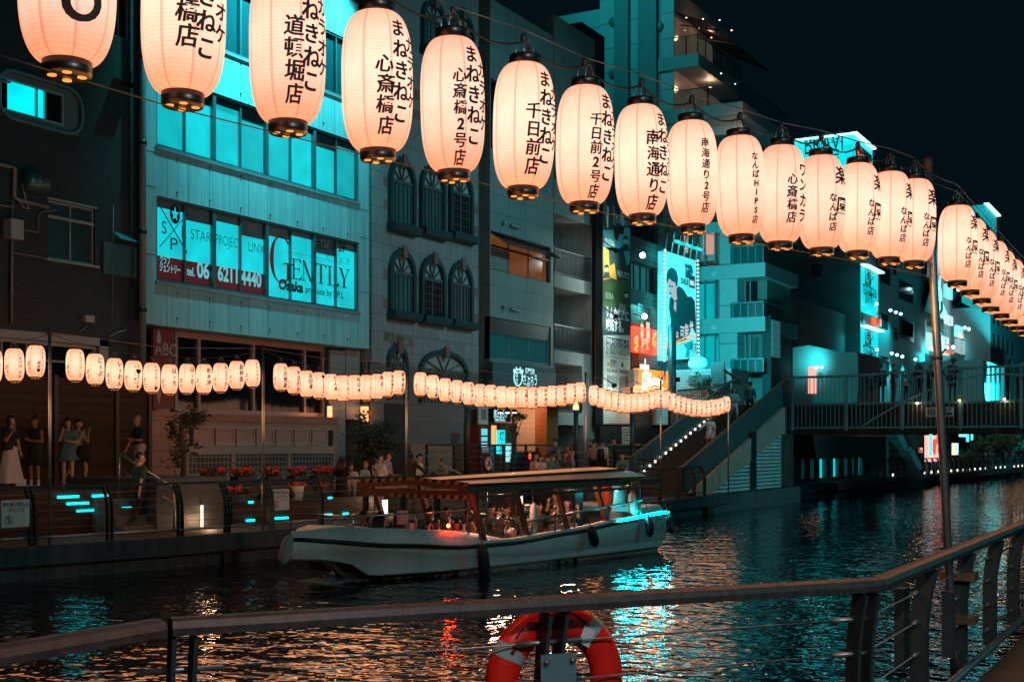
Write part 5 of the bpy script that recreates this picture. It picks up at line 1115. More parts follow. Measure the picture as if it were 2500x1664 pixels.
def lantern(kind, loc, cols, label, group, lamp=True, rot=0.):
    P = kind; t = thing('paper_lantern', label, 'lantern', loc, group)
    for o in P['parts']:
        c = o.copy(); COL.objects.link(c); c.parent = t; c.name = o.name.split('.')[0]; PARTSET.add(c)
    b = MB()
    for az, txt, size, z, bold, mi in cols:
        A = R(az+rot)
        fn = lambda x, y, A=A: ((P['prof'](y)+.0035)*math.cos(A+x/P['r']), (P['prof'](y)+.0035)*math.sin(A+x/P['r']), y)
        column(b, txt, size, fn, 0, z, 1.04, bold, mi, .96, .10, .016 if P is NEARL else .008)
    t.rotation_euler = (R(rnd.uniform(-1.6, 1.6)), R(rnd.uniform(-1.6, 1.6)), R(rnd.uniform(-4, 4))); t.scale = (rnd.uniform(.975, 1.025),)*2+(rnd.uniform(.985, 1.015),)
    if b.v: o = b.build('lettering', [m_ink, m_red_ink], t, org=(0, 0, 0))
    if lamp:
        L = bpy.data.objects.new('bulb', lt_near if P is NEARL else lt_far); COL.objects.link(L); L.parent = t; L.location = (0, 0, -P['h']-P['ch']-.32)
    return t
# near string above the promenade railing
NC = [(1.5, 3.72), (3.19, 3.68), (5.05, 3.56), (6.05, 3.34), (8.35, 2.86), (10.5, 2.22), (10.75, 2.1), (14, 2.02), (40, 2.0)]
def near_at(u):
    d = ray(u, HOR)
    for (x0, y0), (x1, y1) in zip(NC, NC[1:]):
        # intersect the vertical plane of this cable segment
        ex, ey = x1-x0, y1-y0; det = d.x*(-ey)+ex*d.y
        if abs(det) < 1e-9: continue
        s = (d.x*y0-d.y*x0)/(d.y*ex-d.x*ey) if abs(d.y*ex-d.x*ey) > 1e-9 else -1
        if 0 <= s <= 1: return Vector((x0+ex*s, y0+ey*s, 0))
M_ = 'まねきねこ'
NL = [(165, None), (449, '戎橋店'), (702, '道頓堀店'), (921, '心斎橋店'), (1105, '心斎橋2号店'), (1279, '千日前店'), (1428, '千日前2号店'), (1566, '南海通り店'), (1689, '南海通り2号店'), (1807, 'なんばHIPS店'), (1907, '心斎橋店')]
NZ = {}
def near_cols(i, s):
    if i == 0: return [(242, 'NO', .19, .14, .02, 0)]
    n = len(s); sz = min(.092, .46/n)
    c = [(226, s, sz, .11-(.02 if n < 5 else -.04), .032, 0), (254, M_, .098, .275, .04, 0), (279, 'カラオケ', .085, .20, .032, 0)]
    if i in (8, 9): c = [(236, s, sz, .20, .03, 0)]
    if i == 10: c = [(228, '心斎橋店', .083, .12, .032, 0), (262, 'ワンカラ', .10, .2, .04, 0)]
    return c
NTOP = [3.95, 3.97, 3.985, 3.99, 3.985, 3.965, 3.965, 3.97, 3.985, 4.0, 4.015, 4.03, 4.045, 4.06, 4.08]
NV = [None, None, None, 34, 101, 162, 217, 262, 300, 337, 361, 385, 403, 424, 440]
def ztop(i, p): return CAMZ+(HOR-NV[i])/FPX*(p.x*FW.x+p.y*FW.y) if NV[i] else NTOP[i]
near_pts = []
for i, (u, s) in enumerate(NL):
    p = near_at(u); p.z = ztop(i, p)-.33; near_pts.append(p.copy())
    lab = 'large glowing lantern at the upper left edge with a black letter O' if i == 0 else 'large glowing lantern in the near string with the black column %s' % s if i < 10 else 'large glowing lantern with widely spaced black 心斎橋店, fifth left of the tall pole'
    lantern(NEARL, p, near_cols(i, s), lab, 'large lanterns of the near string', True)
for j, u in enumerate((2005, 2094, 2172, 2233)):
    p = near_at(u); p.z = ztop(11+j, p)-.33; near_pts.append(p.copy())
    lantern(NEARL, p, [(229, 'なんば店', .066, .04, .028, 0), (258, '楽', .14, .24, .04, 0), (258, '園', .13, .02, .04, 0)], 'large glowing lantern with small black なんば店, %s left of the tall pole' % ['fourth', 'third', 'second', 'first'][j], 'large lanterns of the near string', True)
x = 11.72; j = 0; ordn = ['first', 'second', 'third', 'fourth', 'fifth', 'sixth', 'seventh', 'eighth', 'ninth', 'tenth', 'eleventh', 'twelfth', 'thirteenth', 'fourteenth', 'fifteenth', 'sixteenth', 'seventeenth', 'eighteenth', 'nineteenth', 'twentieth']
after_pts = []
while x < 24:
    p = Vector((x, 2.06, 3.72-.14*math.sin(min(1, (x-10.6)/14)*PI)+.10*0)); after_pts.append(p.copy())
    c = [(229, 'なんば店', .066, .04, .028, 0), (258, '楽', .14, .24, .04, 0), (258, '園', .13, .02, .04, 0)] if j < 6 else [(222, 'スナック村', .08, .18, .03, 0), (255, 'さくら', .09, .2, .03, 0)]
    lantern(NEARL, p, c, 'large glowing lantern right of the tall pole, %s from the pole' % ordn[j], 'large lanterns beyond the tall pole', j % 2 == 0)
    x += .62; j += 1
# cable, clips and pole of the near string
m_cable = mat('black_cable', (.02, .018, .017), .5, 0, .2)
t = thing('lantern_cable', 'black cable with clips carrying the large lanterns to the tall pole', 'cable', near_pts[0]+Vector((0, 0, .45)))
pole_top = at_t(2264, 392, 10.35)
pl = [Vector((near_pts[0].x-1.6, near_pts[0].y, 4.12))]+[p+Vector((0, 0, .46)) for p in near_pts]+[pole_top+Vector((0, 0, -.16))]
b = MB(); path = []
for a, c in zip(pl, pl[1:]):
    for k in range(6): f = k/6; path.append(a+(c-a)*f+Vector((0, 0, -.06*math.sin(PI*f))))
b.tube(path+[pl[-1]], .0065, 6); b.build('wire', m_cable, t)
b = MB(); b.tube([pl[0]+Vector((0, 0, .10))]+[p+Vector((0, 0, .05+.02*(i % 2))) for i, p in enumerate(pl[1:-1])]+[pole_top+Vector((0, 0, -.1))], .004, 6); b.build('stay_wire', m_steel, t)
b = MB()
for p in pl[1:-1]: b.ball(p+Vector((0, 0, .02)), .02, .02, .03, 8, 6); b.tube([p+Vector((0, 0, .02)), p+Vector((.02, -.02, -.05))], .008, 5)
b.build('clip', m_cable, t)
pl = [pole_top+Vector((0, 0, -.16))]+[p+Vector((0, 0, .46)) for p in after_pts]
t = thing('lantern_cable', 'black cable carrying the lanterns away to the right of the tall pole', 'cable', pl[0])
b = MB(); b.tube(pl, .0065, 6); b.build('wire', m_cable, t); b = MB(); b.tube([p+Vector((0, 0, .06)) for p in pl], .004, 6); b.build('stay_wire', m_steel, t)
t = thing('steadying_wire', 'thin dark wire running below the large lanterns to the tall pole', 'wire', near_pts[0]-Vector((0, 0, .6)))
b = MB(); b.tube([at_t(-60, 118, 4.3), at_t(420, 262, 5.0), at_t(930, 388, 6.2), at_t(1480, 520, 7.4), at_t(1800, 585, 8.9), at_t(2100, 640, 9.9), at_t(2283, 675, 10.36)], .0028, 6); b.build('wire', m_cable, t)
base = at_t(2331, 1650, 10.4); base.z = 0
t = thing('lantern_pole', 'tall steel pole at right holding the near lantern string, brown at its top', 'pole', base)
mid = base+(pole_top-base)*.86
b = MB(); b.tube([base, base+(pole_top-base)*.2, base+(pole_top-base)*.5, mid, pole_top], .034, 16); b.build('pole', mat('pole_steel', (.20, .25, .28), .3, .75, .3, 4), t)
b = MB(); b.tube([pole_top-(pole_top-base).normalized()*.10, pole_top+(pole_top-base).normalized()*.015], .037, 16); b.build('cap', mat('rusty_brown', (.18, .07, .045), .7, .2, .3, 12), t)
b = MB()
for z in (.955, .62): q = base+(pole_top-base)*z; b.tube([q-Vector((0, 0, .012)), q+Vector((0, 0, .012))], .041, 12); b.tube([q, q+Vector((.05, -.06, .08))], .008, 5)
b.build('clamp', m_cable, t)
# ------------------------------------------------------------------ far string along the quay
def far_pole(u, vtop, vbase, ordw, brown=False):
    p = quay_at(u, .16); p.z = .02; zt = 4.12
    t = thing('quay_pole', 'slim steel lantern pole on the far quay, %s from the left' % ordw, 'pole', p, 'lantern poles on the far quay')
    b = MB(); b.tube([p, p+Vector((0, 0, zt))], .030, 10); b.build('pole', m_steel, t)
    b = MB(); b.tube([p+Vector((0, 0, zt-.10)), p+Vector((0, 0, zt+.02))], .034, 8); b.tube([p+Vector((-.06, 0, zt-.12)), p+Vector((.06, 0, zt-.12))], .012, 6); b.tube([p+Vector((0, 0, 1.28)), p+Vector((0, 0, 1.31))], .034, 8); b.build('clamp', mat('rusty_brown', (.18, .07, .045)), t)
    return p+Vector((0, 0, zt-.10))
FP = [far_pole(u, 0, v, o) for (u, v, o) in ((-420, 1360, 'hidden'), (121, 1334, 'first'), (642, 1300, 'second'), (992, 1272, 'third'), (1430, 1242, 'fourth'), (1613, 1220, 'fifth'), (1778, 1205, 'sixth'))]
FT = [['あいり', 'みさき♥', 'りょう', 'ゆうま', 'JIN', 'はるか', 'けんと', 'IKON DK', 'ろきなりひょく'],
 ['ATEEZATINY', 'じぇぷ', 'いぇわん', 'イ♥ミンホ', 'ハルトれっご♥', 'はっち', 'はっち', '鈴木凌', '松山天下統一', '超特急', 'タカシやで!'],
 ['小田惟真', '木全翔也', '会田凛', '♥ISSUE', 'りん夢', 'こうちゃん', 'NOA', 'ずっといる', '夢太', '落合寿来里', '藤本有怪'],
 ['しまだまパブ', 'SHINO♥', 'ひろた推し', 'RIZE肆♥', 'たかすい', 'だいちゃん', 'ゆつお', 'サンデーマンデー', '穂貫と好利礼', '宝龍太', '正門良規', '岡村美波', '吉田来渚美', '西村晶代', '田中孝生', '川村泰成'],
 ['真田俊斗', 'バクリノワン', '福丸うさこ', '末澤誠也', 'ハタンプン', 'マエ乃中谷', 'SHERON', 'CHIKARA', 'KYON', 'PINKS', '佐野晶哉'],
 ['', '高木雄也', '中島裕翔', '伊野尾慧', '伊野尾慧', '八木雄世', 'ちい合併', '久間一平', '有岡大貴', '', '', '知念侑李', '']]
span = ['left of the first quay pole', 'between the first and second quay poles', 'between the second and third quay poles', 'between the third and fourth quay poles', 'between the fourth and fifth quay poles', 'between the fifth and sixth quay poles']
for k in range(6):
    a, c = FP[k], FP[k+1]; names = FT[k]; N = len(names)
    m0 = .55 if k else .3; m1 = .30
    L = (c-a).length; pts = [a]
    for i, nm in enumerate(names):
        f = (m0+(L-m0-m1)*i/(N-1))/L; sag = (.30+.02*(k == 3))*math.sin(PI*f)**.8
        p = a+(c-a)*f+Vector((0, 0, -sag+.01*math.sin(i*2.3))); pts.append(p)
        sz = min(.125, .50/max(1, len(nm)))
        cols = [(40 if k < 4 else 50, nm, sz, .25-.02*(i % 2), .03, 0)] if nm else []
        cols += [(-46, 'いと', .06, .13, .0, 0), (-46, 'まさ', .105, .0, .02, 1)] if nm else [(40, 'まさ', .16, .14, .03, 1)]
        if nm == 'ろきなりひょく': cols.append((15, '最高♥', .07, 0, .01, 0))
        if nm == 'イ♥ミンホ': cols.append((16, 'ずっと一緒に', .06, .2, .008, 0))
        lantern(FARL, p-Vector((0, 0, .44)), cols, 'small glowing paper lantern %s, %s from the left' % (span[k], ordn[i]), 'small lanterns of the far string', (k > 0 or i > 4) and (k < 5 or i % 3 == 0), math.degrees(math.atan2(p.y, p.x))+180+rnd.uniform(-5, 5))
    pts.append(c)
    t = thing('lantern_cable', 'dark cable of the far lantern string %s' % span[k], 'cable', a)
    b = MB(); b.tube(pts, .006, 5); b.build('wire', m_cable, t); b = MB(); b.tube([a+Vector((0, 0, .04)), (a+c)/2+Vector((0, 0, -.1)), c+Vector((0, 0, .04))], .004, 5); b.build('stay_wire', m_steel, t)
# ------------------------------------------------------------------ bridge
BX, BY, DZ = 57.0, 17.3, 3.8
m_brail = mat('bridge_rail_paint', (.11, .25, .27), .45, .3, .15, 6)
m_girder = mat('girder_dark', (.014, .024, .026), .55, .2, .3, 2)
t = thing('footbridge', 'footbridge with a tall teal picket railing crossing the canal at right', 'bridge', (BX, 8, 2.4))
b = MB(); b.box(BX+.3, BX+5, -14, BY+5, 3.45, DZ); b.box(BX+.25, BX+.5, -14, BY, 2.45, 3.44); b.box(BX+4.6, BX+4.9, -14, BY, 2.45, 3.44); b.build('deck', m_girder, t)
def arcz(y): return 5.03+.26*max(0, 1-((y-5.5)/9.)**2)     # the top rail bows up over midstream
b = MB(); ys = [BY+.2-i*.6 for i in range(50)]
for y0, y1 in zip(ys, ys[1:]): b.bar((BX, y0, arcz(y0)), (BX, y1, arcz(y1)), .12, .10); b.bar((BX+.06, y0, DZ-.02), (BX+.06, y1, DZ-.02), .05, .10); b.bar((BX+.03, y0, 2.72), (BX+.03, y1, 2.72), .06, .08)
b.build('top_rail', m_brail, t)
b = MB(); y = BY+.1
while y > -10: b.box(BX-.012, BX+.012, y-.014, y+.014, 2.68, arcz(y)-.04); y -= .19
b.build('pickets', m_brail, t)
for i, y in enumerate([BY-.05-k*2.45 for k in range(10)]):
    b = MB(); b.box(BX-.04, BX+.06, y-.055, y+.055, 2.6, arcz(y)-.03); b.box(BX-.06, BX+.1, y-.05, y+.05, 3.72, 3.9); b.build('post', m_brail, t)
b = MB()
for y0, y1 in ((BY-3.2, BY-9.0), (BY-14.8, BY-9.0)):
    p = None
    for k in range(13): f = k/12; q = Vector((BX-.05, y0+(y1-y0)*f, 2.75+(4.93-2.75)*math.sin(f*PI/2)**.95)); (p is not None) and b.bar(p, q, .07, .09, (1, 0, 0)); p = q
b.build('arch_brace', m_brail, t)
# name plate, lamps
yc = at_x(2290, 1000, BX-.06).y
N_ = thing('bridge_name_plate', 'pale name plate reading 相合橋 on the footbridge railing', 'sign', (BX-.08, yc, 3.2))
y0, y1 = at_x(2260, 1000, BX-.08).y, at_x(2328, 1000, BX-.08).y; z0, z1 = at_x(2290, 1017, BX).z, at_x(2290, 994, BX).z
b = MB(); b.box(BX-.10, BX-.06, y1, y0, z0, z1); b.build('plate', mat('plate_pale', (.42, .45, .46), .5, .1, .1, 5), N_)
b = MB()
for i, ch in enumerate('相合橋'): put(b, ch, .36, on_x(BX-.105), -(y0+(y1-y0)*(.19+.31*i)), (z0+z1)/2, .03)
b.build('lettering', m_ink, N_)
for u, v, e, w in ((2239, 984, 1, 'left'), (2342, 977, .4, 'middle'), (2452, 974, 1, 'right')):
    p = at_x(u, v, BX-.12); o = MB(); o.ball((0, 0, 0), .055, .055, .04, 8, 6); o = o.build('bridge_lamp', emi('bridge_bulb' if e == 1 else 'bridge_bulb_dim', (2.4, 1.5, .8), 6*e, False)); o.location = p; tag(o, 'small warm lamp on the footbridge railing, %s one of the three' % w, 'lamp', 'lamps on the footbridge')
    L = bpy.data.lights.new('bulb', 'POINT'); L.color = (1, .55, .28); L.energy = 4*e; L.shadow_soft_size = .05; c = bpy.data.objects.new('bulb', L); COL.objects.link(c); c.parent = o; c.location = (-.12, 0, -.08)
# ------------------------------------------------------------------ abutment under the bridge with lit slots
AY = 18.0
t = thing('bridge_abutment', 'dark concrete abutment under the bridge with seven cyan lit slots', 'abutment', (66, AY, -.65))
slots = [(1957, 1963), (1978, 1987), (2001, 2016), (2034, 2048), (2061, 2069), (2080, 2085), (2096, 2105)]
xr_ = fx(2164, AY)
hs = [(fx(a, AY), fx(c, AY), fz(2030, 1164, AY), fz(2030, 1119, AY)) for a, c in slots]
b = MB(); b.wall(BX-.4, xr_, -.64, 2.44, AY, .25, hs); b.quad((BX-.4, AY-.9, -.64), (BX-.4, AY, -.64), (BX-.4, AY, 2.44), (BX-.4, AY-.9, 2.44)); b.box(BX-.4, xr_, AY-.5, AY-.01, -.9, fz(2030, 1172, AY)); b.build('wall', m_conc, t)
for h in hs: b = MB(); b.quad((h[0], AY+.2, h[2]), (h[1], AY+.2, h[2]), (h[1], AY+.2, h[3]), (h[0], AY+.2, h[3])); b.build('lit_slot', emi('slot_cyan', (.0, .66, .72), 1.0, False), t)
b = MB(); b.box(xr_+.02, 110, AY-2.2, 21, -.9, 2.9); t2 = tag(b.build('concrete_wall', tiles('large_concrete', (.17, .17, .165), (.14, .14, .14), (.05, .05, .05), 3, 1, .02, .8, .3)), 'pale concrete canal wall beyond the footbridge', 'wall') if False else None
# the bank beyond the bridge
X2 = xr_+.3
t = thing('far_stair_wall', 'grey block wall with a pale stair stringer beyond the footbridge', 'wall', (X2, 16, 0))
ya = at_x(2164, 1100, X2).y; yb = at_x(2252, 1150, X2).y
b = MB(); b.add([tuple(at_x(u, v, X2)) for u, v in ((2164, 1200), (2252, 1186), (2252, 1150), (2196, 1056), (2164, 1056))], [(0, 1, 2, 3, 4)]); b.box(X2+.01, X2+3, yb, AY, -.9, 0) ; b.build('wall', tiles('far_blocks', (.15, .15, .15), (.12, .12, .12), (.05, .05, .05), 1.6, .4, .02, .8, .3), t)
b = MB()
for (u0, v0), (u1, v1) in (((2197, 1057), (2216, 1096)), ((2216, 1096), (2227, 1097)), ((2227, 1098), (2250, 1146))): b.bar(at_x(u0, v0, X2-.1), at_x(u1, v1, X2-.1), .3, .42, (1, 0, 0))
b.build('stringer', mat('stringer_pale', (.40, .33, .31), .7, 0, .15, 2), t)
b = MB(); 
for k in range(12): f = k/11; p = at_x(2218, 1060, X2+.4).lerp(at_x(2256, 1150, X2+.4), f); b.box(p.x-.02, p.x+.02, p.y-.03, p.y+.03, p.z-.1, p.z+.9)
b.build('balusters', m_dark, t)
# ------------------------------------------------------------------ stairs from the promenade up to the bridge
SX0, SX1, SY0, SY1 = 44.8, 57.3, 17.75, 20.3
t = ST = thing('bridge_stairs', 'wide stairs with a brown handrail leading from the far promenade up to the bridge', 'stairs', (SX0, SY0, 0))
b = MB(); n = 23
for i in range(n): x0 = SX0+(SX1-SX0)*i/n; b.box(x0, SX1+.0, SY0, SY1, DZ/n*i, DZ/n*(i+1))
b.build('steps', mat('step_dark', (.07, .07, .068), .8, 0, .3, 3, .2, 30), t)
b = MB(); b.box(SX1+.02, SX1+5.2, BY+.3, 22.1, 3.3, DZ); b.build('landing', m_girder, t)
def zs_(x): return max(0, DZ*(x-SX0)/(SX1-SX0))
m_strg = mat('stringer_rose', (.42, .26, .21), .65, 0, .2, 2, .1, 30); m_panelg = slats('ribbed_panel', (.025, .055, .06), (.04, .08, .086), .14, 0, .5, .5, .5)
m_bhand = mat('brown_stair_rail', (.13, .07, .05), .5, .1, .2, 4)
for yy, nm in ((SY0-.03, 'near'), (SY1+.03, 'far')):
    b = MB(); xs = [SX0+(SX1-SX0)*i/40 for i in range(41)]
    for x0, x1 in zip(xs, xs[1:]): b.add([(x0, yy, zs_(x0)+.12), (x1, yy, zs_(x1)+.12), (x1, yy, zs_(x1)+1.05), (x0, yy, zs_(x0)+1.05), (x0, yy+.05, zs_(x0)+.12), (x1, yy+.05, zs_(x1)+.12), (x1, yy+.05, zs_(x1)+1.05), (x0, yy+.05, zs_(x0)+1.05)], [(0, 1, 2, 3), (5, 4, 7, 6)])
    b.build('side_panel', m_panelg, t)
    b = MB(); b.bar((SX0-.6, yy+.02, 1.05), (SX0, yy+.02, 1.12), .12, .09); b.bar((SX0, yy+.02, 1.12), (SX1, yy+.02, DZ+1.12), .12, .09); b.bar((SX1, yy+.02, DZ+1.12), (SX1+1.4, yy+.02, DZ+1.12), .12, .09); b.build('handrail', m_bhand, t)
    if nm == 'near':
        b = MB(); b.add([(SX0+1.0, yy-.12, -.02), (SX0+2.6, yy-.12, .0), (SX1, yy-.12, DZ-1.15), (SX1, yy-.12, DZ-.05), (SX0+.4, yy-.12, .12)], [(0, 1, 2, 3, 4)]); b.add([(SX0+.4, yy-.12, .12), (SX1, yy-.12, DZ-.05), (SX1, yy+.02, DZ-.05), (SX0+.4, yy+.02, .12)], [(0, 1, 2, 3)])
        b.build('stringer', m_strg, t)
        b = MB(); b.add([(SX0+2.4, yy-.06, .03), (SX1+.05, yy-.06, .03), (SX1+.05, yy-.06, DZ-1.1), (SX0+2.7, yy-.06, .05)], [(0, 1, 2, 3)]); b.build('mesh_panel', tiles('glass_mesh', (.62, .68, .68), (.52, .58, .58), (.05, .06, .06), 40, .16, .024, .35, .4, 0, None, 0, .1, .5), t)
        b = MB(); b.box(52.2, 52.8, yy-.16, yy-.02, .02, 2.5); b.box(SX1+.05, SX1+.25, yy-.2, yy+.1, .0, DZ); b.build('panel_post', m_dark, t)
b = MB(); b.box(SX0+1.0, SX1+.2, quayY(50)-.05, SY0-.2, -1.2, .02); b.build('base_wall', m_conc, t)
for i in range(22):
    x = SX0+.4+i*.56; b = MB(); b.box(x-.022, x+.022, SY1-.10, SY1-.02, zs_(x)+.24, zs_(x)+.35); b.build('step_light', emi('step_white', (1.8, 1.5, 1.2), 1.0, False), t)
# railing and street beyond the stairs
t = thing('street_railing', 'pale picket railing on the street above the small lanterns and left of the bridge stairs', 'railing', (51, 22.3, 3.4))
b = MB(); p, q = at_y(1656, 953, 22.3), at_y(1775, 942, 22.3); b.bar(p, q, .08, .10); 
for k in range(26): f = k/25; r_ = p.lerp(q, f); b.box(r_.x-.025, r_.x+.025, 22.28, 22.32, 3.4-.8, r_.z)
b.build('rail', mat('rose_rail', (.30, .22, .22), .5, .2), t)
t = thing('lower_railing', 'pale picket railing in the dark below the far end of the small lanterns', 'railing', (47, 21.0, .9)); b = MB(); p, q = at_y(1640, 1010, 21.2), at_y(1720, 1008, 21.2); b.bar(p, q, .08, .08); b.bar(p+Vector((0, 0, -.9)), q+Vector((0, 0, -.9)), .06, .06)
for k in range(18): f = k/17; r_ = p.lerp(q, f); b.box(r_.x-.03, r_.x+.03, 21.18, 21.22, r_.z-1.2, r_.z)
b.build('rail', mat('rose_rail', (.30, .22, .22)), t)
# guard rails of the raised street behind the boat, and the ramp rails
def tube_rail(name, label, pts, zb, gaps, posts, r=.03, mm=None):
    t = thing(name, label, 'railing', pts[0]); b = MB(); b.tube(pts, r, 8); b.build('top_rail', mm or m_frail, t); b = MB()
    for g in gaps: b.tube([Vector(p)-Vector((0, 0, g)) for p in pts], r*.45, 5)
    b.build('wires', m_steel, t)
    for f in posts:
        k = f*(len(pts)-1); i = min(int(k), len(pts)-2); p = Vector(pts[i]).lerp(Vector(pts[i+1]), k-i); b = MB(); b.bar(p, Vector((p.x, p.y, zb if not callable(zb) else zb(p))), .05, .09, (0, 1, 0)); b.build('post', m_frail, t)
    return t
tube_rail('street_guard_rail', 'level dark guard rail of the raised street behind the boat roof', [(p.x, p.y, 1.93) for p in (at_y(1042, 1088, 22.0), at_y(1310, 1088, 22.0), at_y(1650, 1087, 22.0))], UP, (.2, .4, .6, .8), [i/9 for i in range(10)])
tube_rail('ramp_rail', 'brown ramp rail sloping down to the right behind the boat stern', [at_y(1312, 1092, 21.0), at_y(1450, 1108, 20.6), at_y(1592, 1120, 20.2)], lambda p: p.z-1.15, (.32, .62), [0, .25, .5, .75, 1], .03, mat('rose_brown_rail', (.22, .11, .085), .5, .1))
b = MB(); b.add([(at_y(1300, 1100, 21).x, 19.6, .02), (at_y(1600, 1100, 20).x, 19.6, .02), (at_y(1600, 1100, 20).x, 21.6, .02), (at_y(1300, 1100, 21).x, 21.6, .9)], [(0, 1, 2, 3)]); stru(b.build('ramp', m_conc))
# round no cycling sign
Ys = 21.6; c = at_y(1191, 1131, Ys); t = thing('no_cycling_sign', 'round no cycling sign on a black disc on the raised street railing', 'sign', c)
def disc(b, r, y, mi=0, r2=0, n=32):
    if r2: b.add([(c.x+q*math.cos(2*PI*k/n), y, c.z+q*math.sin(2*PI*k/n)) for k in range(n) for q in (r, r2)], [(2*k, (2*k+2) % (2*n), (2*k+3) % (2*n), 2*k+1) for k in range(n)], mi)
    else: b.add([(c.x+r*math.cos(2*PI*k/n), y, c.z+r*math.sin(2*PI*k/n)) for k in range(n)], [tuple(range(n))], mi)
b = MB(); b.lathe([(0, -.03), (.30, -.03), (.30, .03), (0, .03)], c, 32, 0, 0, 2*PI, True, 'y'); b.build('disc', m_black, t)
b = MB(); disc(b, .235, Ys-.034); b.build('face', m_white, t); b = MB(); disc(b, .225, Ys-.037, 0, .18); s = .13; b.bar((c.x-s, Ys-.038, c.z+s), (c.x+s, Ys-.038, c.z-s), .002, .035, (0, 1, 0)); b.bar((c.x-s, Ys-.0385, c.z-s), (c.x+s, Ys-.0385, c.z+s), .002, .035, (0, 1, 0)); b.build('red_ring', mat('sign_orange_red', (.62, .09, .03), .5), t)
b = MB()
for dx in (-.085, .085): b.tube([(c.x+dx+.045*math.cos(a), Ys-.042, c.z-.06+.045*math.sin(a)) for a in [2*PI*k/14 for k in range(15)]], .007, 4)
b.tube([(c.x-.085, Ys-.042, c.z-.06), (c.x-.03, Ys-.042, c.z+.02), (c.x+.06, Ys-.042, c.z+.02), (c.x, Ys-.042, c.z-.07), (c.x-.03, Ys-.042, c.z+.02)], .007, 4); b.tube([(c.x+.085, Ys-.042, c.z-.06), (c.x+.06, Ys-.042, c.z+.05)], .007, 4)
b.ball((c.x+.02, Ys-.042, c.z+.13), .032, .004, .035, 8, 6); b.tube([(c.x+.01, Ys-.042, c.z+.09), (c.x-.0, Ys-.042, c.z+.03), (c.x+.03, Ys-.042, c.z-.01)], [.025, .022, .012], 5); b.tube([(c.x, Ys-.042, c.z+.07), (c.x-.05, Ys-.042, c.z+.045)], .010, 4); b.build('cyclist_mark', m_ink, t)
# lamp posts of the raised street
for u, vt, vb, lab in ((1140, 965, 1165, 'dark lamp post in front of the terracotta wall'), (1406, 1000, 1120, 'lamp post with a glowing cap before the apartment block'), (1543, 1004, 1120, 'lamp post with a glowing cap under the orange sushi sign'), (1660, 1011, 1110, 'lamp post with a glowing cap by the bridge stairs')):
    Yp = 21.9; p = at_y(u, vb, Yp); z1 = fz(u, vt, Yp); t = thing('lamp_post', lab, 'lamp post', (p.x, Yp, UP), 'lamp posts of the raised street'); b = MB(); b.tube([(p.x, Yp, UP), (p.x, Yp, z1)], .10, 12); b.build('post', m_rail, t)
    b = MB(); b.lathe([(.10, 0), (.12, .05), (.09, .22), (.05, .30)], (p.x, Yp, z1), 12); b.build('lamp_head', emi('post_lamp_glow', (1.6, .8, .35), 1.4, False) if u > 1200 else m_rail, t)
# glowing bollards and floor lamps along the promenade
for i, (u, v, h, Yb) in enumerate(((938, 1236, 12, 20.6), (1269, 1224, 11, 20.0), (493, 1270, 22, TY-1.3), (1589, 1168, 7, 21.0), (1630, 1166, 8, 21.2))):
    p = at_y(u, v, Yb); hh = h*1.6/100; t = thing('floor_lamp_block', ['lit white lamp block on the promenade under the boat canopy front', 'lit white lamp block on the promenade under the middle of the boat roof', 'slim warm light strip on the end of the granite planter', 'small warm lamp low behind the boat stern', 'round warm lamp at the foot of the bridge stairs'][i], 'lamp', (p.x, Yb, p.z-hh), 'warm lamps low on the promenade')
    w = .02 if i == 2 else .07; b = MB(); b.box(p.x-w, p.x+w, Yb-w, Yb+w, p.z-hh, p.z+hh); b.build('diffuser', emi('block_glow', (1.9, 1.1, .75), 2.0, False), t); b = MB(); b.box(p.x-w-.01, p.x+w+.01, Yb-w-.01, Yb+w+.01, p.z+hh, p.z+hh+.03); b.build('lid', m_dark, t)
    L = bpy.data.lights.new('bulb', 'POINT'); L.color = (1, .55, .3); L.energy = 14; L.shadow_soft_size = .08; o = bpy.data.objects.new('bulb', L); COL.objects.link(o); o.parent = t; o.location = (0, -.25, hh)
# red bollard with a rope at the stair foot, white cube
b = MB(); p = at_z(1667, 1191, 0); b.tube([p, p+Vector((0, 0, .55))], .09, 10); tag(b.build('red_bollard', mat('bollard_red', (.30, .03, .025), .5)), 'dark red bollard with a coil of yellow rope at the foot of the bridge stairs', 'bollard')
b = MB(); pts = [Vector((p.x-.5+1.6*math.sin(k*.7)*(.3+k*.03), p.y-.35-.15*math.cos(k*1.3), .03+.04*abs(math.sin(k)))) for k in range(26)]; b.tube(pts, .035, 6); tag(b.build('rope_coil', mat('yellow_rope', (.30, .16, .06), .8)), 'heap of yellow brown rope on the quay edge by the red bollard', 'rope')
b = MB(); p = at_z(1646, 1183, 0); b.box(p.x-.3, p.x+.3, p.y-.2, p.y+.3, .003, .35); tag(b.build('concrete_block', m_white), 'pale square block on the quay near the red bollard', 'block')
# construction boom over the stairs
t = thing('striped_boom', 'yellow and black striped bar slanting over the top of the bridge stairs', 'barrier', at_y(1770, 905, 21)); a, c = at_y(1768, 903, 21), at_y(1808, 931, 21)
for k in range(8): b = MB(); b.tube([a.lerp(c, k/8), a.lerp(c, (k+1)/8)], .06, 6); b.build('stripe', mat('stripe_orange', (.55, .20, .05), .5) if k % 2 else m_dark, t)
# ------------------------------------------------------------------ buildings beyond the stairs and the bridge
def PQ(b, X, pts, mi=0): b.add([tuple(at_x(u, v, X)) for u, v in pts], [tuple(range(len(pts)))], mi)
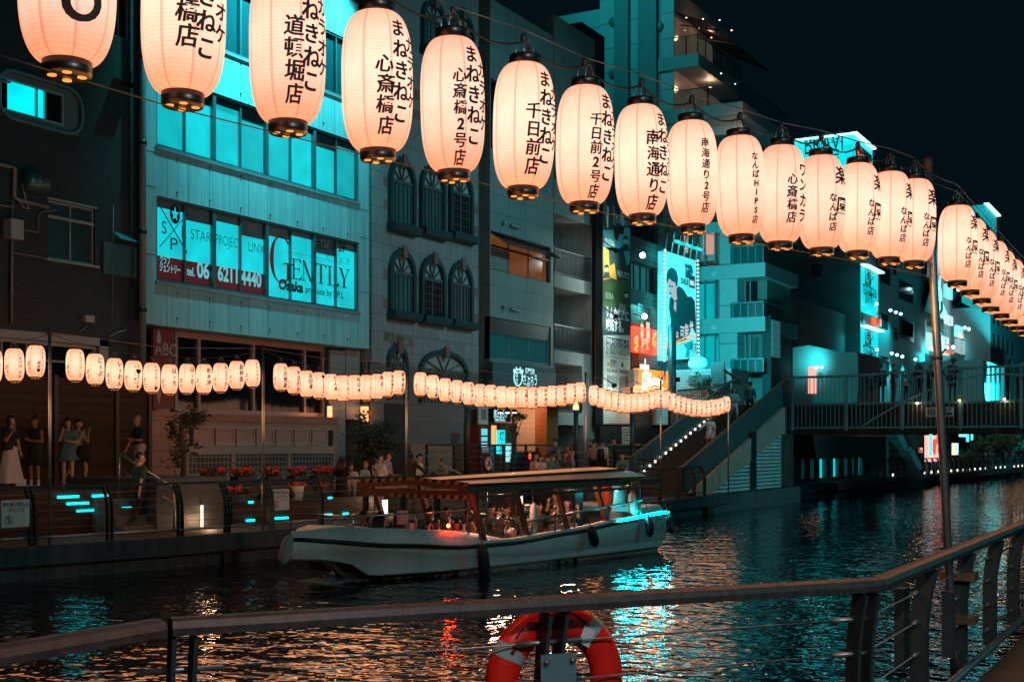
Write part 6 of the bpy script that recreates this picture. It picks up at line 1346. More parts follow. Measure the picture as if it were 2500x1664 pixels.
# ---- J: cyan lit balcony building
XJ, YJ = 70., 23.2
t = J = thing('balcony_building', 'pale cyan lit building with stacked corner balconies behind the portrait billboard', 'building', (XJ, YJ, 3.4))
zt = at_x(1848, 540, XJ).z; x2 = fx(1928, YJ); yl = at_x(1690, 700, XJ).y
m_jw = tiles('cyan_wall_panels', (.55, .56, .56), (.50, .51, .51), (.22, .23, .23), 30, 2.2, .03, .5, .15, 0)
b = MB(); b.quad((XJ+1.4, YJ+1.2, 3), (XJ+1.4, 34, 3), (XJ+1.4, 34, zt), (XJ+1.4, YJ+1.2, zt)); b.quad((XJ+1.4, YJ+1.2, 3), (x2, YJ+1.2, 3), (x2, YJ+1.2, zt), (XJ+1.4, YJ+1.2, zt)); b.quad((x2, YJ, 3), (x2, 34, 3), (x2, 34, zt), (x2, YJ, zt)); b.quad((XJ, YJ, zt), (x2, YJ, zt), (x2, 34, zt), (XJ, 34, zt))
yA, yB = at_x(1757, 700, XJ).y, at_x(1800, 700, XJ).y      # solid pier between windows and balconies
b.box(XJ, XJ+1.38, yB, yA, 3, zt); b.box(XJ, XJ+1.38, at_x(1690, 700, XJ).y, at_x(1704, 700, XJ).y+.6, 3, zt)
b.build('wall', m_jw, J)
m_jslab = mat('slab_cyan', (.5, .52, .52), .55, 0, .1, 2)
for v0, v1 in ((652, 668), (782, 800), (545, 552)):
    z1, z0 = at_x(1800, v0-6, XJ).z, at_x(1800, v1+12, XJ).z
    b = MB(); b.box(XJ-.25, XJ+.0, at_x(1824, 700, XJ).y, yl+1, z0, z1); b.box(XJ-.245, x2, YJ-.5, YJ+1.3, z0+.004, z1-.004); b.build('balcony_slab', m_jslab, J)
    if v0 > 600: 
        for u in (1741,): p = at_x(u, (v0+v1)/2+8, XJ-.27); b = MB(); b.ball(p, .02, .18, .18, 12, 8); b.build('round_lamp', m_white, J)
for v0, v1 in ((600, 644), (738, 780), (875, 905)):
    z0, z1 = at_x(1810, v1+4, XJ).z, at_x(1810, v0, XJ).z; b = MB(); b.box(XJ-.2, XJ-.15, YJ-.4, at_x(1786, 700, XJ).y, z1-.08, z1); b.box(XJ-.2, XJ+3, YJ-.42, YJ-.37, z1-.08, z1)
    for k in range(5): y = YJ-.4+k*.45; b.box(XJ-.2, XJ-.15, y, y+.05, z0, z1)
    o = b.build('balcony_rail', mat('cyan_rail', (.30, .38, .40), .4, .4), J); b = MB(); b.quad((XJ-.17, YJ-.4, z0), (XJ-.17, at_x(1786, 700, XJ).y, z0), (XJ-.17, at_x(1786, 700, XJ).y, z1-.1), (XJ-.17, YJ-.4, z1-.1)); b.build('rail_glass', glass('rail_glass', (.03, .12, .13), .1), o, ORG[o])
m_warmroom = emi('warm_room', (1.0, .50, .34), .62, False)
def jp(u0, v0, u1, v1, m, nm, X=XJ+1.35): b = MB(); a, c = at_x(u0, v0, X), at_x(u1, v1, X); b.quad((X, a.y, c.z), (X, c.y, c.z), (X, c.y, a.z), (X, a.y, a.z)); return b.build(nm, m, J)
jp(1790, 570, 1838, 650, m_warmroom, 'lit_room'); jp(1717, 560, 1746, 620, m_warmroom, 'lit_room', XJ+.3); jp(1670, 570, 1697, 616, m_warmroom, 'lit_room', XJ+.5)
jp(1790, 690, 1848, 770, glass('dark_room', (.01, .015, .018), .1), 'dark_room'); jp(1788, 825, 1848, 900, mat('dusky_wall', (.16, .13, .12)), 'dusky_wall'); jp(1704, 694, 1748, 788, glass('cyan_pane', (.05, .2, .2), .2, (.0, .55, .6), .55), 'cyan_pane', XJ+.4); jp(1704, 824, 1757, 900, glass('cyan_pane', (.05, .2, .2), .2), 'cyan_pane', XJ+.4)
b = MB()
for u in (1704, 1722, 1747, 1757): p = at_x(u, 700, XJ+.3); b.box(XJ+.2, XJ+.34, p.y-.05, p.y+.05, 3, zt)
for u in (1796, 1808, 1820, 1832): p = at_x(u, 700, XJ+1.3); b.box(XJ+1.25, XJ+1.33, p.y-.03, p.y+.03, 3, zt)
b.build('mullion', mat('cyan_rail', (.30, .38, .40)), J)
b = MB(); n = 12
for i in range(n+1): x = XJ+1.6+(x2-XJ-1.6)*i/n; b.box(x-.09, x+.09, YJ-.05, YJ+1.15, 3, zt)
b.build('fins', mat('fin_brown', (.22, .19, .18), .5, .2), J)
for (u0, v0, u1, v1) in ((1862, 580, 1872, 660), (1885, 588, 1920, 680), (1862, 690, 1925, 790), (1870, 830, 1880, 930), (1905, 840, 1925, 940)):
    b = MB(); r = rect(u0, v0, u1, v1, YJ+1.1); b.quad((r[0], YJ+1.12, r[2]), (r[1], YJ+1.12, r[2]), (r[1], YJ+1.12, r[3]), (r[0], YJ+1.12, r[3])); b.build('dim_room', glass('dim_room_glass', (.05, .04, .035), .2, (1, .55, .40), .16), J)
b = MB(); b.box(fx(1882, 22.6), fx(1906, 22.6), 22.6, 23.1, 3, fz(1893, 772, 22.6)); b.build('dark_column', m_dark, J)
t = thing('lattice_lamp', 'tall lattice lamp panel on the dark column beside the balcony building', 'lamp', at_y(1894, 870, 22.5)); r = rect(1884, 780, 1903, 874, 22.55); b = MB(); b.box(r[0], r[1], 22.5, 22.58, r[2], r[3]); b.build('panel', tiles('lattice', (.10, .22, .24), (.12, .26, .28), (.02, .02, .02), .26, .42, .05, .4, .2, 0, (.03, .16, .18), .6), t)
# low tiled building in front of it
XL = 61.; t = thing('tiled_wall_building', 'low cyan tiled building beside the top of the bridge stairs', 'building', (XL, 22, 3.4))
b = MB(); yr = at_x(1792, 900, XL).y; yl2 = at_x(1640, 900, XL).y; z1 = at_x(1790, 898, XL).z; b.box(XL, XL+2.6, max(yr, 21.6), 34, 3, z1); b.build('wall', tiles('cyan_small_tile', (.30, .36, .37), (.26, .31, .32), (.12, .14, .14), .45, .15, .012, .4, .2, .5), t)
b = MB(); p = at_x(1750, 920, XL-.1); b.box(XL-.12, XL-.02, p.y-.4, p.y+.3, p.z-.35, p.z+.75); b.box(XL-.14, XL-.02, p.y+.4, p.y+1.5, p.z-.3, p.z+.1); b.build('wall_box', mat('box_teal', (.06, .10, .11)), t)
b = MB(); p = at_x(1704, 888, XL+.6); b.ball(p, .3, .55, .4, 14, 8); b.build('dome', mat('pale_dome', (.6, .64, .64), .4), t)
spot('tile_wash', (XL-4, 25, 9.5), (XL, 24, 4), CYL, 3500, 100, 1., .3)  # spot without a fixture, added to light the tiled wall
spot('balcony_wash', (XJ-13, 22, 8), (XJ, 25, 10), CYL, 5500, 90, 1., .3)  # added spot with no lamp body, brightens the balcony face
p = at_x(1714, 962, XL-1.2); cr = [p+Vector((rnd.gauss(0, .25), rnd.gauss(0, .45), rnd.uniform(-.3, .9))) for _ in range(16)]
tree('potted_palm', 'small spiky plant in front of the cyan tiled building', Vector((p.x, p.y, 3.4)), p+Vector((0, 0, .2)), .05, cr, .14, 260, (.12, .12, .1))
# ---- K: tall building with roof terraces
XK = 72.; t = K = thing('terrace_tower', 'tall teal lit building with glass railed roof terraces against the night sky', 'building', (XK, 30, 3.4))
yc = at_x(1645, 50, XK).y; yl = at_x(1330, 50, XK).y; x2 = fx(1775, yc); zt = at_y(1775, 75, yc).z
ybl = at_x(1500, 50, XK).y
m_kw = tiles('big_concrete_panels', (.34, .36, .36), (.30, .32, .32), (.12, .13, .13), 30, 1.55, .03, .6, .2, 0, None, 0, 0, .2)
b = MB(); b.box(XK, x2, yc, ybl+1, 3, zt); b.box(XK+.3, x2, ybl+1.01, yl+4, 3, at_x(1400, 30, XK).z); b.build('wall', m_kw, K)
b = MB()
for u in (1430, 1520, 1562, 1585): p = at_x(u, 100, XK-.1); w = {1430: .15, 1520: .95, 1562: .18, 1585: 1.1}[u]; b.box(XK-.35 if w > .5 else XK-.2, XK-.01, p.y-w/2, p.y+w/2, 3, zt-.2 if u > 1500 else zt-4)
b.build('pilaster', mat('dark_teal_strip', (.15, .17, .17), .6, 0, .1, 2), K)
b = MB()
for u, v in ((1497, 53), (1608, 65), (1497, 180)): p = at_x(u, v, XK-.05); b.ball(p, .12, .32, .32, 12, 8)
b.build('round_vent', mat('vent_dark', (.10, .12, .12), .5), K)
m_kslab = mat('slab_teal', (.22, .25, .25), .6, 0, .12, 1.5); m_kgl = glass('terrace_glass', (.03, .06, .065), .05)
mg, ng, lg, pg = _new('clear_glass'); pg.inputs['Base Color'].default_value = (.45, .75, .78, 1); pg.inputs['Transmission Weight'].default_value = 1.; pg.inputs['Roughness'].default_value = .02; pg.inputs['IOR'].default_value = 1.05
for (us, vs_, vbot, ue, tag_) in ((1707, 130, 162, 1812, 'upper'), (1815, 248, 279, 1925, 'lower')):
    p = at_x(us, vs_, XK); yf = p.y; z1 = p.z; z0 = at_x(us, vbot, XK).z; xe = fx(ue, yf)
    b = MB(); b.box(XK-.1, xe, yf, yc+1.2, z0, z1); b.box(XK-.12, XK-.02, yf, at_x(1582, 150, XK).y, z0, z1); b.build('terrace_slab', m_kslab, K)
    b = MB(); b.box(XK+.0, XK+.03, yf+.1, yc, z1, z1+1.15); b.box(XK, xe, yf+.08, yf+.11, z1, z1+1.15); b.build('glass_rail', mg, K)
    b = MB(); b.box(XK-.02, XK+.05, yf+.06, yc, z1+1.15, z1+1.20); b.box(XK, xe, yf+.06, yf+.13, z1+1.15, z1+1.20)
    for k in range(7): x = XK+(xe-XK)*k/6; b.box(x, x+.06, yf+.06, yf+.13, z1, z1+1.15)
    b.box(XK, XK+.06, (yf+yc)/2, (yf+yc)/2+.06, z1, z1+1.15); b.build('rail_post', m_dark, K)
    # lit room behind: set back, with a warm ceiling and small lamps
    b = MB(); b.quad((XK+.05, yc-.02, z1), (xe-1, yc-.02, z1), (xe-1, yc-.02, z1+2.5), (XK+.05, yc-.02, z1+2.5)); b.build('terrace_glazing', glass('terrace_room', (.05, .04, .035), .08, (1, .52, .36), .10), K)
    b = MB(); zc = z1+2.55 if tag_ == 'upper' else z1+2.62
    for k in range(8): b.ball((XK+.8+k*(xe-XK-2)/8, yc-.5-.8*(k % 3), zc), .05, .05, .04, 6, 4)
    b.build('ceiling_lamp', emi('lamp_white', (1.4, 1.1, .8), 3), K)
    L = bpy.data.lights.new('terrace_lamp', 'POINT'); L.color = (1, .5, .3); L.energy = 45; L.shadow_soft_size = .2; o = bpy.data.objects.new('terrace_lamp', L); COL.objects.link(o); o.parent = K; o.location = (3.0, yc-1.2-30, z1+2.2-3.4)
b = MB(); p = at_x(1652, 36, XK); q = at_y(1818, 130, p.y-3.2)
b.add([(XK, yc, p.z+.25), (x2+1, yc, p.z+.25), (x2+2, yc-2.4, p.z-.9), (XK, yc-2.4, p.z-.9)], [(0, 1, 2, 3), (3, 2, 1, 0)])
for k in range(3): x = XK+1+k*3; b.bar((x, yc, p.z-.3), (x+.6, yc-2.3, p.z-.85), .06, .06)
b.build('awning', mat('awning_dark', (.05, .06, .06), .6), K)
b = MB(); p = at_x(1718, 290, XK); b.add([tuple(at_x(u, v, XK+.3)) for u, v in ((1720, 288), (1815, 281), (1815, 330), (1720, 330))], [(0, 1, 2, 3)]); b.build('lower_wall', m_kw, K)
L = bpy.data.lights.new('terrace_lamp', 'POINT'); L.color = (1, .5, .32); L.energy = 90; L.shadow_soft_size = .2; o = bpy.data.objects.new('terrace_lamp', L); COL.objects.link(o); o.location = at_x(1820, 320, XK-1)
spot('tower_wash', (XK-14, 33, 37), (XK, 30.5, 29), CYL, 6000, 70, 1., .4)  # fixtureless spot added to light the side of the tower
# ---- L: dark building with advertising sheets, roof sign on top
XQ = 98.; pY = at_x(2100, 800, XQ).y
t = LQ = thing('dark_sided_building', 'dark building with a blank side wall and bright cyan advertising sheets on its front', 'building', (XQ, pY, 3.4))
zt = at_x(2100, 530, XQ).z; x2 = fx(2245, pY)
b = MB(); b.box(XQ, x2, pY, pY+14, 3, zt); b.build('wall', mat('dark_render', (.11, .125, .13), .8, 0, .3, 1), LQ)
b = MB(); b.box(XQ+.5, x2, pY-.12, pY-.01, 3, zt); b.build('front', mat('front_teal', (.16, .19, .20), .6, 0, .2, 1.2, 0, 40, .3), LQ)
def wx(u0, v0, u1, v1, X, nm, m, par, fr=True):
    a, c = at_x(u0, v0, X-.06), at_x(u1, v1, X-.06); b = MB(); b.box(X-.06, X-.01, c.y, a.y, c.z, a.z); o = b.build(nm, m, par)
    if fr: b = MB(); b.frame(c.y, a.y, c.z, a.z, X-.1, X-.062, .10, 0, 'x'); b.build('frame', mat('pale_frame', (.14, .16, .16)), o, ORG[o])
for q in ((1977, 642, 2010, 678), (1979, 748, 2012, 784)): wx(*q, XQ, 'window', mat('dark_window', (.02, .025, .03), .2), LQ)
for q in ((1960, 684, 1976, 696), (1963, 790, 1978, 798)): wx(*q, XQ, 'vent', mat('pale_frame', (.14, .16, .16)), LQ, False)
def wy(u0, v0, u1, v1, Yq, nm, m, par, th=.12): 
    a, c = fx(u0, Yq), fx(u1, Yq); um = (u0+u1)/2; b = MB(); b.box(a, c, Yq-th, Yq-.002, fz(um, v1, Yq), fz(um, v0, Yq)); return b.build(nm, m, par)
for q in ((2140, 630, 2172, 690), (2195, 690, 2228, 735), (2143, 765, 2168, 800), (2200, 785, 2228, 820), (2195, 780, 2230, 830), (2145, 870, 2170, 915), (2180, 640, 2187, 670), (2183, 800, 2190, 830)): wy(*q, pY-.13, 'front_window', glass('front_glass', (.012, .02, .022), .1), LQ, .05)
for i, (v0, v1) in enumerate(((660, 768), (806, 910))):
    Yq = pY-.5; t = thing('advert_sheet', 'bright cyan hanging sheet with red 広告募集, %s of the two' % ('upper', 'lower')[i], 'sign', at_y(2101, v1, Yq), 'cyan advertising sheets')
    wy(2101, v0, 2142, v1, Yq, 'sheet', emi('sheet_cyan', (.0, .78, .84), 1.05), t, .06); b = MB(); row(b, '広告募集', 1.9, on_y(Yq-.07), fx(2109, Yq), fz(2120, v0+36, Yq), .05, 0, 1, 'l', 0, fx(2130, Yq)-fx(2109, Yq)); b.build('red_lettering', mat('advert_red', (.35, .02, .05)), t)
    b = MB(); row(b, 'TEL06-6585-0180', 1.0, on_y(Yq-.07), fx(2104, Yq), fz(2120, v0+62, Yq), .03, 0, 1, 'l', 0, fx(2138, Yq)-fx(2104, Yq)); row(b, 'BRAVI不動産', 1.1, on_y(Yq-.07), fx(2110, Yq), fz(2120, v0+82, Yq), .03, 0, 1, 'l', 0, fx(2132, Yq)-fx(2110, Yq)); b.build('dark_lettering', mat('advert_ink', (.02, .12, .14)), t)
    wy(2101, v0-6, 2144, v0-2, Yq, 'light_bar', emi('sheet_bar', (.5, 1.3, 1.3), 1.6, False), t, .5)
for i, (u, v) in enumerate(((2174, 757), (2187, 762), (2199, 766), (2177, 862), (2190, 866), (2203, 870), (2235, 877), (2140, 742), (2141, 853))):
    p = at_y(u, v, pY-1.2); o = MB(); o.ball((0, 0, 0), .13, .13, .11, 8, 6); o = o.build('facade_spotlight', emi('spot_cyan_white', (.7, 1.6, 1.7), 5, False)); o.location = p; tag(o, 'small spotlight on the dark front beside the cyan sheets, %s of nine' % ordn0[i], 'spotlight', 'spotlights on the dark front')
    s = spot('lamp', (0, .1, -.2), (.1, 1.2, -3), CYL, 900, 110, 1., .1); s.parent = o
t = lit('red_shop_sign', 'small red lit sign between the two cyan sheets', 2137, 777, 2152, 795, pY-.6, emi('shop_red', (1.5, .16, .03), 1.1, False)); b = MB(); put(b, 'i', 1.6, on_y(pY-.62), fx(2141, pY-.6), fz(2142, 787, pY), .1); put(b, 'め', 1.3, on_y(pY-.62), fx(2147, pY-.6), fz(2147, 789, pY), .08); b.build('lettering', m_white, t)
# roof sign cube
XS = 97.; yS = at_x(2085, 330, XS).y; yS2 = at_x(1937, 340, XS).y; z1 = at_x(2085, 328, XS).z; z0 = z1-5.6; x2 = fx(2130, yS)
t = thing('roof_sign', 'big cyan lit box sign on a dark roof behind the lanterns', 'sign', (XS, yS, z0)); b = MB(); b.box(XS, x2, yS, yS2, z0, z1); b.build('box', glass('roof_sign_face', (.1, .2, .2), .5, (.0, .85, .92), 1.0), t)
b = MB(); F = on_x(XS-.03)
def tk(s, u, v, u1, size, bold=0.): p = at_x(u, v, XS-.03); row(b, s, size, F, -p.y, p.z, bold, 0, 1, 'l', 0, p.y-at_x(u1, v, XS-.03).y)
tk('不動産を"活かせる"会社', 1968, 356, 2055, .95, .01); tk('BRAVI', 1965, 378, 2058, 2.1, .0); tk('産', 2033, 404, 2049, 1.6, .0); tk('不動', 1985, 410, 2022, 1.6, .0); b.build('lettering', mat('sign_deep_blue', (.01, .14, .18)), t)
b = MB(); b.box(XS-.3, x2, yS-.3, yS+.2, z1, z1+.12); b.box(XS-.3, XS+.1, yS, yS2, z1, z1+.10); b.build('light_edge', emi('edge_white_cyan', (.6, 1.4, 1.4), 1.6, False), t)
b = MB(); yy = yS-.02; b.quad((XS+.4, yy, z0), (x2-.3, yy, z0), (x2-.3, yy, z1-.5), (XS+.4, yy, z1-.5)); b.build('side_print', mat('print_mix', (.10, .20, .22), .5, 0, .9, 1.2), t); b = MB(); b.add([(XS+.4, yy-.02, z1-.5), (x2-.3, yy-.02, z1-1.2), (x2-.3, yy-.02, z1-2.9), (XS+2.5, yy-.02, z1-2.3), (XS+1.2, yy-.02, z1-1.6)], [(0, 4, 3, 2, 1)]); b.build('red_print', emi('red_print', (1.3, .10, .04), 1., False), t)
b = MB(); b.box(XS+.6, x2-.6, yS+.6, yS2-.6, zt, z0); b.build('legs', m_dark, t)
# small pale house between J and the dark building
t = thing('low_pale_house', 'low pale house with a gutter and colourful lit doorway beyond the footbridge', 'building', (80, 23, 3.4)); XH = 80.
ya, yb2 = at_x(2093, 900, XH).y, at_x(1935, 900, XH).y; b = MB(); PQ(b, XH, [(1935, 960), (2095, 960), (2095, 868), (1975, 842), (1935, 848)]); b.box(XH+.01, XH+6, ya, yb2, 3, at_x(2000, 862, XH).z); b.build('wall', mat('pale_render', (.33, .30, .29), .7, 0, .15, 1), t)
jpx = lambda u0, v0, u1, v1, m, nm, par: (lambda a, c: MB().quad((XH-.05, a.y, c.z), (XH-.05, c.y, c.z), (XH-.05, c.y, a.z), (XH-.05, a.y, a.z)).build(nm, m, par))(at_x(u0, v0, XH-.05), at_x(u1, v1, XH-.05))
jpx(1973, 895, 1993, 960, emi('door_glow', (1.3, .55, .42), .9), 'lit_door', t); spot('house_lamp', at_x(1985, 875, XH-1.2), at_x(1985, 880, XH), CYL, 260, 130, 1., .1)
for u in (1994, 2006): p = at_x(u, 896, XH-.6); b = MB(); b.ball(p, .10, .10, .10, 8, 6); b.build('wall_lamp', emi('spot_cyan_white', (.7, 1.6, 1.7), 5, False), t)
# ---- M..P: buildings further along the canal
def block(name, label, u0, u1, vt, Yq, dep, m, zb=3.):
    a, c = fx(u0, Yq), fx(u1, Yq); z = fz(u0, vt, Yq); t = thing(name, label, 'building', (a, Yq, zb)); b = MB(); b.box(a, c, Yq, Yq+dep, zb, z); b.build('wall', m, t); return t
Yq = 24.6
t = block('banner_building', 'teal fronted building with a white sculpted fabric banner by the tall pole', 2246, 2326, 560, Yq, 10, mat('front_teal', (.16, .19, .20)))
for q in ((2256, 782, 2282, 815), (2296, 785, 2312, 815), (2258, 865, 2285, 915), (2250, 640, 2262, 690)): wy(*q, Yq, 'window', glass('front_glass', (.012, .02, .022)), t, .05)
b = MB(); pts0 = [(2278, 668), (2272, 700), (2262, 740), (2256, 760), (2285, 772), (2310, 780), (2314, 768), (2303, 745), (2296, 700), (2299, 672)]; b.add([tuple(at_y(u, v, Yq-1.0)) for u, v in pts0]+[tuple(at_y(u, v, Yq-.3)) for u, v in pts0], [tuple(range(10)), tuple(range(19, 9, -1))]+[((i+1) % 10, i, 10+i, 10+(i+1) % 10) for i in range(10)]); b.build('fabric_banner', mat('pale_fabric', (.55, .57, .57), .7, 0, .08, 2), t)
b = MB(); b.tube([at_y(u, v, Yq-1.05) for u, v in ((2272, 702), (2275, 735), (2280, 755))], .12, 6); b.tube([at_y(u, v, Yq-1.05) for u, v in ((2298, 735), (2300, 755), (2296, 762))], .12, 6); b.build('banner_line', m_ink, t)
spot('banner_wash', (fx(2285, Yq), Yq-5, fz(2285, 690, Yq)+4), (fx(2285, Yq), Yq, fz(2285, 730, Yq)), (.6, .95, 1.), 6000, 90, 1., .3)  # added spot, no fixture, lights the fabric banner
t = block('neon_shop_building', 'narrow building covered with many bright cyan and yellow shop signs', 2312, 2338, 700, Yq-.4, 8, mat('front_pale', (.34, .37, .37), .6))
SGN = [((2268, 814, 2286, 855), (.55, 1.0, 1.0), 'white cyan box sign with an amber foot, left of the tall pole', '酒場'), ((2301, 822, 2317, 865), (.7, 1.1, 1.1), 'very bright white cyan box sign right of the tall pole', '焼鳥'), ((2311, 696, 2326, 728), (.25, .9, .95), 'small cyan sign high beside the tall pole', ''), ((2312, 770, 2327, 792), (.75, .95, .95), 'white sign with red letters right of the tall pole', '分譲'), ((2337, 797, 2357, 825), (.3, .85, .9), 'cyan and amber sign on the far shop front', ''), ((2318, 842, 2330, 862), (.6, .2, .2), 'dim red lettered sign behind the bright box signs', '大八'), ((2338, 830, 2357, 862), (.35, .5, .5), 'dim grey sign under the cyan and amber sign', '屋台')]
for i, (q, col, lb, tx_) in enumerate(SGN):
    Ys = Yq-1.2-.1*i; t = lit('shop_sign', lb, *q, Ys, emi('shop_sign_%d' % i, col, .9), .3)
    b = MB(); um = (q[0]+q[2])/2
    for k, ch in enumerate(tx_): put(b, ch, (q[3]-q[1])*.018, on_y(Ys-.01), fx(um, Ys), fz(um, q[1]+(q[3]-q[1])*(.3+.42*k), Ys), .05)
    if tx_: b.build('lettering', m_red_ink if i in (3, 5) else m_ink, t)
    if i in (0, 1, 4): wy(q[0], q[3]-8, q[2], q[3], Ys, 'amber_foot', emi('amber_foot', (1.2, .55, .12), 1., False), t, .06)
for i, (u, v) in enumerate(((2326, 699), (2340, 707), (2355, 800), (2365, 803), (2327, 847), (2312, 848))):
    p = at_y(u, v, Yq-2.4); o = MB(); o.ball((0, 0, 0), .16, .16, .16, 8, 6); o = o.build('shop_spotlight', emi('spot_cyan_white', (.7, 1.6, 1.7), 5, False)); o.location = p; tag(o, 'glaring spotlight among the bright shop signs, %s from the top' % ordn0[i], 'spotlight', 'spotlights among the shop signs')
    s = spot('lamp', (0, .2, 0), (0, 1, -.6), CYL, 1800, 150, 1., .2); s.parent = o
X_ = fx(2338, Yq); t = thing('plain_teal_building', 'plain teal lit building behind the far shop signs', 'building', (X_, Yq, 3)); b = MB(); ye = Yq; 
b.box(fx(2335, 27), fx(2420, 24.0), 24.0, 40, 3, fz(2340, 705, 24.0)); b.build('wall', mat('teal_plaster', (.26, .31, .32), .75, 0, .1, .6), t)
spot('plaster_wash', (fx(2360, 20), 17, 7), (fx(2390, 24), 24, 9), CYL, 50000, 100, 1., .3)  # no fixture here: spot added to brighten the plain facade
Yp = 20.4; t = block('grey_office_building', 'grey office building with rows of dark windows at the right edge', 2418, 2560, 748, Yp, 12, mat('office_grey', (.16, .18, .185), .8, 0, .15, .6))
for r_, (v0, v1) in enumerate(((762, 790), (815, 850))):
    for k in range(5): u = 2422+k*11; wy(u, v0+k*5, u+6, v1+k*5, Yp, 'window', m_dark, t, .04)
spot('office_wash', (fx(2380, 14), 8, 10), (fx(2450, Yp), Yp, 8), (.2, .85, .95), 7000, 80, 1., .3)  # spot added without a lamp body for the office front
t = block('low_grey_house', 'low grey house with tall narrow windows behind the footbridge at right', 2400, 2452, 878, 18.6, 6, mat('low_grey', (.28, .30, .30), .75, 0, .12, 1))
for k in range(4): wy(2404+k*11, 888+k*4, 2410+k*11, 935, 18.6, 'window', m_dark, t, .04)
t = thing('lit_roof_box', 'cyan lit boxlike roof structure high behind the lantern row at right', 'roof box', (118, 24, 18)); a = at_x(2352, 500, 112); XR = 112.; b = MB(); y0, y1 = at_x(2405, 500, XR).y, at_x(2348, 500, XR).y; b.box(XR, XR+6, y0, y1, 14, at_x(2405, 499, XR).z); b.build('box', tiles('lit_louvre', (.1, .3, .3), (.1, .3, .3), (.03, .1, .1), 40, .35, .04, .5, .2, 0, (.0, .40, .44), .8), t); b = MB(); zr = at_x(2405, 499, XR).z; b.box(XR, XR+6.5, y0-.3, y0+.1, zr, zr+.12); b.build('light_edge', emi('edge_white_cyan', (.6, 1.4, 1.4)), t)
# ------------------------------------------------------------------ the lit far bank seen under the bridge
YB = 15.9
t = thing('lit_food_stand', 'brightly lit red and white food stand on the far bank under the bridge', 'stall', at_y(2275, 1140, 16.6)); 
b = MB(); r = rect(2272, 1062, 2301, 1125, 17.2); b.box(r[0], r[1], 17.2, 17.6, r[2], r[3]); b.build('back_panel', glass('stand_print', (.2, .1, .1), .5, (1.1, .55, .5), 1.1), t); wy(2268, 1056, 2272.5, 1112, 17.1, 'cyan_edge', emi('stand_cyan', (.1, 1.0, 1.1), 1.4, False), t, .1)
b = MB()
for k in range(14): p = at_y(rnd.uniform(2273, 2300), rnd.uniform(1064, 1100), 17.12); b.ball(p, .45, .03, .30, 7, 5)
b.build('red_print', emi('stand_red', (1.4, .12, .05), 1., False), t)
for i, (u0, v0, u1, v1, col) in enumerate(((2327, 1081, 2332, 1110, (1.2, .8, .6)), (2335, 1081, 2340, 1110, (.5, 1., 1.)), (2246, 1092, 2252, 1105, (1.2, .4, .3)), (2344, 1056, 2362, 1066, (.2, .9, .95)), (2362, 1056, 2366, 1078, (.1, .9, 1.)), (2373, 1056, 2376, 1074, (.1, .9, 1.)))):
    lit('far_lit_sign', 'small lit sign on the far bank under the bridge, %s of six' % ordn0[i], u0, v0, u1, v1, 17.0-.05*i, emi('far_sign_%d' % i, col, 1.2, False), .1).__setitem__('group', 'small lit signs under the bridge')
m_far = mat('far_bank_wall', (.10, .11, .11), .8, 0, .3, .5)
b = MB(); b.box(84, 300, 25.5, 40, -1, 12); tag(b.build('distant_shop_row', m_far), 'dark continuous shop front far along the canal under the bridge', 'building')
cr = [at_y(rnd.gauss(2440, 28), rnd.gauss(1080, 8), 16.4+rnd.uniform(-.8, .8)) for _ in range(40)]
tree('far_bank_tree', 'broad dark tree on the far bank seen under the bridge', at_y(2440, 1132, 16.4), at_y(2440, 1080, 16.4), .14, cr, .12, 2600, (.5, .3, .22))
cr = [at_y(rnd.gauss(2375, 14), rnd.gauss(1112, 5), 16.8) for _ in range(20)]
tree('far_bank_bush', 'low dark bush on the far bank right of the tall pole', at_y(2375, 1124, 16.8), at_y(2375, 1110, 16.8), .06, cr, .10, 900, (.3, .2, .18))
t = railing('far_promenade_railing', 'long railing with small white lights on the far bank under the bridge', [(72.5, quayY(72.5)+.2), (95, 16.4), (125, 15.0), (200, 12.8)], .02, 1.1, (.3, .6, .9), 1.5, (.08, .06), .08, .10, (m_frail, m_frail, m_steel), -1, False)
b = MB()
for k in range(34): x = 76+k*1.9; b.ball((x, quayY(x)+.5, .16), .05, .05, .08, 6, 4)
o = b.build('rail_light', emi('rail_white', (1.6, 1.4, 1.2), 2.5, False), t)
o['kind'] = 'stuff'
TENS = {2: 'twenty', 3: 'thirty', 4: 'forty'}
def ordw(i):
    if i < 19: return ordn[i]
    q, r_ = divmod(i+1, 10)
    return TENS[q]+'-'+ordn[r_-1] if r_ else TENS[q][:-1]+'ieth'
# far string of lanterns along the opposite end of the canal, seen as one glowing line
b = MB(); k = 0
for i in range(46):
    p = at_y(2396+i*2.7, 1056+1.2*math.sin(i*.35), 14.8+.0*i); 
    o = bpy.data.objects.new('paper_lantern', bpy.data.meshes['shade.001'] if 'shade.001' in bpy.data.meshes else FARL['parts'][0].data); COL.objects.link(o); o.location = p; tag(o, 'tiny glowing lantern in the far line under the bridge deck, %s from the left' % ordw(i), 'lantern', 'tiny lanterns under the bridge')
# ------------------------------------------------------------------ the lit signboards of the near bank, behind the viewer, that wash the far bank in cyan
t = thing('signboard_building', 'dark building of the near bank carrying two large lit cyan signboards', 'building', (30, -14, 0))
b = MB(); b.box(-14, 62, -30, -14, 0, 24); b.build('wall', m_dark, t)
for x0, x1, z0, z1, s in ((-9, 9, 6, 16, 1.6), (34, 50, 7, 17, 2.0)):
    b = MB(); b.box(x0, x1, -14, -13.4, z0, z1); f = b.build('frame', m_alu, t); b = MB(); b.quad((x1-.3, -13.38, z0+.3), (x0+.3, -13.38, z0+.3), (x0+.3, -13.38, z1-.3), (x1-.3, -13.38, z1-.3)); b.build('lit_face', emi('board_cyan_%d' % int(s), (.03, .80, .90), s), f, ORG[f])

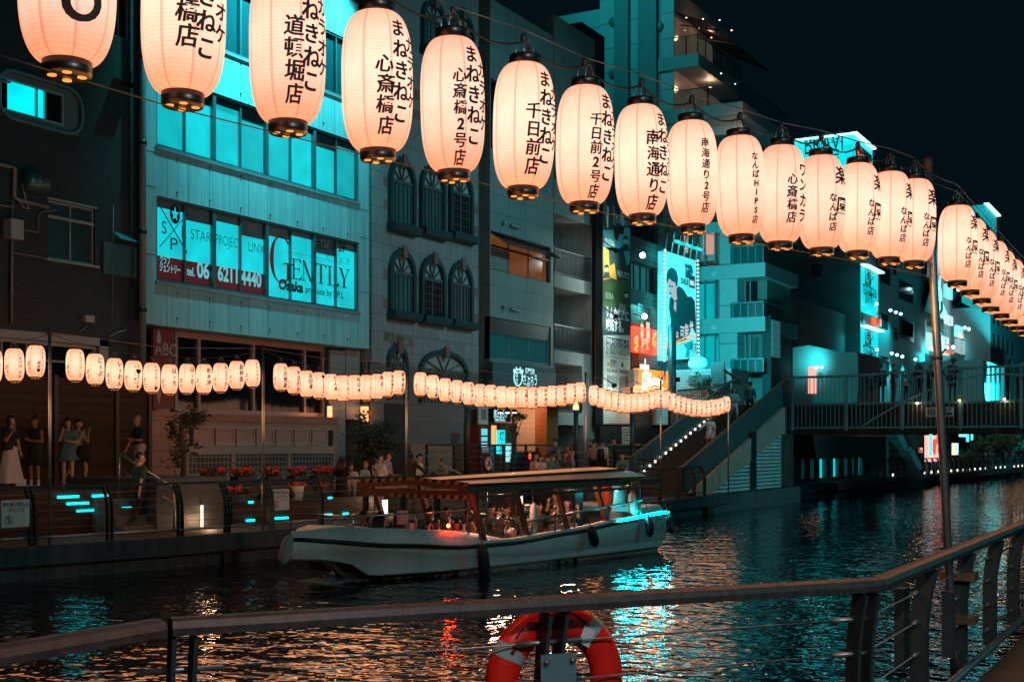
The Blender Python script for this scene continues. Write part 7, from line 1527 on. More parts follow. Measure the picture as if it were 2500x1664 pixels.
for i, (x, ax, az, e) in enumerate(((36, 38, 10, 13000), (44, 47, 10, 17000), (49, 55, 0, 15000))):  # unseen projectors added to lift the middle facades and the bridge stairs
    tt_ = thing('added_projector', 'unseen projector added on the near bank roof to light the far bank', 'floodlight', (x, -13.6, 24.3), 'projectors added on the near bank'); b = MB(); b.box(x-.3, x+.3, -13.9, -13.4, 24.0, 24.25); b.build('housing', m_dark, tt_)
    o = spot('projector_fill', (0, .4, .2), (ax-x, 39 if az > 1 else 31, az-24.3), (.20, .80, .88), e, 36, 1., .3); o.parent = tt_
# ------------------------------------------------------------------ tour boat
BS = Vector((28.9, 13.1, -.65)); BE = Vector((-.9852, .1713, 0)); BN = Vector((-.1713, -.9852, 0))
def bpt(s, w, h): return BS+BE*s+BN*w+Vector((0, 0, h))
def lerp1(tab, x):
    for (a, c), (b_, d) in zip(tab, tab[1:]):
        if x <= b_:
            f = max(0, (x-a)/(b_-a)); f = f*f*(3-2*f)*.5+f*.5; return c+(d-c)*f
    return tab[-1][1]
GH = [(0, 1.0), (2, .90), (4, .76), (6, .66), (7.4, .66), (9, .76), (10.75, .93)]      # sheer
GB = [(0, 1.34), (2, 1.45), (6, 1.48), (8, 1.34), (9.3, .98), (10.2, .50), (10.75, .06)] # half beam at the gunwale
CH = [(0, .28), (5, .22), (8, .30), (9.5, .40), (10.75, .46)]; CB = [(0, 1.22), (2, 1.32), (6, 1.34), (8, 1.16), (9.3, .74), (10.1, .34), (10.75, .03)]
KH = [(0, -.25), (8, -.25), (8.9, -.2), (9.4, .0), (9.75, .30), (10.2, .41), (10.75, .45)]; KB = [(0, .9), (6, .95), (8, .5), (9.0, .12), (9.4, .02), (10.75, .01)]
t = BOAT = thing('tour_boat', 'long white open tour boat with a low brown canopy and cyan light strip', 'boat', BS)
m_hull = mat('hull_white', (.84, .80, .77), .42, 0, .12, 1.4, .1, 20, .10); m_hdark = mat('hull_inside', (.09, .08, .075), .7, 0, .25, 3)
b = MB(); N = 44; ss = [10.75*i/N for i in range(N+1)]
for sg in (1, -1):
    rows = []
    for s in ss: rows.append([bpt(s, sg*KB_, h) for KB_, h in ((lerp1(KB, s), lerp1(KH, s)), (lerp1(CB, s), lerp1(CH, s)), (lerp1(CB, s)+.035, lerp1(CH, s)+.03), (lerp1(GB, s), lerp1(GH, s)), (max(.01, lerp1(GB, s)-.10), lerp1(GH, s)+.01), (max(.005, lerp1(GB, s)-.12), max(.12, lerp1(KH, s)+.04)))])
    vs = [p for r_ in rows for p in r_]; fs = []
    for i in range(N):
        for j in range(5): a = i*6+j; q = (a, a+1, a+7, a+6); fs.append(q if sg < 0 else q[::-1])
    b.add(vs, fs, 0, True)
b.add([bpt(0, w, h) for w, h in ((.9, -.25), (1.22, .28), (1.34, 1.0), (-1.34, 1.0), (-1.22, .28), (-.9, -.25))], [(0, 1, 2, 3, 4, 5)])
hull = b.build('hull', m_hull, t)
b = MB(); b.add([bpt(s, sg*max(.0, lerp1(GB, s)-.1), max(.14, lerp1(KH, s)+.05)) for s in ss for sg in (1, -1)], [(2*i, 2*i+1, 2*i+3, 2*i+2) for i in range(N)]); b.build('deck', m_hdark, t)
b = MB()      # raised foredeck and coaming
fs_ = [s for s in ss if s >= 6.3]; top = lambda s: lerp1(GH, s)+.02+.19*min(1, max(0, (s-6.3)/1.1))*min(1, max(.12, (10.75-s)/1.0))
for sg in (1, -1):
    vs = []
    for s in fs_: g = max(.02, lerp1(GB, s)-.05); vs += [bpt(s, sg*g, lerp1(GH, s)), bpt(s, sg*max(.01, g-.07), top(s)), bpt(s, sg*max(0, g-.50) if s < 8.6 else 0, top(s)+.01)]
    fs = []
    for i in range(len(fs_)-1):
        for j in range(2): a = i*3+j; q = (a, a+1, a+4, a+3); fs.append(q if sg < 0 else q[::-1])
    b.add(vs, fs, 0, True)
b.build('foredeck', m_hull, t)
b = MB()
for sg in (1, -1): b.tube([bpt(s, sg*(lerp1(GB, s)+.015), lerp1(GH, s)-.09) for s in ss], .038, 8)
b.build('rub_rail', m_black, t)
b = MB(); b.add([bpt(s, w, h) for s, w, h in ((0, 1.25, 1.01), (1.0, 1.25, .98), (1.0, -1.25, .98), (0, -1.25, 1.01), (.05, 1.15, 1.13), (.85, 1.15, 1.08), (.85, -1.15, 1.08), (.05, -1.15, 1.13))], [(4, 5, 6, 7), (0, 1, 5, 4), (1, 2, 6, 5), (3, 0, 4, 7), (2, 3, 7, 6)]); b.build('stern_deck', m_hull, t)
b = MB(); b.tube([bpt(-.02, 1.362, .94), bpt(.6, 1.40, .93), bpt(1.3, 1.435, .90), bpt(2.25, 1.475, .835)], .026, 8)
led = b.build('light_strip', emi('led_cyan', (.0, .86, .95), 110.), t)
b = MB(); b.ball(bpt(7.75, 1.2, .99), .035, .035, .035, 8, 6); b.build('red_lamp', emi('red_lamp', (3.0, .08, .01), 45.), t)
L = bpy.data.lights.new('red_glow', 'POINT'); L.color = (1, .05, .01); L.energy = 2; L.shadow_soft_size = .03; o = bpy.data.objects.new('red_glow', L); COL.objects.link(o); o.parent = t; o.location = bpt(7.75, 1.28, 1.08)-BS
b = MB(); row(b, '大阪 第21号', .20, lambda x, z: bpt(.95-x, 1.37+.10*(x/1.0)+.02, .55+z), 0, 0, .01); row(b, 'OS2-3503', .13, lambda x, z: bpt(.60-x, 1.37+.10*(x/1.0)+.02, .74+z), 0, 0, .01); b.build('hull_lettering', mat('faded_ink', (.25, .24, .23)), t)
# canopy
C0, C1 = 1.0, 7.55
def cz(s, w): return 1.78+.03*(7.55-s)/6.5+(.09+.14*(7.55-s)/6.5)*(1-(w/1.55)**2)
m_roof = mat('brown_glazing', (.050, .028, .023), .28, .0, .25, 1.2); m_rust = mat('rust_brown_steel', (.16, .065, .035), .5, .3, .3, 5, .2, 40)
b = MB(); wv = [-1.55, -1.0, -.5, 0, .5, 1.0, 1.55]; sv = [C0+(C1-C0)*i/12 for i in range(13)]
b.add([bpt(s, w, cz(s, w)) for s in sv for w in wv], [(i*7+j, (i+1)*7+j, (i+1)*7+j+1, i*7+j+1) for i in range(12) for j in range(6)], 0, True); b.add([bpt(s, w, cz(s, w)-.03) for s in sv for w in wv], [(i*7+j, i*7+j+1, (i+1)*7+j+1, (i+1)*7+j) for i in range(12) for j in range(6)], 0, True)
b.build('canopy_roof', m_roof, t)
b = MB()
for w in (-1.55, 1.55, -.78, .78): b.tube([bpt(s, w, cz(s, w)+.012) for s in sv], .02, 5)
for w in (-1.52, 1.52): b.bar(bpt(C0-.3, w, cz(C0, w)-.09), bpt(C1, w, cz(C1, w)-.09), .07, .13); b.bar(bpt(C0-.5, w*.97, cz(C0, w)-.24), bpt(C1-.4, w*.97, cz(C1, w)-.24), .05, .06)
for s in sv[::2]: b.tube([bpt(s, w, cz(s, w)-.06) for w in wv], .022, 5)
b.bar(bpt(C1, -1.55, cz(C1, 1.5)-.05), bpt(C1, 0, cz(C1, 0)-.05), .05, .12); b.bar(bpt(C1, 0, cz(C1, 0)-.05), bpt(C1, 1.55, cz(C1, 1.5)-.05), .05, .12)
b.bar(bpt(C1-.05, -1.5, cz(C1, 1.5)-.20), bpt(C1-.05, 1.5, cz(C1, 1.5)-.20), .05, .16)
b.build('canopy_frame', m_rust, t)
m_yel = mat('hazard_orange', (.55, .20, .03), .55, 0, .15, 8)
def stripes(p, q, n, h, dx):
    by, bk = MB(), MB(); d = (q-p)/n; sk = d*.35
    for i in range(n):
        a = p+d*i; c = a+d; up = Vector((0, 0, h)); o = BE*dx
        (by if i % 2 == 0 else bk).add([a+o, c+o, c+o+up+sk, a+o+up+sk], [(0, 1, 2, 3)])
    return by, bk
for p, q, n in ((bpt(C1, -1.55, cz(C1, 1.55)-.01), bpt(C1, 0, cz(C1, 0)-.01), 13), (bpt(C1, 0, cz(C1, 0)-.01), bpt(C1, 1.55, cz(C1, 1.55)-.01), 13), (bpt(C1-.02, -.6, cz(C1, 1.5)-.28), bpt(C1-.02, 1.5, cz(C1, 1.5)-.28), 19)):
    y_, k_ = stripes(p, q, n, .07, .035); y_.build('hazard_stripe', m_yel, t); k_.build('hazard_stripe', m_black, t)
b = MB(); b.bar(bpt(C0+.6, 1.56, cz(2, 1.55)-.10), bpt(C0+.9, 1.56, cz(2, 1.55)-.10), .08, .09); b.build('hazard_stripe', m_yel, t)
for s in (7.15, 5.75, 4.35, 2.9, 1.5):
    for w in (1.38, -1.38): b = MB(); b.bar(bpt(s+.12, w*.98, cz(s, 1.5)-.10), bpt(s-.30, w*.98, lerp1(GH, s)-.02), .09, .10, (0, 1, 0)); b.build('canopy_post', m_rust, t)
m_green = mat('green_tube', (.14, .24, .22), .4, .4, .15, 6)
b = MB(); w = 1.30
b.tube([bpt(7.28, w, .8), bpt(7.28, w, 1.62), bpt(7.05, w, 1.79), bpt(6.5, w, 1.79)], .022, 8); b.tube([bpt(6.72, w, .8), bpt(6.72, w, 1.79)], .022, 8); b.tube([bpt(7.28, w, 1.18), bpt(6.72, w, 1.18)], .02, 8)
b.tube([bpt(5.5, 1.40, .98), bpt(3.9, 1.44, 1.10), bpt(1.2, 1.40, 1.28)], .024, 8)
for s in (5.4, 4.6, 3.9, 2.6): b.tube([bpt(s, 1.43, .72), bpt(s, 1.43, .99+(5.5-s)*.075)], .018, 6)
b.build('green_rail', m_green, t)
b = MB()
b.tube([bpt(9.6, -.7, 1.22), bpt(9.55, .35, 1.22), bpt(8.4, .95, 1.25), bpt(7.35, 1.1, 1.27)], .016, 8); b.tube([bpt(8.9, -.8, 1.12), bpt(7.5, -1.1, 1.2)], .016, 8)
for s, w in ((9.5, .36), (8.4, .95), (7.6, 1.1)): b.tube([bpt(s, w, .9), bpt(s, w, 1.24)], .014, 6)
b.tube([bpt(6.25, 1.1, .8), bpt(6.25, 1.1, 1.0), bpt(6.1, 1.1, 1.06), bpt(5.95, 1.1, 1.06), bpt(5.85, 1.1, .98), bpt(5.85, 1.1, .8)], .014, 8)
b.build('chrome_rail', mat('chrome', (.62, .64, .66), .12, 1., .05), t)
b = MB()
for s, w in ((9.45, .2), (8.42, .8)): b.obox(bpt(s, w, 1.0), BE*.07, BN*.06, Vector((0, 0, .06))); b.tube([bpt(s, w, .9), bpt(s, w, 1.0)], .03, 6)
b.ball(bpt(9.3, -.3, 1.02), .08, .08, .07, 8, 6)
b.build('deck_light_box', mat('box_grey', (.4, .42, .42), .4), t)
b = MB()
for sg in (1, -1):
    for s in (7.0, 5.9, 4.8, 3.7, 2.6): b.obox(bpt(s, sg*.85, .32), BE*.22, BN*.42, Vector((0, 0, .14)))
b.build('bench', mat('bench_brown', (.10, .06, .04), .7), t)
b = MB(); b.obox(bpt(2.15, -.35, .85), BE*.16, BN*.62, Vector((0, 0, .62))); b.obox(bpt(2.3, -.3, 1.50), BE*.30, BN*.45, Vector((0, 0, .03))); b.build('console', mat('console_black', (.012, .012, .013), .4), t)
b = MB(); b.lathe([(0, .62), (.10, .60), (.19, .52), (.23, .36), (.235, .10), (.20, -.05), (.12, -.3), (.08, -.5)], bpt(.75, .35, 1.0), 16); b.build('outboard_cowl', mat('cowl_white', (.62, .66, .66), .25, 0, .06), t)
L = bpy.data.lights.new('stern_lamp', 'POINT'); L.color = CYL; L.energy = 10; L.shadow_soft_size = .05; o = bpy.data.objects.new('stern_lamp', L); COL.objects.link(o); o.parent = t; o.location = bpt(1.3, .75, 1.45)-BS
b = MB(); b.ball(bpt(1.3, .75, 1.50), .03, .03, .03, 6, 4); b.build('stern_lamp_lens', emi('lens_cyan', (.2, 1.2, 1.3), 6., False), t)
b = MB(); b.tube([bpt(.28, .75, 1.1), bpt(.28, .75, 1.62)], .014, 6); b.tube([bpt(.28, .72, 1.1), bpt(.34, .78, 1.3)], .012, 6); b.build('staff', m_steel, t)
for s, e in ((5.8, 55), (3.4, 55)):  # fill lights added under the canopy to brighten the passengers
    L = bpy.data.lights.new('canopy_fill', 'POINT'); L.color = (1, .5, .34); L.energy = e; L.shadow_soft_size = .1; o = bpy.data.objects.new('canopy_fill', L); COL.objects.link(o); o.parent = t; o.location = bpt(s, .9, 1.62)-BS
# things that hang on or lie in the boat
def fender(s, w, h0, ln, r, label, m, tilt=0.):
    a = bpt(s, w, h0); t_ = thing('boat_fender', label, 'fender', a, 'fenders of the boat'); d = (Vector((0, 0, -1))+BE*tilt).normalized(); b = MB()
    b.tube([a+d*(ln*f) for f in (0, .06, .14, .3, .7, .86, .95, 1.)], [r*.25, r*.5, r*.86, r, r, r*.86, r*.5, r*.2], 14); b.build('body', m, t_); b = MB(); b.tube([a, a-d*.28-BN*.06], .012, 5); b.build('rope', m_cable, t_)
m_fend = mat('fender_navy', (.014, .018, .024), .45, 0, .25, 6)
fender(7.15, 1.56, .62, .72, .115, 'big dark fender hanging on the near side of the bow of the boat', m_fend, -.12); fender(3.55, 1.60, .80, .52, .11, 'dark fender tilted on the near side amidships of the boat', m_fend, -.45); fender(1.15, 1.56, .93, .52, .10, 'dark fender crossing the cyan light strip of the boat', m_fend, -.12); fender(-.12, 1.30, .92, .52, .11, 'dark fender at the stern corner of the boat', m_fend, -.25)
fender(10.8, .05, .92, .56, .11, 'pale fender under the bow tip of the boat', mat('fender_pale', (.42, .38, .36), .6, 0, .2, 8), .35); fender(5.05, 1.2, 1.35, .55, .085, 'white fender hanging inside the canopy of the boat', mat('fender_white', (.5, .48, .46), .5), .0); fender(1.52, 1.34, 1.50, .6, .11, 'grey fender strapped to the last canopy post of the boat', mat('fender_pale', (.42, .38, .36)), -.1)
t_ = thing('orange_lifejacket', 'orange lifejacket hanging at the stern end of the boat canopy', 'lifejacket', bpt(1.75, .75, 1.6)); b = MB(); b.tube([bpt(1.75, .75, 1.72), bpt(1.75, .80, 1.5), bpt(1.72, .78, 1.25), bpt(1.70, .80, 1.0)], [.06, .16, .14, .05], 10); b.build('vest', mat('vest_orange', (.50, .07, .02), .7, 0, .3, 8, .4, 30), t_)
t_ = thing('paper_sheet', 'white sheet of paper held up near the bow of the boat', 'paper', bpt(8.1, .1, 1.1)); b = MB(); b.obox(bpt(7.9, .1, 1.12), (RT*.11), FW*.002, Vector((0, 0, .14))); b.build('sheet', m_white, t_)
# foam at the bow and along the side
b = MB()
for i in range(420):
    s = 10.15-rnd.random()**1.6*5.5; w = (lerp1(KB, s)+.06+abs(rnd.gauss(0, .16))+.10*max(0, 10-s)*.25)*1; p = bpt(s, w if rnd.random() < .8 else -w, .0); r_ = rnd.uniform(.01, .045)*(1.3 if s > 9 else .8); b.ball(p, r_*2.2, r_*1.4, r_*.55, 6, 4)
stru(b.build('bow_foam', mat('foam', (.34, .35, .35), .8, 0, .15, 9)), 'stuff')
# ------------------------------------------------------------------ people
_skin = [mat('skin_light', (.48, .29, .21), .55, 0, .08, 12), mat('skin_mid', (.38, .21, .14), .55, 0, .08, 12), mat('skin_tan', (.24, .12, .075), .55, 0, .08, 12)]
_hairm = dict(black=mat('hair_black', (.012, .010, .009), .38, 0, .3, 30, .4, 120), brown=mat('hair_brown', (.05, .026, .016), .42, 0, .3, 30, .4, 120), blond=mat('hair_blond', (.34, .18, .08), .45, 0, .25, 30, .4, 120), grey=mat('hair_grey', (.22, .24, .24), .5, 0, .2, 30), red=mat('hair_red', (.09, .012, .010), .45, 0, .25, 30))
_cl = {}
def cloth(c):
    k = tuple(c)
    if k not in _cl: _cl[k] = mat('cloth_%02d_%02d_%02d' % tuple(int(x*99) for x in c), c, .85, 0, .16, 9, .35, 60)
    return _cl[k]
m_eye = mat('eye_dark', (.015, .012, .012), .2); m_lip = mat('lip', (.28, .09, .08), .5)
def capsule(b, p, q, r0, r1, n=10):
    p = Vector(p); q = Vector(q); d = q-p; L = d.length
    if L < 1e-5: d = Vector((0, 0, 1)); L = 1e-5
    d.normalize(); pts = [p-d*r0*.98, p-d*r0*.7, p-d*r0*.25]+[p+(q-p)*f for f in (.0, .25, .5, .75, 1.)]+[q+d*r1*.25, q+d*r1*.7, q+d*r1*.98]
    rr = [r0*.2, r0*.72, r0*.97]+[r0+(r1-r0)*f for f in (.0, .25, .5, .75, 1.)]+[r1*.97, r1*.72, r1*.2]
    b.tube(pts, rr, n)
def person(label, pos, rel, H=1.68, pose='stand', arms=('down', 'down'), top=(.02, .02, .022), bot=(.03, .03, .035), sleeve=.45, shoe=(.4, .4, .4), hair=('black', 'short'), skin=0, lean=0, head=(0, 0), legs='trousers', skirt=None, fat=1., group=None, cat='person', vox=.019, printm=None, sock=None):
    """rel: 0 faces the camera, +90 faces the right of the picture"""
    k = H/1.70; az = R(209.3+rel); f = Vector((math.cos(az), math.sin(az), 0)); u = Vector((0, 0, 1)); l = u.cross(f)
    t = thing('person', label, cat, pos, group); O = Vector(pos)
    def W(a, c, d): return f*a*k+l*c*k+u*d*k
    sit = pose == 'sit'; ph = .46 if sit else .92
    ln = R(lean); up = (u*math.cos(ln)+f*math.sin(ln)); fw = (f*math.cos(ln)-u*math.sin(ln))
    pel = W(-.02 if not sit else 0, 0, ph); T = lambda a, c, d: pel+(fw*a+l*c+up*d)*k
    caps = []   # p, q, r0, r1, key
    def cp(p, q, r0, r1, key): caps.append((Vector(p), Vector(q), r0*k, r1*k, key))
    g = fat
    cp(T(0, -.07, .0), T(0, .07, .0), .115*g, .115*g, 'bot'); cp(T(0, -.05, .10), T(0, .05, .10), .105*g, .105*g, 'top'); cp(T(0, -.055, .22), T(0, .055, .22), .105*g, .105*g, 'top'); cp(T(.012, -.085, .38), T(.012, .085, .38), .11*g, .11*g, 'top'); cp(T(0, -.15, .455), T(0, .15, .455), .062, .062, 'top')
    cp(T(0, 0, .48), T(.02, 0, .565), .055, .052, 'skin')
    hy, hp = R(head[0]), R(head[1]); hf0 = fw*math.cos(hy)+l*math.sin(hy); hf = hf0*math.cos(hp)-up*math.sin(hp); hu = up*math.cos(hp)+hf0*math.sin(hp); hl = hu.cross(hf)
    hc = T(.03, 0, .655); HP = lambda a, c, d: hc+(hf*a+hl*c+hu*d)*k
    cp(HP(-.015, 0, .03), HP(.005, 0, .03), .092, .086, 'skin'); cp(HP(.015, 0, -.02), HP(.025, 0, -.055), .074, .058, 'skin'); cp(HP(.055, 0, -.075), HP(.05, 0, -.08), .036, .036, 'skin'); cp(HP(.092, 0, .01), HP(.10, 0, -.018), .012, .019, 'skin')
    for s in (-1, 1): cp(HP(-.005, s*.088, .015), HP(-.005, s*.09, -.025), .018, .014, 'skin')
    hands = []
    def limb(a, e, w, s):
        m = sleeve; cl = 'top'
        pts = [(a, .052), (e, .040), (w, .031)]
        tot = [(a-e).length, (e-w).length]; L = sum(tot); cut = L*m
        if m <= 0: cp(a, e, .05, .038, 'skin'); cp(e, w, .038, .030, 'skin')
        elif cut < tot[0]: c_ = a+(e-a)*(cut/tot[0]); cp(a, c_, .064, .060, 'top'); cp(c_, e, .043, .038, 'skin'); cp(e, w, .038, .029, 'skin')
        else: c_ = e+(w-e)*min(1, (cut-tot[0])/tot[1]); cp(a, e, .062, .050, 'top'); cp(e, c_, .050, .042, 'top'); m < .98 and cp(c_, w, .034, .029, 'skin')
        d = (w-e).normalized(); cp(w, w+d*.075*k, .030, .036, 'skin'); hands.append((w+d*.075*k, d, s))
    for i, s in enumerate((1, -1)):      # left arm first
        A = arms[i]; sh = T(0, s*.175, .44)
        D = dict(down=((.05, .14, -1), (.16, .05, -1)), phone=((.45, .15, -.85), (.55, -.25, .85)), face=((.55, .05, -.75), (.35, -.35, .95)), up=((.7, .25, -.2), (.35, -.1, .95)), fold=((.25, .2, -.95), (.55, -.75, .12)), bag=((-.02, .22, -1), (.3, .0, -.95)), rail=((.6, .15, -.75), (.75, -.5, -.25)), lap=((.25, .12, -1), (.85, -.35, -.45)), swing=((.45, .12, -.9), (.5, .0, -.8)), back=((-.5, .15, -.85), (-.2, .05, -1)), out=((.3, .7, -.7), (.6, .3, -.3)), chest=((.2, .25, -.95), (.75, -.55, .25)))[A]
        v = [(fw*a+l*(s*c)+up*d).normalized() for a, c, d in D]; e = sh+v[0]*.285*k; w = e+v[1]*.24*k; limb(sh, e, w, s)
    for i, s in enumerate((1, -1)):
        hip = W(0, s*.088, ph-.02)
        if pose == 'sit': kn = hip+W(.42, s*.03, .0); an = kn+W(.04, 0, -.40)
        elif pose == 'walk': q = s; kn = hip+W(.16*q+.03, 0, -.41); an = kn+W(-.05 if q > 0 else -.26, 0, -.42 if q > 0 else -.34)
        elif pose == 'bend': kn = hip+W(.08, 0, -.42); an = kn+W(-.06, 0, -.42)
        else: kn = hip+W(.02, s*.012, -.43); an = kn+W(-.02, s*.0, -.43)
        if legs == 'trousers': cp(hip, kn, .088*g, .060, 'bot'); cp(kn, an, .058, .047, 'bot')
        elif legs == 'shorts': m_ = hip.lerp(kn, .75); cp(hip, m_, .098*g, .085, 'bot'); cp(m_, kn, .062, .052, 'skin'); cp(kn, an, .054, .034, 'skin')
        else: cp(hip, kn, .082*g, .053, 'skin'); cp(kn, kn.lerp(an, .45), .052, .050, 'skin'); cp(kn.lerp(an, .45), an, .048, .033, 'skin')
        if sock: cp(kn.lerp(an, .72), an, .042, .038, 'sock')
        tip = W(.16, s*.02, -.04) if not (pose == 'walk' and s < 0) else W(.11, 0, -.10)
        cp(an+W(-.03, 0, -.035), an+tip, .042, .036, 'shoe')
    b = MB()
    for p, q, r0, r1, key in caps: capsule(b, p+O, q+O, r0, r1)
    tmp = b.build('body', [m_ink], None); md = tmp.modifiers.new('r', 'REMESH'); md.mode = 'VOXEL'; md.voxel_size = vox*k; md.use_smooth_shade = True
    ms = tmp.modifiers.new('s', 'SMOOTH'); ms.factor = .5; ms.iterations = 2
    dg = bpy.context.evaluated_depsgraph_get(); me = bpy.data.meshes.new_from_object(tmp.evaluated_get(dg)); bpy.data.objects.remove(tmp); PARTSET.discard(tmp)
    nv = len(me.vertices); co = np.empty(nv*3); me.vertices.foreach_get('co', co); co = co.reshape(-1, 3)-np.array(O)
    lows = co[:, 2].min()
    npoly = len(me.polygons); fl = []; tot = np.empty(npoly, int); me.polygons.foreach_get('loop_total', tot); li = np.empty(len(me.loops), int); me.loops.foreach_get('vertex_index', li)
    st = np.concatenate([[0], np.cumsum(tot)[:-1]]); cen_ = np.add.reduceat(co[li], st, axis=0)/tot[:, None]
    best = np.full(npoly, 1e9); idx = np.zeros(npoly, int); keys = ['skin', 'top', 'bot', 'shoe', 'sock']
    for p, q, r0, r1, key in caps:
        a = np.array(p); d = np.array(q-p); L2 = max(1e-9, d@d); h_ = np.clip(((cen_-a)@d)/L2, 0, 1); ds = np.linalg.norm(cen_-a-h_[:, None]*d, axis=1)-(r0+(r1-r0)*h_); m_ = ds < best; best[m_] = ds[m_]; idx[m_] = keys.index(key)
    zoff = np.array([0, 0, -lows if pose != 'sit' else 0.])
    B2 = MB(); B2.v = [tuple(x) for x in co+zoff]; B2.f = [list(map(int, li[s_:s_+n_])) for s_, n_ in zip(st, tot)]; B2.m = [int(x) for x in idx]; B2.sm = [True]*npoly; bpy.data.meshes.remove(me)
    zo = Vector(zoff); O2 = O
    for s in (-1, 1): B2.ball(HP(.083, s*.033, .022)+zo, .007*k, .011*k, .006*k, 6, 4, 5); B2.ball(HP(.088, s*.034, .042)+zo, .006*k, .015*k, .003*k, 6, 4, 5)
    B2.ball(HP(.084, 0, -.052)+zo, .018*k, .018*k, .006*k, 6, 4, 6)
    for w_, d, s in hands:     # fingers
        sd = d.cross(up if abs(d.dot(up)) < .9 else f).normalized(); nm = sd.cross(d)
        for j, (o_, L_) in enumerate(((-.024, .052), (-.008, .064), (.008, .062), (.022, .048))):
            p = w_+sd*o_*k+zo+d*.012*k; B2.tube([p, p+d*L_*.55*k+nm*.008*k, p+d*L_*.85*k+nm*.028*k], [.0095*k, .0085*k, .006*k], 5, 0)
        p = w_-d*.045*k-sd*.026*k+zo; B2.tube([p, p+(d*.035-sd*.022+nm*.02)*k, p+(d*.062-sd*.022+nm*.035)*k], [.011*k, .0095*k, .007*k], 5, 0)
    body = B2.build('body', [_skin[skin], cloth(top), cloth(bot), cloth(shoe), cloth(sock or (.5, .5, .5)), m_eye, m_lip], t, (0, 0, 0))
    # hair
    col, sty = hair; hb = MB(); n, m = 16, 12
    if sty != 'bald':
        vs = []; fs = []
        for i in range(m+1):
            th = PI*i/m
            for j in range(n):
                a = 2*PI*j/n; x, y, z = math.sin(th)*math.cos(a), math.sin(th)*math.sin(a), math.cos(th); r_ = 1.
                face = x > .30 and z < .48; low = z < (-.45 if sty in ('short', 'crop', 'pony', 'bun', 'cap') else -.8)
                if face or low: r_ = .72
                e = .006*math.sin(j*3.1+i*2.3); vs.append(HP(-.012+x*(.105+e)*r_, y*(.098+e)*r_, .035+z*(.115+e)*r_)+zo)
        for i in range(m):
            for j in range(n): fs.append((i*n+j, (i+1)*n+j, (i+1)*n+(j+1) % n, i*n+(j+1) % n))
        hb.add(vs, fs, 0, True)
        if sty == 'long':
            for c in (-.075, -.04, 0, .04, .075): hb.tube([HP(-.06, c, .05)+zo, HP(-.10, c*1.15, -.06)+zo, T(-.10, c*1.3, .45)+zo, T(-.125, c*1.2, .26)+zo], [.045*k, .05*k, .05*k, .018*k], 8)
            for s in (-1, 1): hb.tube([HP(.02, s*.085, .06)+zo, HP(.0, s*.10, -.05)+zo, T(.03, s*.11, .46)+zo, T(.06, s*.11, .34)+zo], [.03*k, .034*k, .032*k, .012*k], 8)
        if sty == 'bob':
            for c in (-.09, -.05, 0, .05, .09): hb.tube([HP(-.05+abs(c)*.5, c, .04)+zo, HP(-.06+abs(c)*.8, c*1.05, -.05)+zo, HP(-.05+abs(c)*.8, c, -.115)+zo], [.045*k, .045*k, .02*k], 8)
        if sty == 'pony': hb.tube([HP(-.09, 0, .06)+zo, HP(-.16, 0, .03)+zo, HP(-.17, 0, -.10)+zo, HP(-.15, 0, -.20)+zo], [.025*k, .036*k, .03*k, .008*k], 8)
        if sty == 'bun': hb.ball(HP(-.06, 0, .135)+zo, .05*k, .05*k, .045*k, 10, 7)
        if sty == 'cap': hb.lathe([(.0, .0), (.10*k, -.0), (.102*k, .05*k), (.085*k, .085*k), (0, .105*k)], HP(-.01, 0, .055)+zo, 14); hb.bar(HP(.06, 0, .062)+zo, HP(.17, 0, .05)+zo, .13*k, .012*k, hu)
        hb.build('hair', _hairm[col] if sty != 'cap' else cloth((.02, .025, .03)), t, (0, 0, 0))
    if skirt:
        z1, z0, r1, r0, c = skirt; sb = MB(); nn = 28; vs = []; fs = []
        for i in range(9):
            q = i/8; z = (z1+(z0-z1)*q)*k; r_ = (r1+(r0-r1)*q)*k
            for j in range(nn): a = 2*PI*j/nn; e = 1+.09*q*math.sin(a*7+i*.2); v = f*(r_*.86*e*math.cos(a))+l*(r_*1.1*e*math.sin(a)); vs.append(v+u*z+zo*.0+f*(-.02*k))
        for i in range(8):
            for j in range(nn): fs.append((i*nn+j, (i+1)*nn+j, (i+1)*nn+(j+1) % nn, i*nn+(j+1) % nn))
        sb.add(vs, fs, 0, True); sb.build('skirt', cloth(c), t, (0, 0, 0))
    if printm:
        txt, size = printm; pb = MB(); F2 = lambda x, z: T(-.125, -x/k if False else 0, 0)+l*(-(-x))+up*(z)-fw*.0+zo
        row(pb, txt, size, lambda x, z: T(-.118*g-.004, 0, .36)-l*x*-1*-1+up*z+zo, 0, 0, .03, 0, 1, 'c'); pb.build('back_print', m_white, t, (0, 0, 0))
    t['_head'] = 0; del t['_head']
    P_ = dict(t=t, HP=lambda a, c, d: HP(a, c, d)+O+zo, T=lambda a, c, d: T(a, c, d)+O+zo, hands=[h[0]+O+zo for h in hands], f=f, l=l, k=k)
    return P_
def on_floor(u, Y, z): p = at_y(u, HOR, Y); return Vector((p.x, Y, z))
def held(P, i, label, w=.036, h=.075, name='phone', lit=None, up=.04):
    c = P['hands'][i]+P['f']*.03+Vector((0, 0, up)); t = thing(name, label, 'phone', c); b = MB(); b.obox(c, P['l']*w, P['f']*.005, Vector((0, 0, h))); b.build('case', m_black, t)
    if lit: b = MB(); b.obox(c-P['f']*.0062, P['l']*w*.88, P['f']*.001, Vector((0, 0, h*.88))); b.build('screen', emi('phone_screen', lit, 1.6, False), t)
    return t
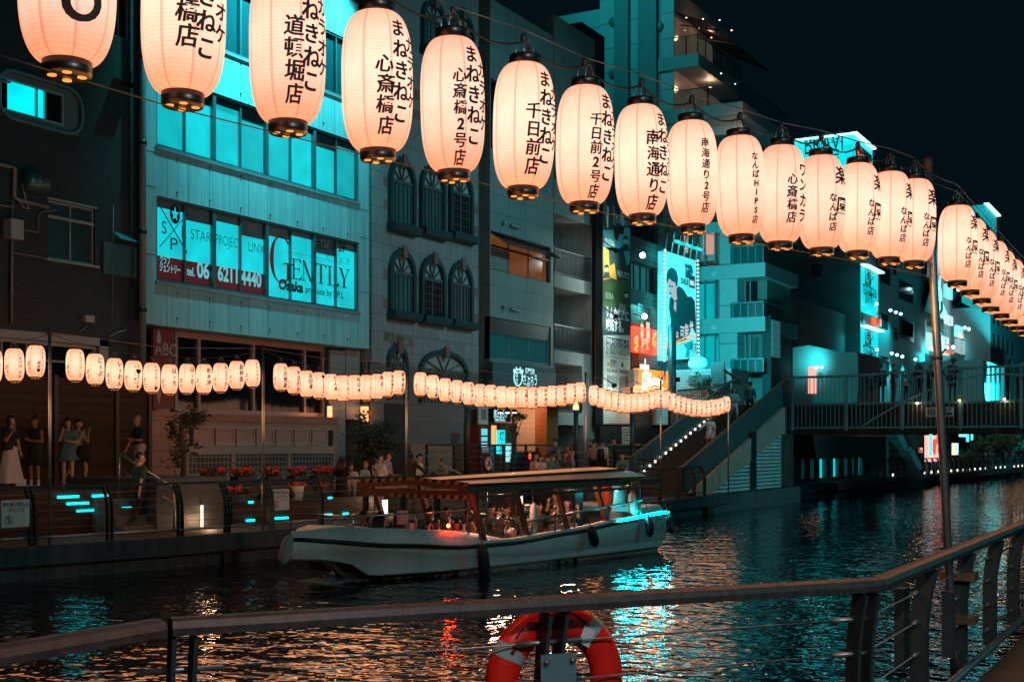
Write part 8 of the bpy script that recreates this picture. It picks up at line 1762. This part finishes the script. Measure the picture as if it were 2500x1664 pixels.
def bag(c, w, d, h, label, col=(.015, .015, .017), strap=None):
    t = thing('shoulder_bag', label, 'bag', c); b = MB(); c = Vector(c); b.add([c+Vector((x*s, y*s2, z)) for z, s, s2 in ((-h, 1, 1), (-h*.2, 1.08, 1.1), (h, .8, .6)) for x, y in ((-w, -d), (w, -d), (w, d), (-w, d))], [(0, 3, 2, 1)]+[(i*4+j, i*4+(j+1) % 4, i*4+4+(j+1) % 4, i*4+4+j) for i in (0, 1) for j in range(4)]+[(8, 9, 10, 11)], 0, True); b.build('pouch', cloth(col), t)
    if strap: b = MB(); b.tube(strap, .012, 5); b.build('strap', cloth(col), t)
NAV, BLK, WHT, GRY, TEA = (.012, .022, .035), (.010, .010, .011), (.50, .49, .48), (.20, .20, .21), (.06, .17, .19)
# group before the timber fence
P = person('person in a black top and long white skirt holding up a phone', on_floor(26, 24.2, UP), 60, 1.62, 'stand', ('bag', 'phone'), BLK, WHT, .30, (.12, .06, .04), ('black', 'bob'), 1, 0, (25, 5), 'bare', (.96, .14, .16, .30, (.52, .46, .43)), 1.05)
held(P, 1, 'lit phone in the hand of the person in the white skirt', lit=(.5, .9, 1.)); bag(P['T'](.10, -.16, .06), .10, .06, .07, 'small black cross body bag on the person in the white skirt', BLK, [P['T'](.05, -.2, .1), P['T'](.12, 0, .3), P['T'](.0, .16, .46)])
person('person in a black strap top and dark shorts standing before the timber fence', on_floor(85, 24.3, UP), -15, 1.62, 'stand', ('fold', 'chest'), (.014, .02, .024), (.015, .02, .022), .0, (.42, .42, .42), ('black', 'bun'), 2, 0, (-5, 5), 'shorts', (.99, .70, .145, .185, (.012, .018, .02)), 1.0, None, 'person', .019, None, (.5, .5, .5))
P = person('person in a short teal dress with long dark hair holding a phone with both hands', on_floor(166, 24.3, UP), 12, 1.60, 'stand', ('fold', 'face'), TEA, TEA, .35, (.3, .18, .12), ('black', 'long'), 0, 0, (10, 8), 'bare', (1.02, .68, .125, .24, (.06, .17, .19)))
P = person('person striding past in a pale top with white socks, phone raised to the face', on_floor(190, 24.55, UP), 70, 1.62, 'walk', ('face', 'face'), (.30, .32, .33), (.20, .12, .08), .2, (.5, .49, .47), ('black', 'pony'), 0, 2, (-30, 5), 'bare', (.98, .70, .13, .20, (.10, .16, .17)), 1., None, 'person', .019, None, (.5, .47, .46))
held(P, 0, 'phone held up before the face of the striding person'); bag(on_floor(203, 24.3, 1.72), .13, .07, .20, 'large black tote bag at the side of the striding person', BLK, [on_floor(203, 24.3, 1.9), on_floor(196, 24.4, 2.15), on_floor(191, 24.45, 2.28)])
P = person('older person with grey cropped hair in a dark tee by the granite wall', on_floor(340, 23.4, UP), -50, 1.70, 'stand', ('fold', 'swing'), NAV, (.42, .40, .40), .40, (.1, .1, .1), ('grey', 'crop'), 0, 4, (15, 12), 'trousers', None, 1.1)
b = MB(); c = P['hands'][1]; b.lathe([(0, -.1), (.03, -.1), (.032, .04), (.014, .09), (.014, .11), (0, .11)], c+Vector((0, 0, -.05)), 10); tag(b.build('water_bottle', glass('bottle_glass', (.10, .14, .15), .1)), 'small clear bottle held by the grey haired person', 'bottle')
P = person('person in a dark green tee walking along the far promenade behind the railing', on_floor(340, 20.75, .0), 150, 1.74, 'walk', ('swing', 'back'), (.006, .055, .028), BLK, .40, (.03, .03, .03), ('black', 'short'), 0, 2, (-40, 0), 'trousers', None, 1.05)
bag(P['T'](-.13, .02, .0), .12, .06, .08, 'small black waist bag on the person in the green tee', BLK)
# on the promenade behind the bow of the boat
person('person with long black hair in a black dress standing behind the flowers', on_floor(834, 21.25, 0), 170, 1.56, 'stand', ('down', 'down'), BLK, BLK, .35, BLK, ('black', 'long'), 0, 0, (10, 0), 'bare', (1.0, .35, .13, .22, BLK))
person('small dark haired person in white peering from behind the black dress', on_floor(858, 21.35, 0), -10, 1.38, 'stand', ('fold', 'fold'), WHT, GRY, .4, GRY, ('black', 'bun'), 1, 4, (0, 5))
person('blond person in a pale tee looking right beside the long haired one in black', on_floor(889, 21.3, 0), 55, 1.42, 'stand', ('fold', 'down'), (.28, .42, .44), GRY, .4, GRY, ('blond', 'short'), 0, 5, (10, 12))
P = person('person with a ponytail in a white tee and white trousers seen from behind', on_floor(925, 20.75, 0), 150, 1.62, 'stand', ('fold', 'fold'), (.55, .56, .56), (.45, .46, .46), .40, WHT, ('black', 'pony'), 0, 3, (-50, 0))
b = MB(); b.tube([P['T'](-.12, .12, .42), P['T'](-.13, 0, .28), P['T'](-.12, -.10, .10)], .014, 5); tag(b.build('bag_strap', m_ink), 'black diagonal bag strap across the white tee', 'strap')
person('person in a dark cap and white shirt leaning behind the ponytailed one', on_floor(940, 21.35, 0), 70, 1.72, 'stand', ('fold', 'rail'), (.30, .30, .31), BLK, .5, BLK, ('black', 'cap'), 0, 10, (0, 15))
person('broad long haired person in a black hooded top seen from behind', on_floor(1000, 20.4, 0), 178, 1.70, 'stand', ('out', 'out'), BLK, BLK, 1., BLK, ('black', 'long'), 0, 0, (0, 0), 'trousers', None, 1.35)
person('person in a white shirt half hidden behind the broad black hooded one', on_floor(1019, 21.2, 0), 60, 1.62, 'stand', ('down', 'down'), WHT, GRY, .5, GRY, ('black', 'short'), 0, 6, (0, 10))
person('dark haired child on the steps above the front of the boat roof', on_floor(1081, 21.2, .18), -35, 1.28, 'stand', ('fold', 'fold'), (.25, .25, .25), GRY, .4, GRY, ('black', 'short'), 1, 3, (0, 15))
# behind the roof of the boat
grp = None
P = person('person with long dark hair and a rose top before the menu rack', on_floor(1306, 20.55, 0), 40, 1.62, 'stand', ('fold', 'down'), (.42, .20, .20), GRY, .3, GRY, ('black', 'long'), 0, 3, (0, 5))
person('person in a white top looking at a phone beside the one in rose', on_floor(1318, 20.15, 0), 25, 1.56, 'stand', ('fold', 'face'), WHT, GRY, .2, GRY, ('black', 'pony'), 0, 5, (0, 8))
P = person('dark haired person seen from behind holding up a cyan lit phone', on_floor(1339, 20.3, 0), 165, 1.60, 'stand', ('face', 'face'), (.10, .25, .28), GRY, .4, GRY, ('black', 'short'), 0, 0, (0, 0)); held(P, 0, 'cyan lit phone held up behind the boat roof', lit=(.1, .9, 1.))
person('person in a teal tee bending to the left behind the boat roof', on_floor(1366, 20.1, 0), -80, 1.68, 'bend', ('rail', 'rail'), (.05, .17, .19), GRY, .4, GRY, ('black', 'short'), 0, 24, (0, 10))
person('young person in grey standing higher on the ramp above the teal bending one', on_floor(1361, 20.9, .45), -60, 1.66, 'stand', ('rail', 'rail'), (.14, .17, .19), GRY, .5, GRY, ('black', 'short'), 0, 8, (0, 12))
person('person with dark hair turned to the camera between the teal and the pink tops', on_floor(1379, 20.2, 0), 15, 1.66, 'stand', ('fold', 'fold'), (.04, .06, .07), GRY, .4, GRY, ('black', 'short'), 1, 4, (0, 0))
person('person in a pink blouse leaning forward on the ramp rail', on_floor(1394, 20.7, .35), -45, 1.58, 'stand', ('rail', 'rail'), (.55, .22, .24), GRY, .5, GRY, ('brown', 'bob'), 0, 14, (0, 18))
person('person in a brown and white plaid shirt seen from behind on the ramp', on_floor(1450, 20.35, .42), 170, 1.66, 'stand', ('fold', 'fold'), (.30, .20, .15), BLK, .5, GRY, ('black', 'short'), 0, 5)
P = person('person in a white tee with a black backpack seen from behind on the ramp', on_floor(1470, 20.15, .42), 160, 1.68, 'stand', ('fold', 'down'), WHT, BLK, .42, GRY, ('black', 'crop'), 0, 3, (20, 0)); bag(P['T'](-.19, -.01, .24), .14, .09, .20, 'black backpack on the person in the white tee', BLK)
person('person in a black shirt looking left beside the backpack on the ramp', on_floor(1503, 20.2, .46), -95, 1.74, 'stand', ('fold', 'fold'), BLK, BLK, .5, BLK, ('black', 'short'), 0, 6, (0, 18))
person('young person in teal tee and shorts leaning on the rail by the stern', on_floor(1521, 19.2, 0), -20, 1.60, 'stand', ('rail', 'rail'), (.06, .21, .22), (.08, .26, .28), .42, WHT, ('black', 'short'), 0, 6, (-15, 0), 'shorts')
# on the bridge stairs
person('person in a large white tee with bare legs coming down the bridge stairs', Vector((49.9, 18.6, zs_(49.9)+.06)), -5, 1.55, 'walk', ('swing', 'out'), (.52, .53, .52), (.5, .5, .5), .42, WHT, ('black', 'bun'), 0, 2, (-15, 5), 'bare', (1.0, .66, .15, .20, (.5, .51, .50)), 1., None, 'person', .02, None, WHT)
person('person with a white mask and pale jacket coming down the stairs beside the plaid shirt', Vector((54.0, 19.0, zs_(54)+.06)), 10, 1.62, 'walk', ('fold', 'down'), (.22, .34, .36), (.36, .37, .37), 1., (.05, .05, .05), ('black', 'long'), 0, 0, (0, 10))
person('person in a dark plaid shirt and black mask coming down the stairs', Vector((54.4, 18.4, zs_(54.4)+.06)), 0, 1.74, 'walk', ('swing', 'down'), (.035, .07, .075), BLK, .8, BLK, ('black', 'cap'), 0, 2, (0, 10))
# dark figures on the bridge
BP = [(2125, 1.35, 170, 'seated looking low dark figure at the left end of the bridge railing', 'short', 1.), (2151, 1.70, 160, 'dark figure in a long coat left of the brace on the bridge', 'short', 1.), (2181, 1.70, 100, 'figure in a striped dark shirt on the bridge above the brace', 'short', 1.05), (2212, 1.25, 30, 'child in a pale top on the bridge', 'bob', 1.), (2245, 1.70, -60, 'dark figure leaning left on the bridge before the bright shop', 'long', 1.), (2269, 1.62, 40, 'dark haired figure leaning on the bridge railing beside the tall pole', 'short', 1.), (2292, 1.66, 20, 'dark figure on the bridge hidden by the tall pole', 'short', 1.), (2324, 1.86, 10, 'big figure in a cap leaning on the bridge railing right of the pole', 'cap', 1.25), (2461, 1.72, 60, 'dark long haired figure leaning on the bridge railing near the right edge', 'long', 1.), (2491, 1.66, 0, 'figure in a patterned dark top on the bridge at the right edge', 'bob', 1.)]
for u_, h_, r_, lb, hs, ft in BP:
    p = at_x(u_, 985, BX+.55); p.z = DZ+.002; person(lb, p, r_, h_, 'stand', ('rail', 'rail') if u_ > 2200 else ('fold', 'down'), (.02, .024, .026) if u_ != 2212 else (.25, .27, .27), BLK, .42, GRY, ('black', hs), 1, 8 if u_ > 2230 else 0, (0, 8), 'trousers', None, ft, None, 'person', .024)
# small figures on the far bank under the bridge
for i, (u_, c, lb) in enumerate(((2279, WHT, 'tiny figure in white before the bright food stand'), (2286, (.5, .2, .12), 'tiny figure in an orange top below the food stand'), (2262, BLK, 'tiny dark figure left of the food stand'), (2407, WHT, 'tiny pale figure left of the far tree'), (2420, (.3, .4, .42), 'tiny figure in grey blue left of the far tree'), (2436, (.55, .06, .03), 'tiny figure in red under the far tree'), (2456, WHT, 'tiny figure in cream under the far tree'), (2470, (.4, .3, .25), 'tiny figure in beige under the far tree'), (2487, BLK, 'tiny dark figure with a white shirt front at the right edge under the bridge'))):
    p = at_y(u_, HOR, quayY(at_y(u_, HOR, 15.6).x)+1.1); p.z = .002; person(lb, p, rnd.uniform(-90, 90), 1.66, 'stand', ('fold', 'down'), c, GRY, .4, GRY, ('black', 'short'), 0, 0, (0, 0), 'trousers', None, 1.05, None, 'person', .03)
# passengers of the boat: (u, v of the head top, w across the boat, facing, ...)
def aboard(u, w):
    lo, hi = -1., 11.
    for _ in range(40):
        m_ = (lo+hi)/2; p = bpt(m_, w, 0); x = (p-Vector((0, 0, p.z))); tt = x.dot(FW); uu = 1250+FPX*x.dot(RT)/tt
        if uu > u: lo = m_
        else: hi = m_
    return lo
PA = [(900, 1248, -.55, -70, ('face', 'lap'), (.20, .13, .10), 'short', 1, 'dark haired passenger with a hand at the mouth near the bow'), (924, 1246, .35, 175, ('lap', 'lap'), BLK, 'long', 0, 'passenger in a black tee with a white back print near the bow'), (975, 1262, -.1, 180, ('lap', 'lap'), (.06, .01, .01), 'long', 0, 'passenger with dark red hair behind the red lamp'), (1008, 1266, .55, 0, ('fold', 'face'), (.30, .28, .28), 'long', 0, 'long haired passenger with hands at the mouth right of the red lamp'), (1044, 1274, .8, 5, ('lap', 'lap'), (.25, .22, .22), 'long', 0, 'long haired passenger in front of the green gate rail'), (1062, 1248, -.35, -50, ('lap', 'lap'), (.20, .22, .22), 'bun', 1, 'passenger with a hair bun behind the green gate rail'), (1066, 1283, .35, 0, ('lap', 'lap'), (.08, .05, .04), 'short', 2, 'dark small passenger between the green gate rails'), (1104, 1244, -.1, -60, ('rail', 'rail'), (.34, .28, .26), 'short', 0, 'passenger in a beige tee bending forward right of the green gate'), (1121, 1281, .9, -20, ('lap', 'lap'), (.05, .05, .06), 'bob', 0, 'small passenger under the curved chrome handle'), (1158, 1258, .85, -85, ('lap', 'fold'), (.42, .22, .06), 'bob', 0, 'passenger in a mustard top seen in profile'), (1164, 1238, -.5, -20, ('lap', 'lap'), (.12, .08, .07), 'crop', 1, 'older passenger with cropped hair behind the mustard top'), (1196, 1236, -.6, 20, ('lap', 'lap'), (.06, .07, .08), 'short', 1, 'passenger at the far side left of the white hanging fender'), (1212, 1262, .2, 150, ('lap', 'lap'), (.03, .03, .03), 'short', 0, 'dark passenger turned away beside the white hanging fender'), (1243, 1248, .0, -30, ('lap', 'lap'), (.04, .05, .05), 'short', 1, 'dark haired passenger right of the white hanging fender'), (1273, 1250, .1, 10, ('lap', 'lap'), (.12, .11, .11), 'bob', 0, 'passenger with glasses in a striped top amidships'), (1250, 1274, .95, -60, ('lap', 'lap'), (.48, .45, .43), 'pony', 0, 'passenger in a white tank top amidships'), (1268, 1236, -.6, 0, ('lap', 'lap'), (.10, .06, .05), 'crop', 1, 'passenger in brown at the far side amidships'), (1299, 1272, .9, -40, ('rail', 'lap'), (.08, .15, .17), 'short', 0, 'passenger in a grey teal tee bending at the near side'), (1354, 1196, -.3, 10, ('lap', 'up'), (.16, .15, .15), 'bob', 0, 'tall seated passenger before the black console'), (1384, 1212, .1, 0, ('up', 'up'), (.10, .06, .05), 'long', 0, 'long haired passenger with both arms raised before the console'), (1350, 1236, .5, 170, ('lap', 'lap'), (.02, .02, .022), 'short', 0, 'passenger seen from behind below the raised arms'), (1388, 1268, .9, 5, ('lap', 'lap'), (.34, .24, .24), 'bob', 0, 'child passenger in pink near the dark midship fender'), (1360, 1276, 1.0, -10, ('lap', 'lap'), (.10, .14, .15), 'short', 0, 'child passenger left of the one in pink'), (1310, 1240, -.5, 30, ('lap', 'lap'), (.05, .05, .05), 'short', 1, 'passenger at the far side behind the grey teal tee')]
for u_, v_, w_, r_, ar, c, hs, sk, lb in PA:
    s_ = aboard(u_, w_); p = bpt(s_, w_, 0); tt = Vector((p.x, p.y, 0)).dot(FW); ztop = CAMZ+(HOR-v_)/FPX*tt; kid = v_ > 1265 and w_ > .3; H_ = 1.42 if kid else 1.66; k_ = H_/1.70
    z0 = max(-.62, ztop-(.46+.655+.15)*k_); P = person(lb, Vector((p.x, p.y, z0)), r_, H_, 'sit', ar, c, BLK, .35 if hs != 'pony' else 0., BLK, (('red' if 'dark red' in lb else 'grey' if hs == 'crop' else 'black'), hs), sk, 8, (0, 8), 'trousers', None, 1., 'passengers of the tour boat', 'person', .021)
    if 'back print' in lb:
        b = MB(); fn = lambda x, z: P['T'](-.135, 0, .30)-P['l']*x*-1*-1+Vector((0, 0, z)); row(b, 'HOUSE OF WONDER', .05, lambda x, z: P['T'](-.150, 0, .36)+P['l']*(-x)*-1*-1+Vector((0, 0, z-.4*x*x)), 0, 0, .02, 0, 1, 'c')
        a0 = P['T'](-.150, 0, .16); b.tube([a0+Vector((0, 0, .12)), a0+Vector((0, 0, -.06))], .008, 5); b.tube([a0+P['l']*(.07*math.cos(R(a)))+Vector((0, 0, .01+.08*math.sin(R(a)))) for a in range(200, 341, 20)], .008, 5); b.tube([a0+P['l']*-.04+Vector((0, 0, .08)), a0+P['l']*.04+Vector((0, 0, .08))], .007, 5)
        tag(b.build('shirt_print', m_white), 'white lettering and anchor printed on the back of the black tee in the boat', 'print')
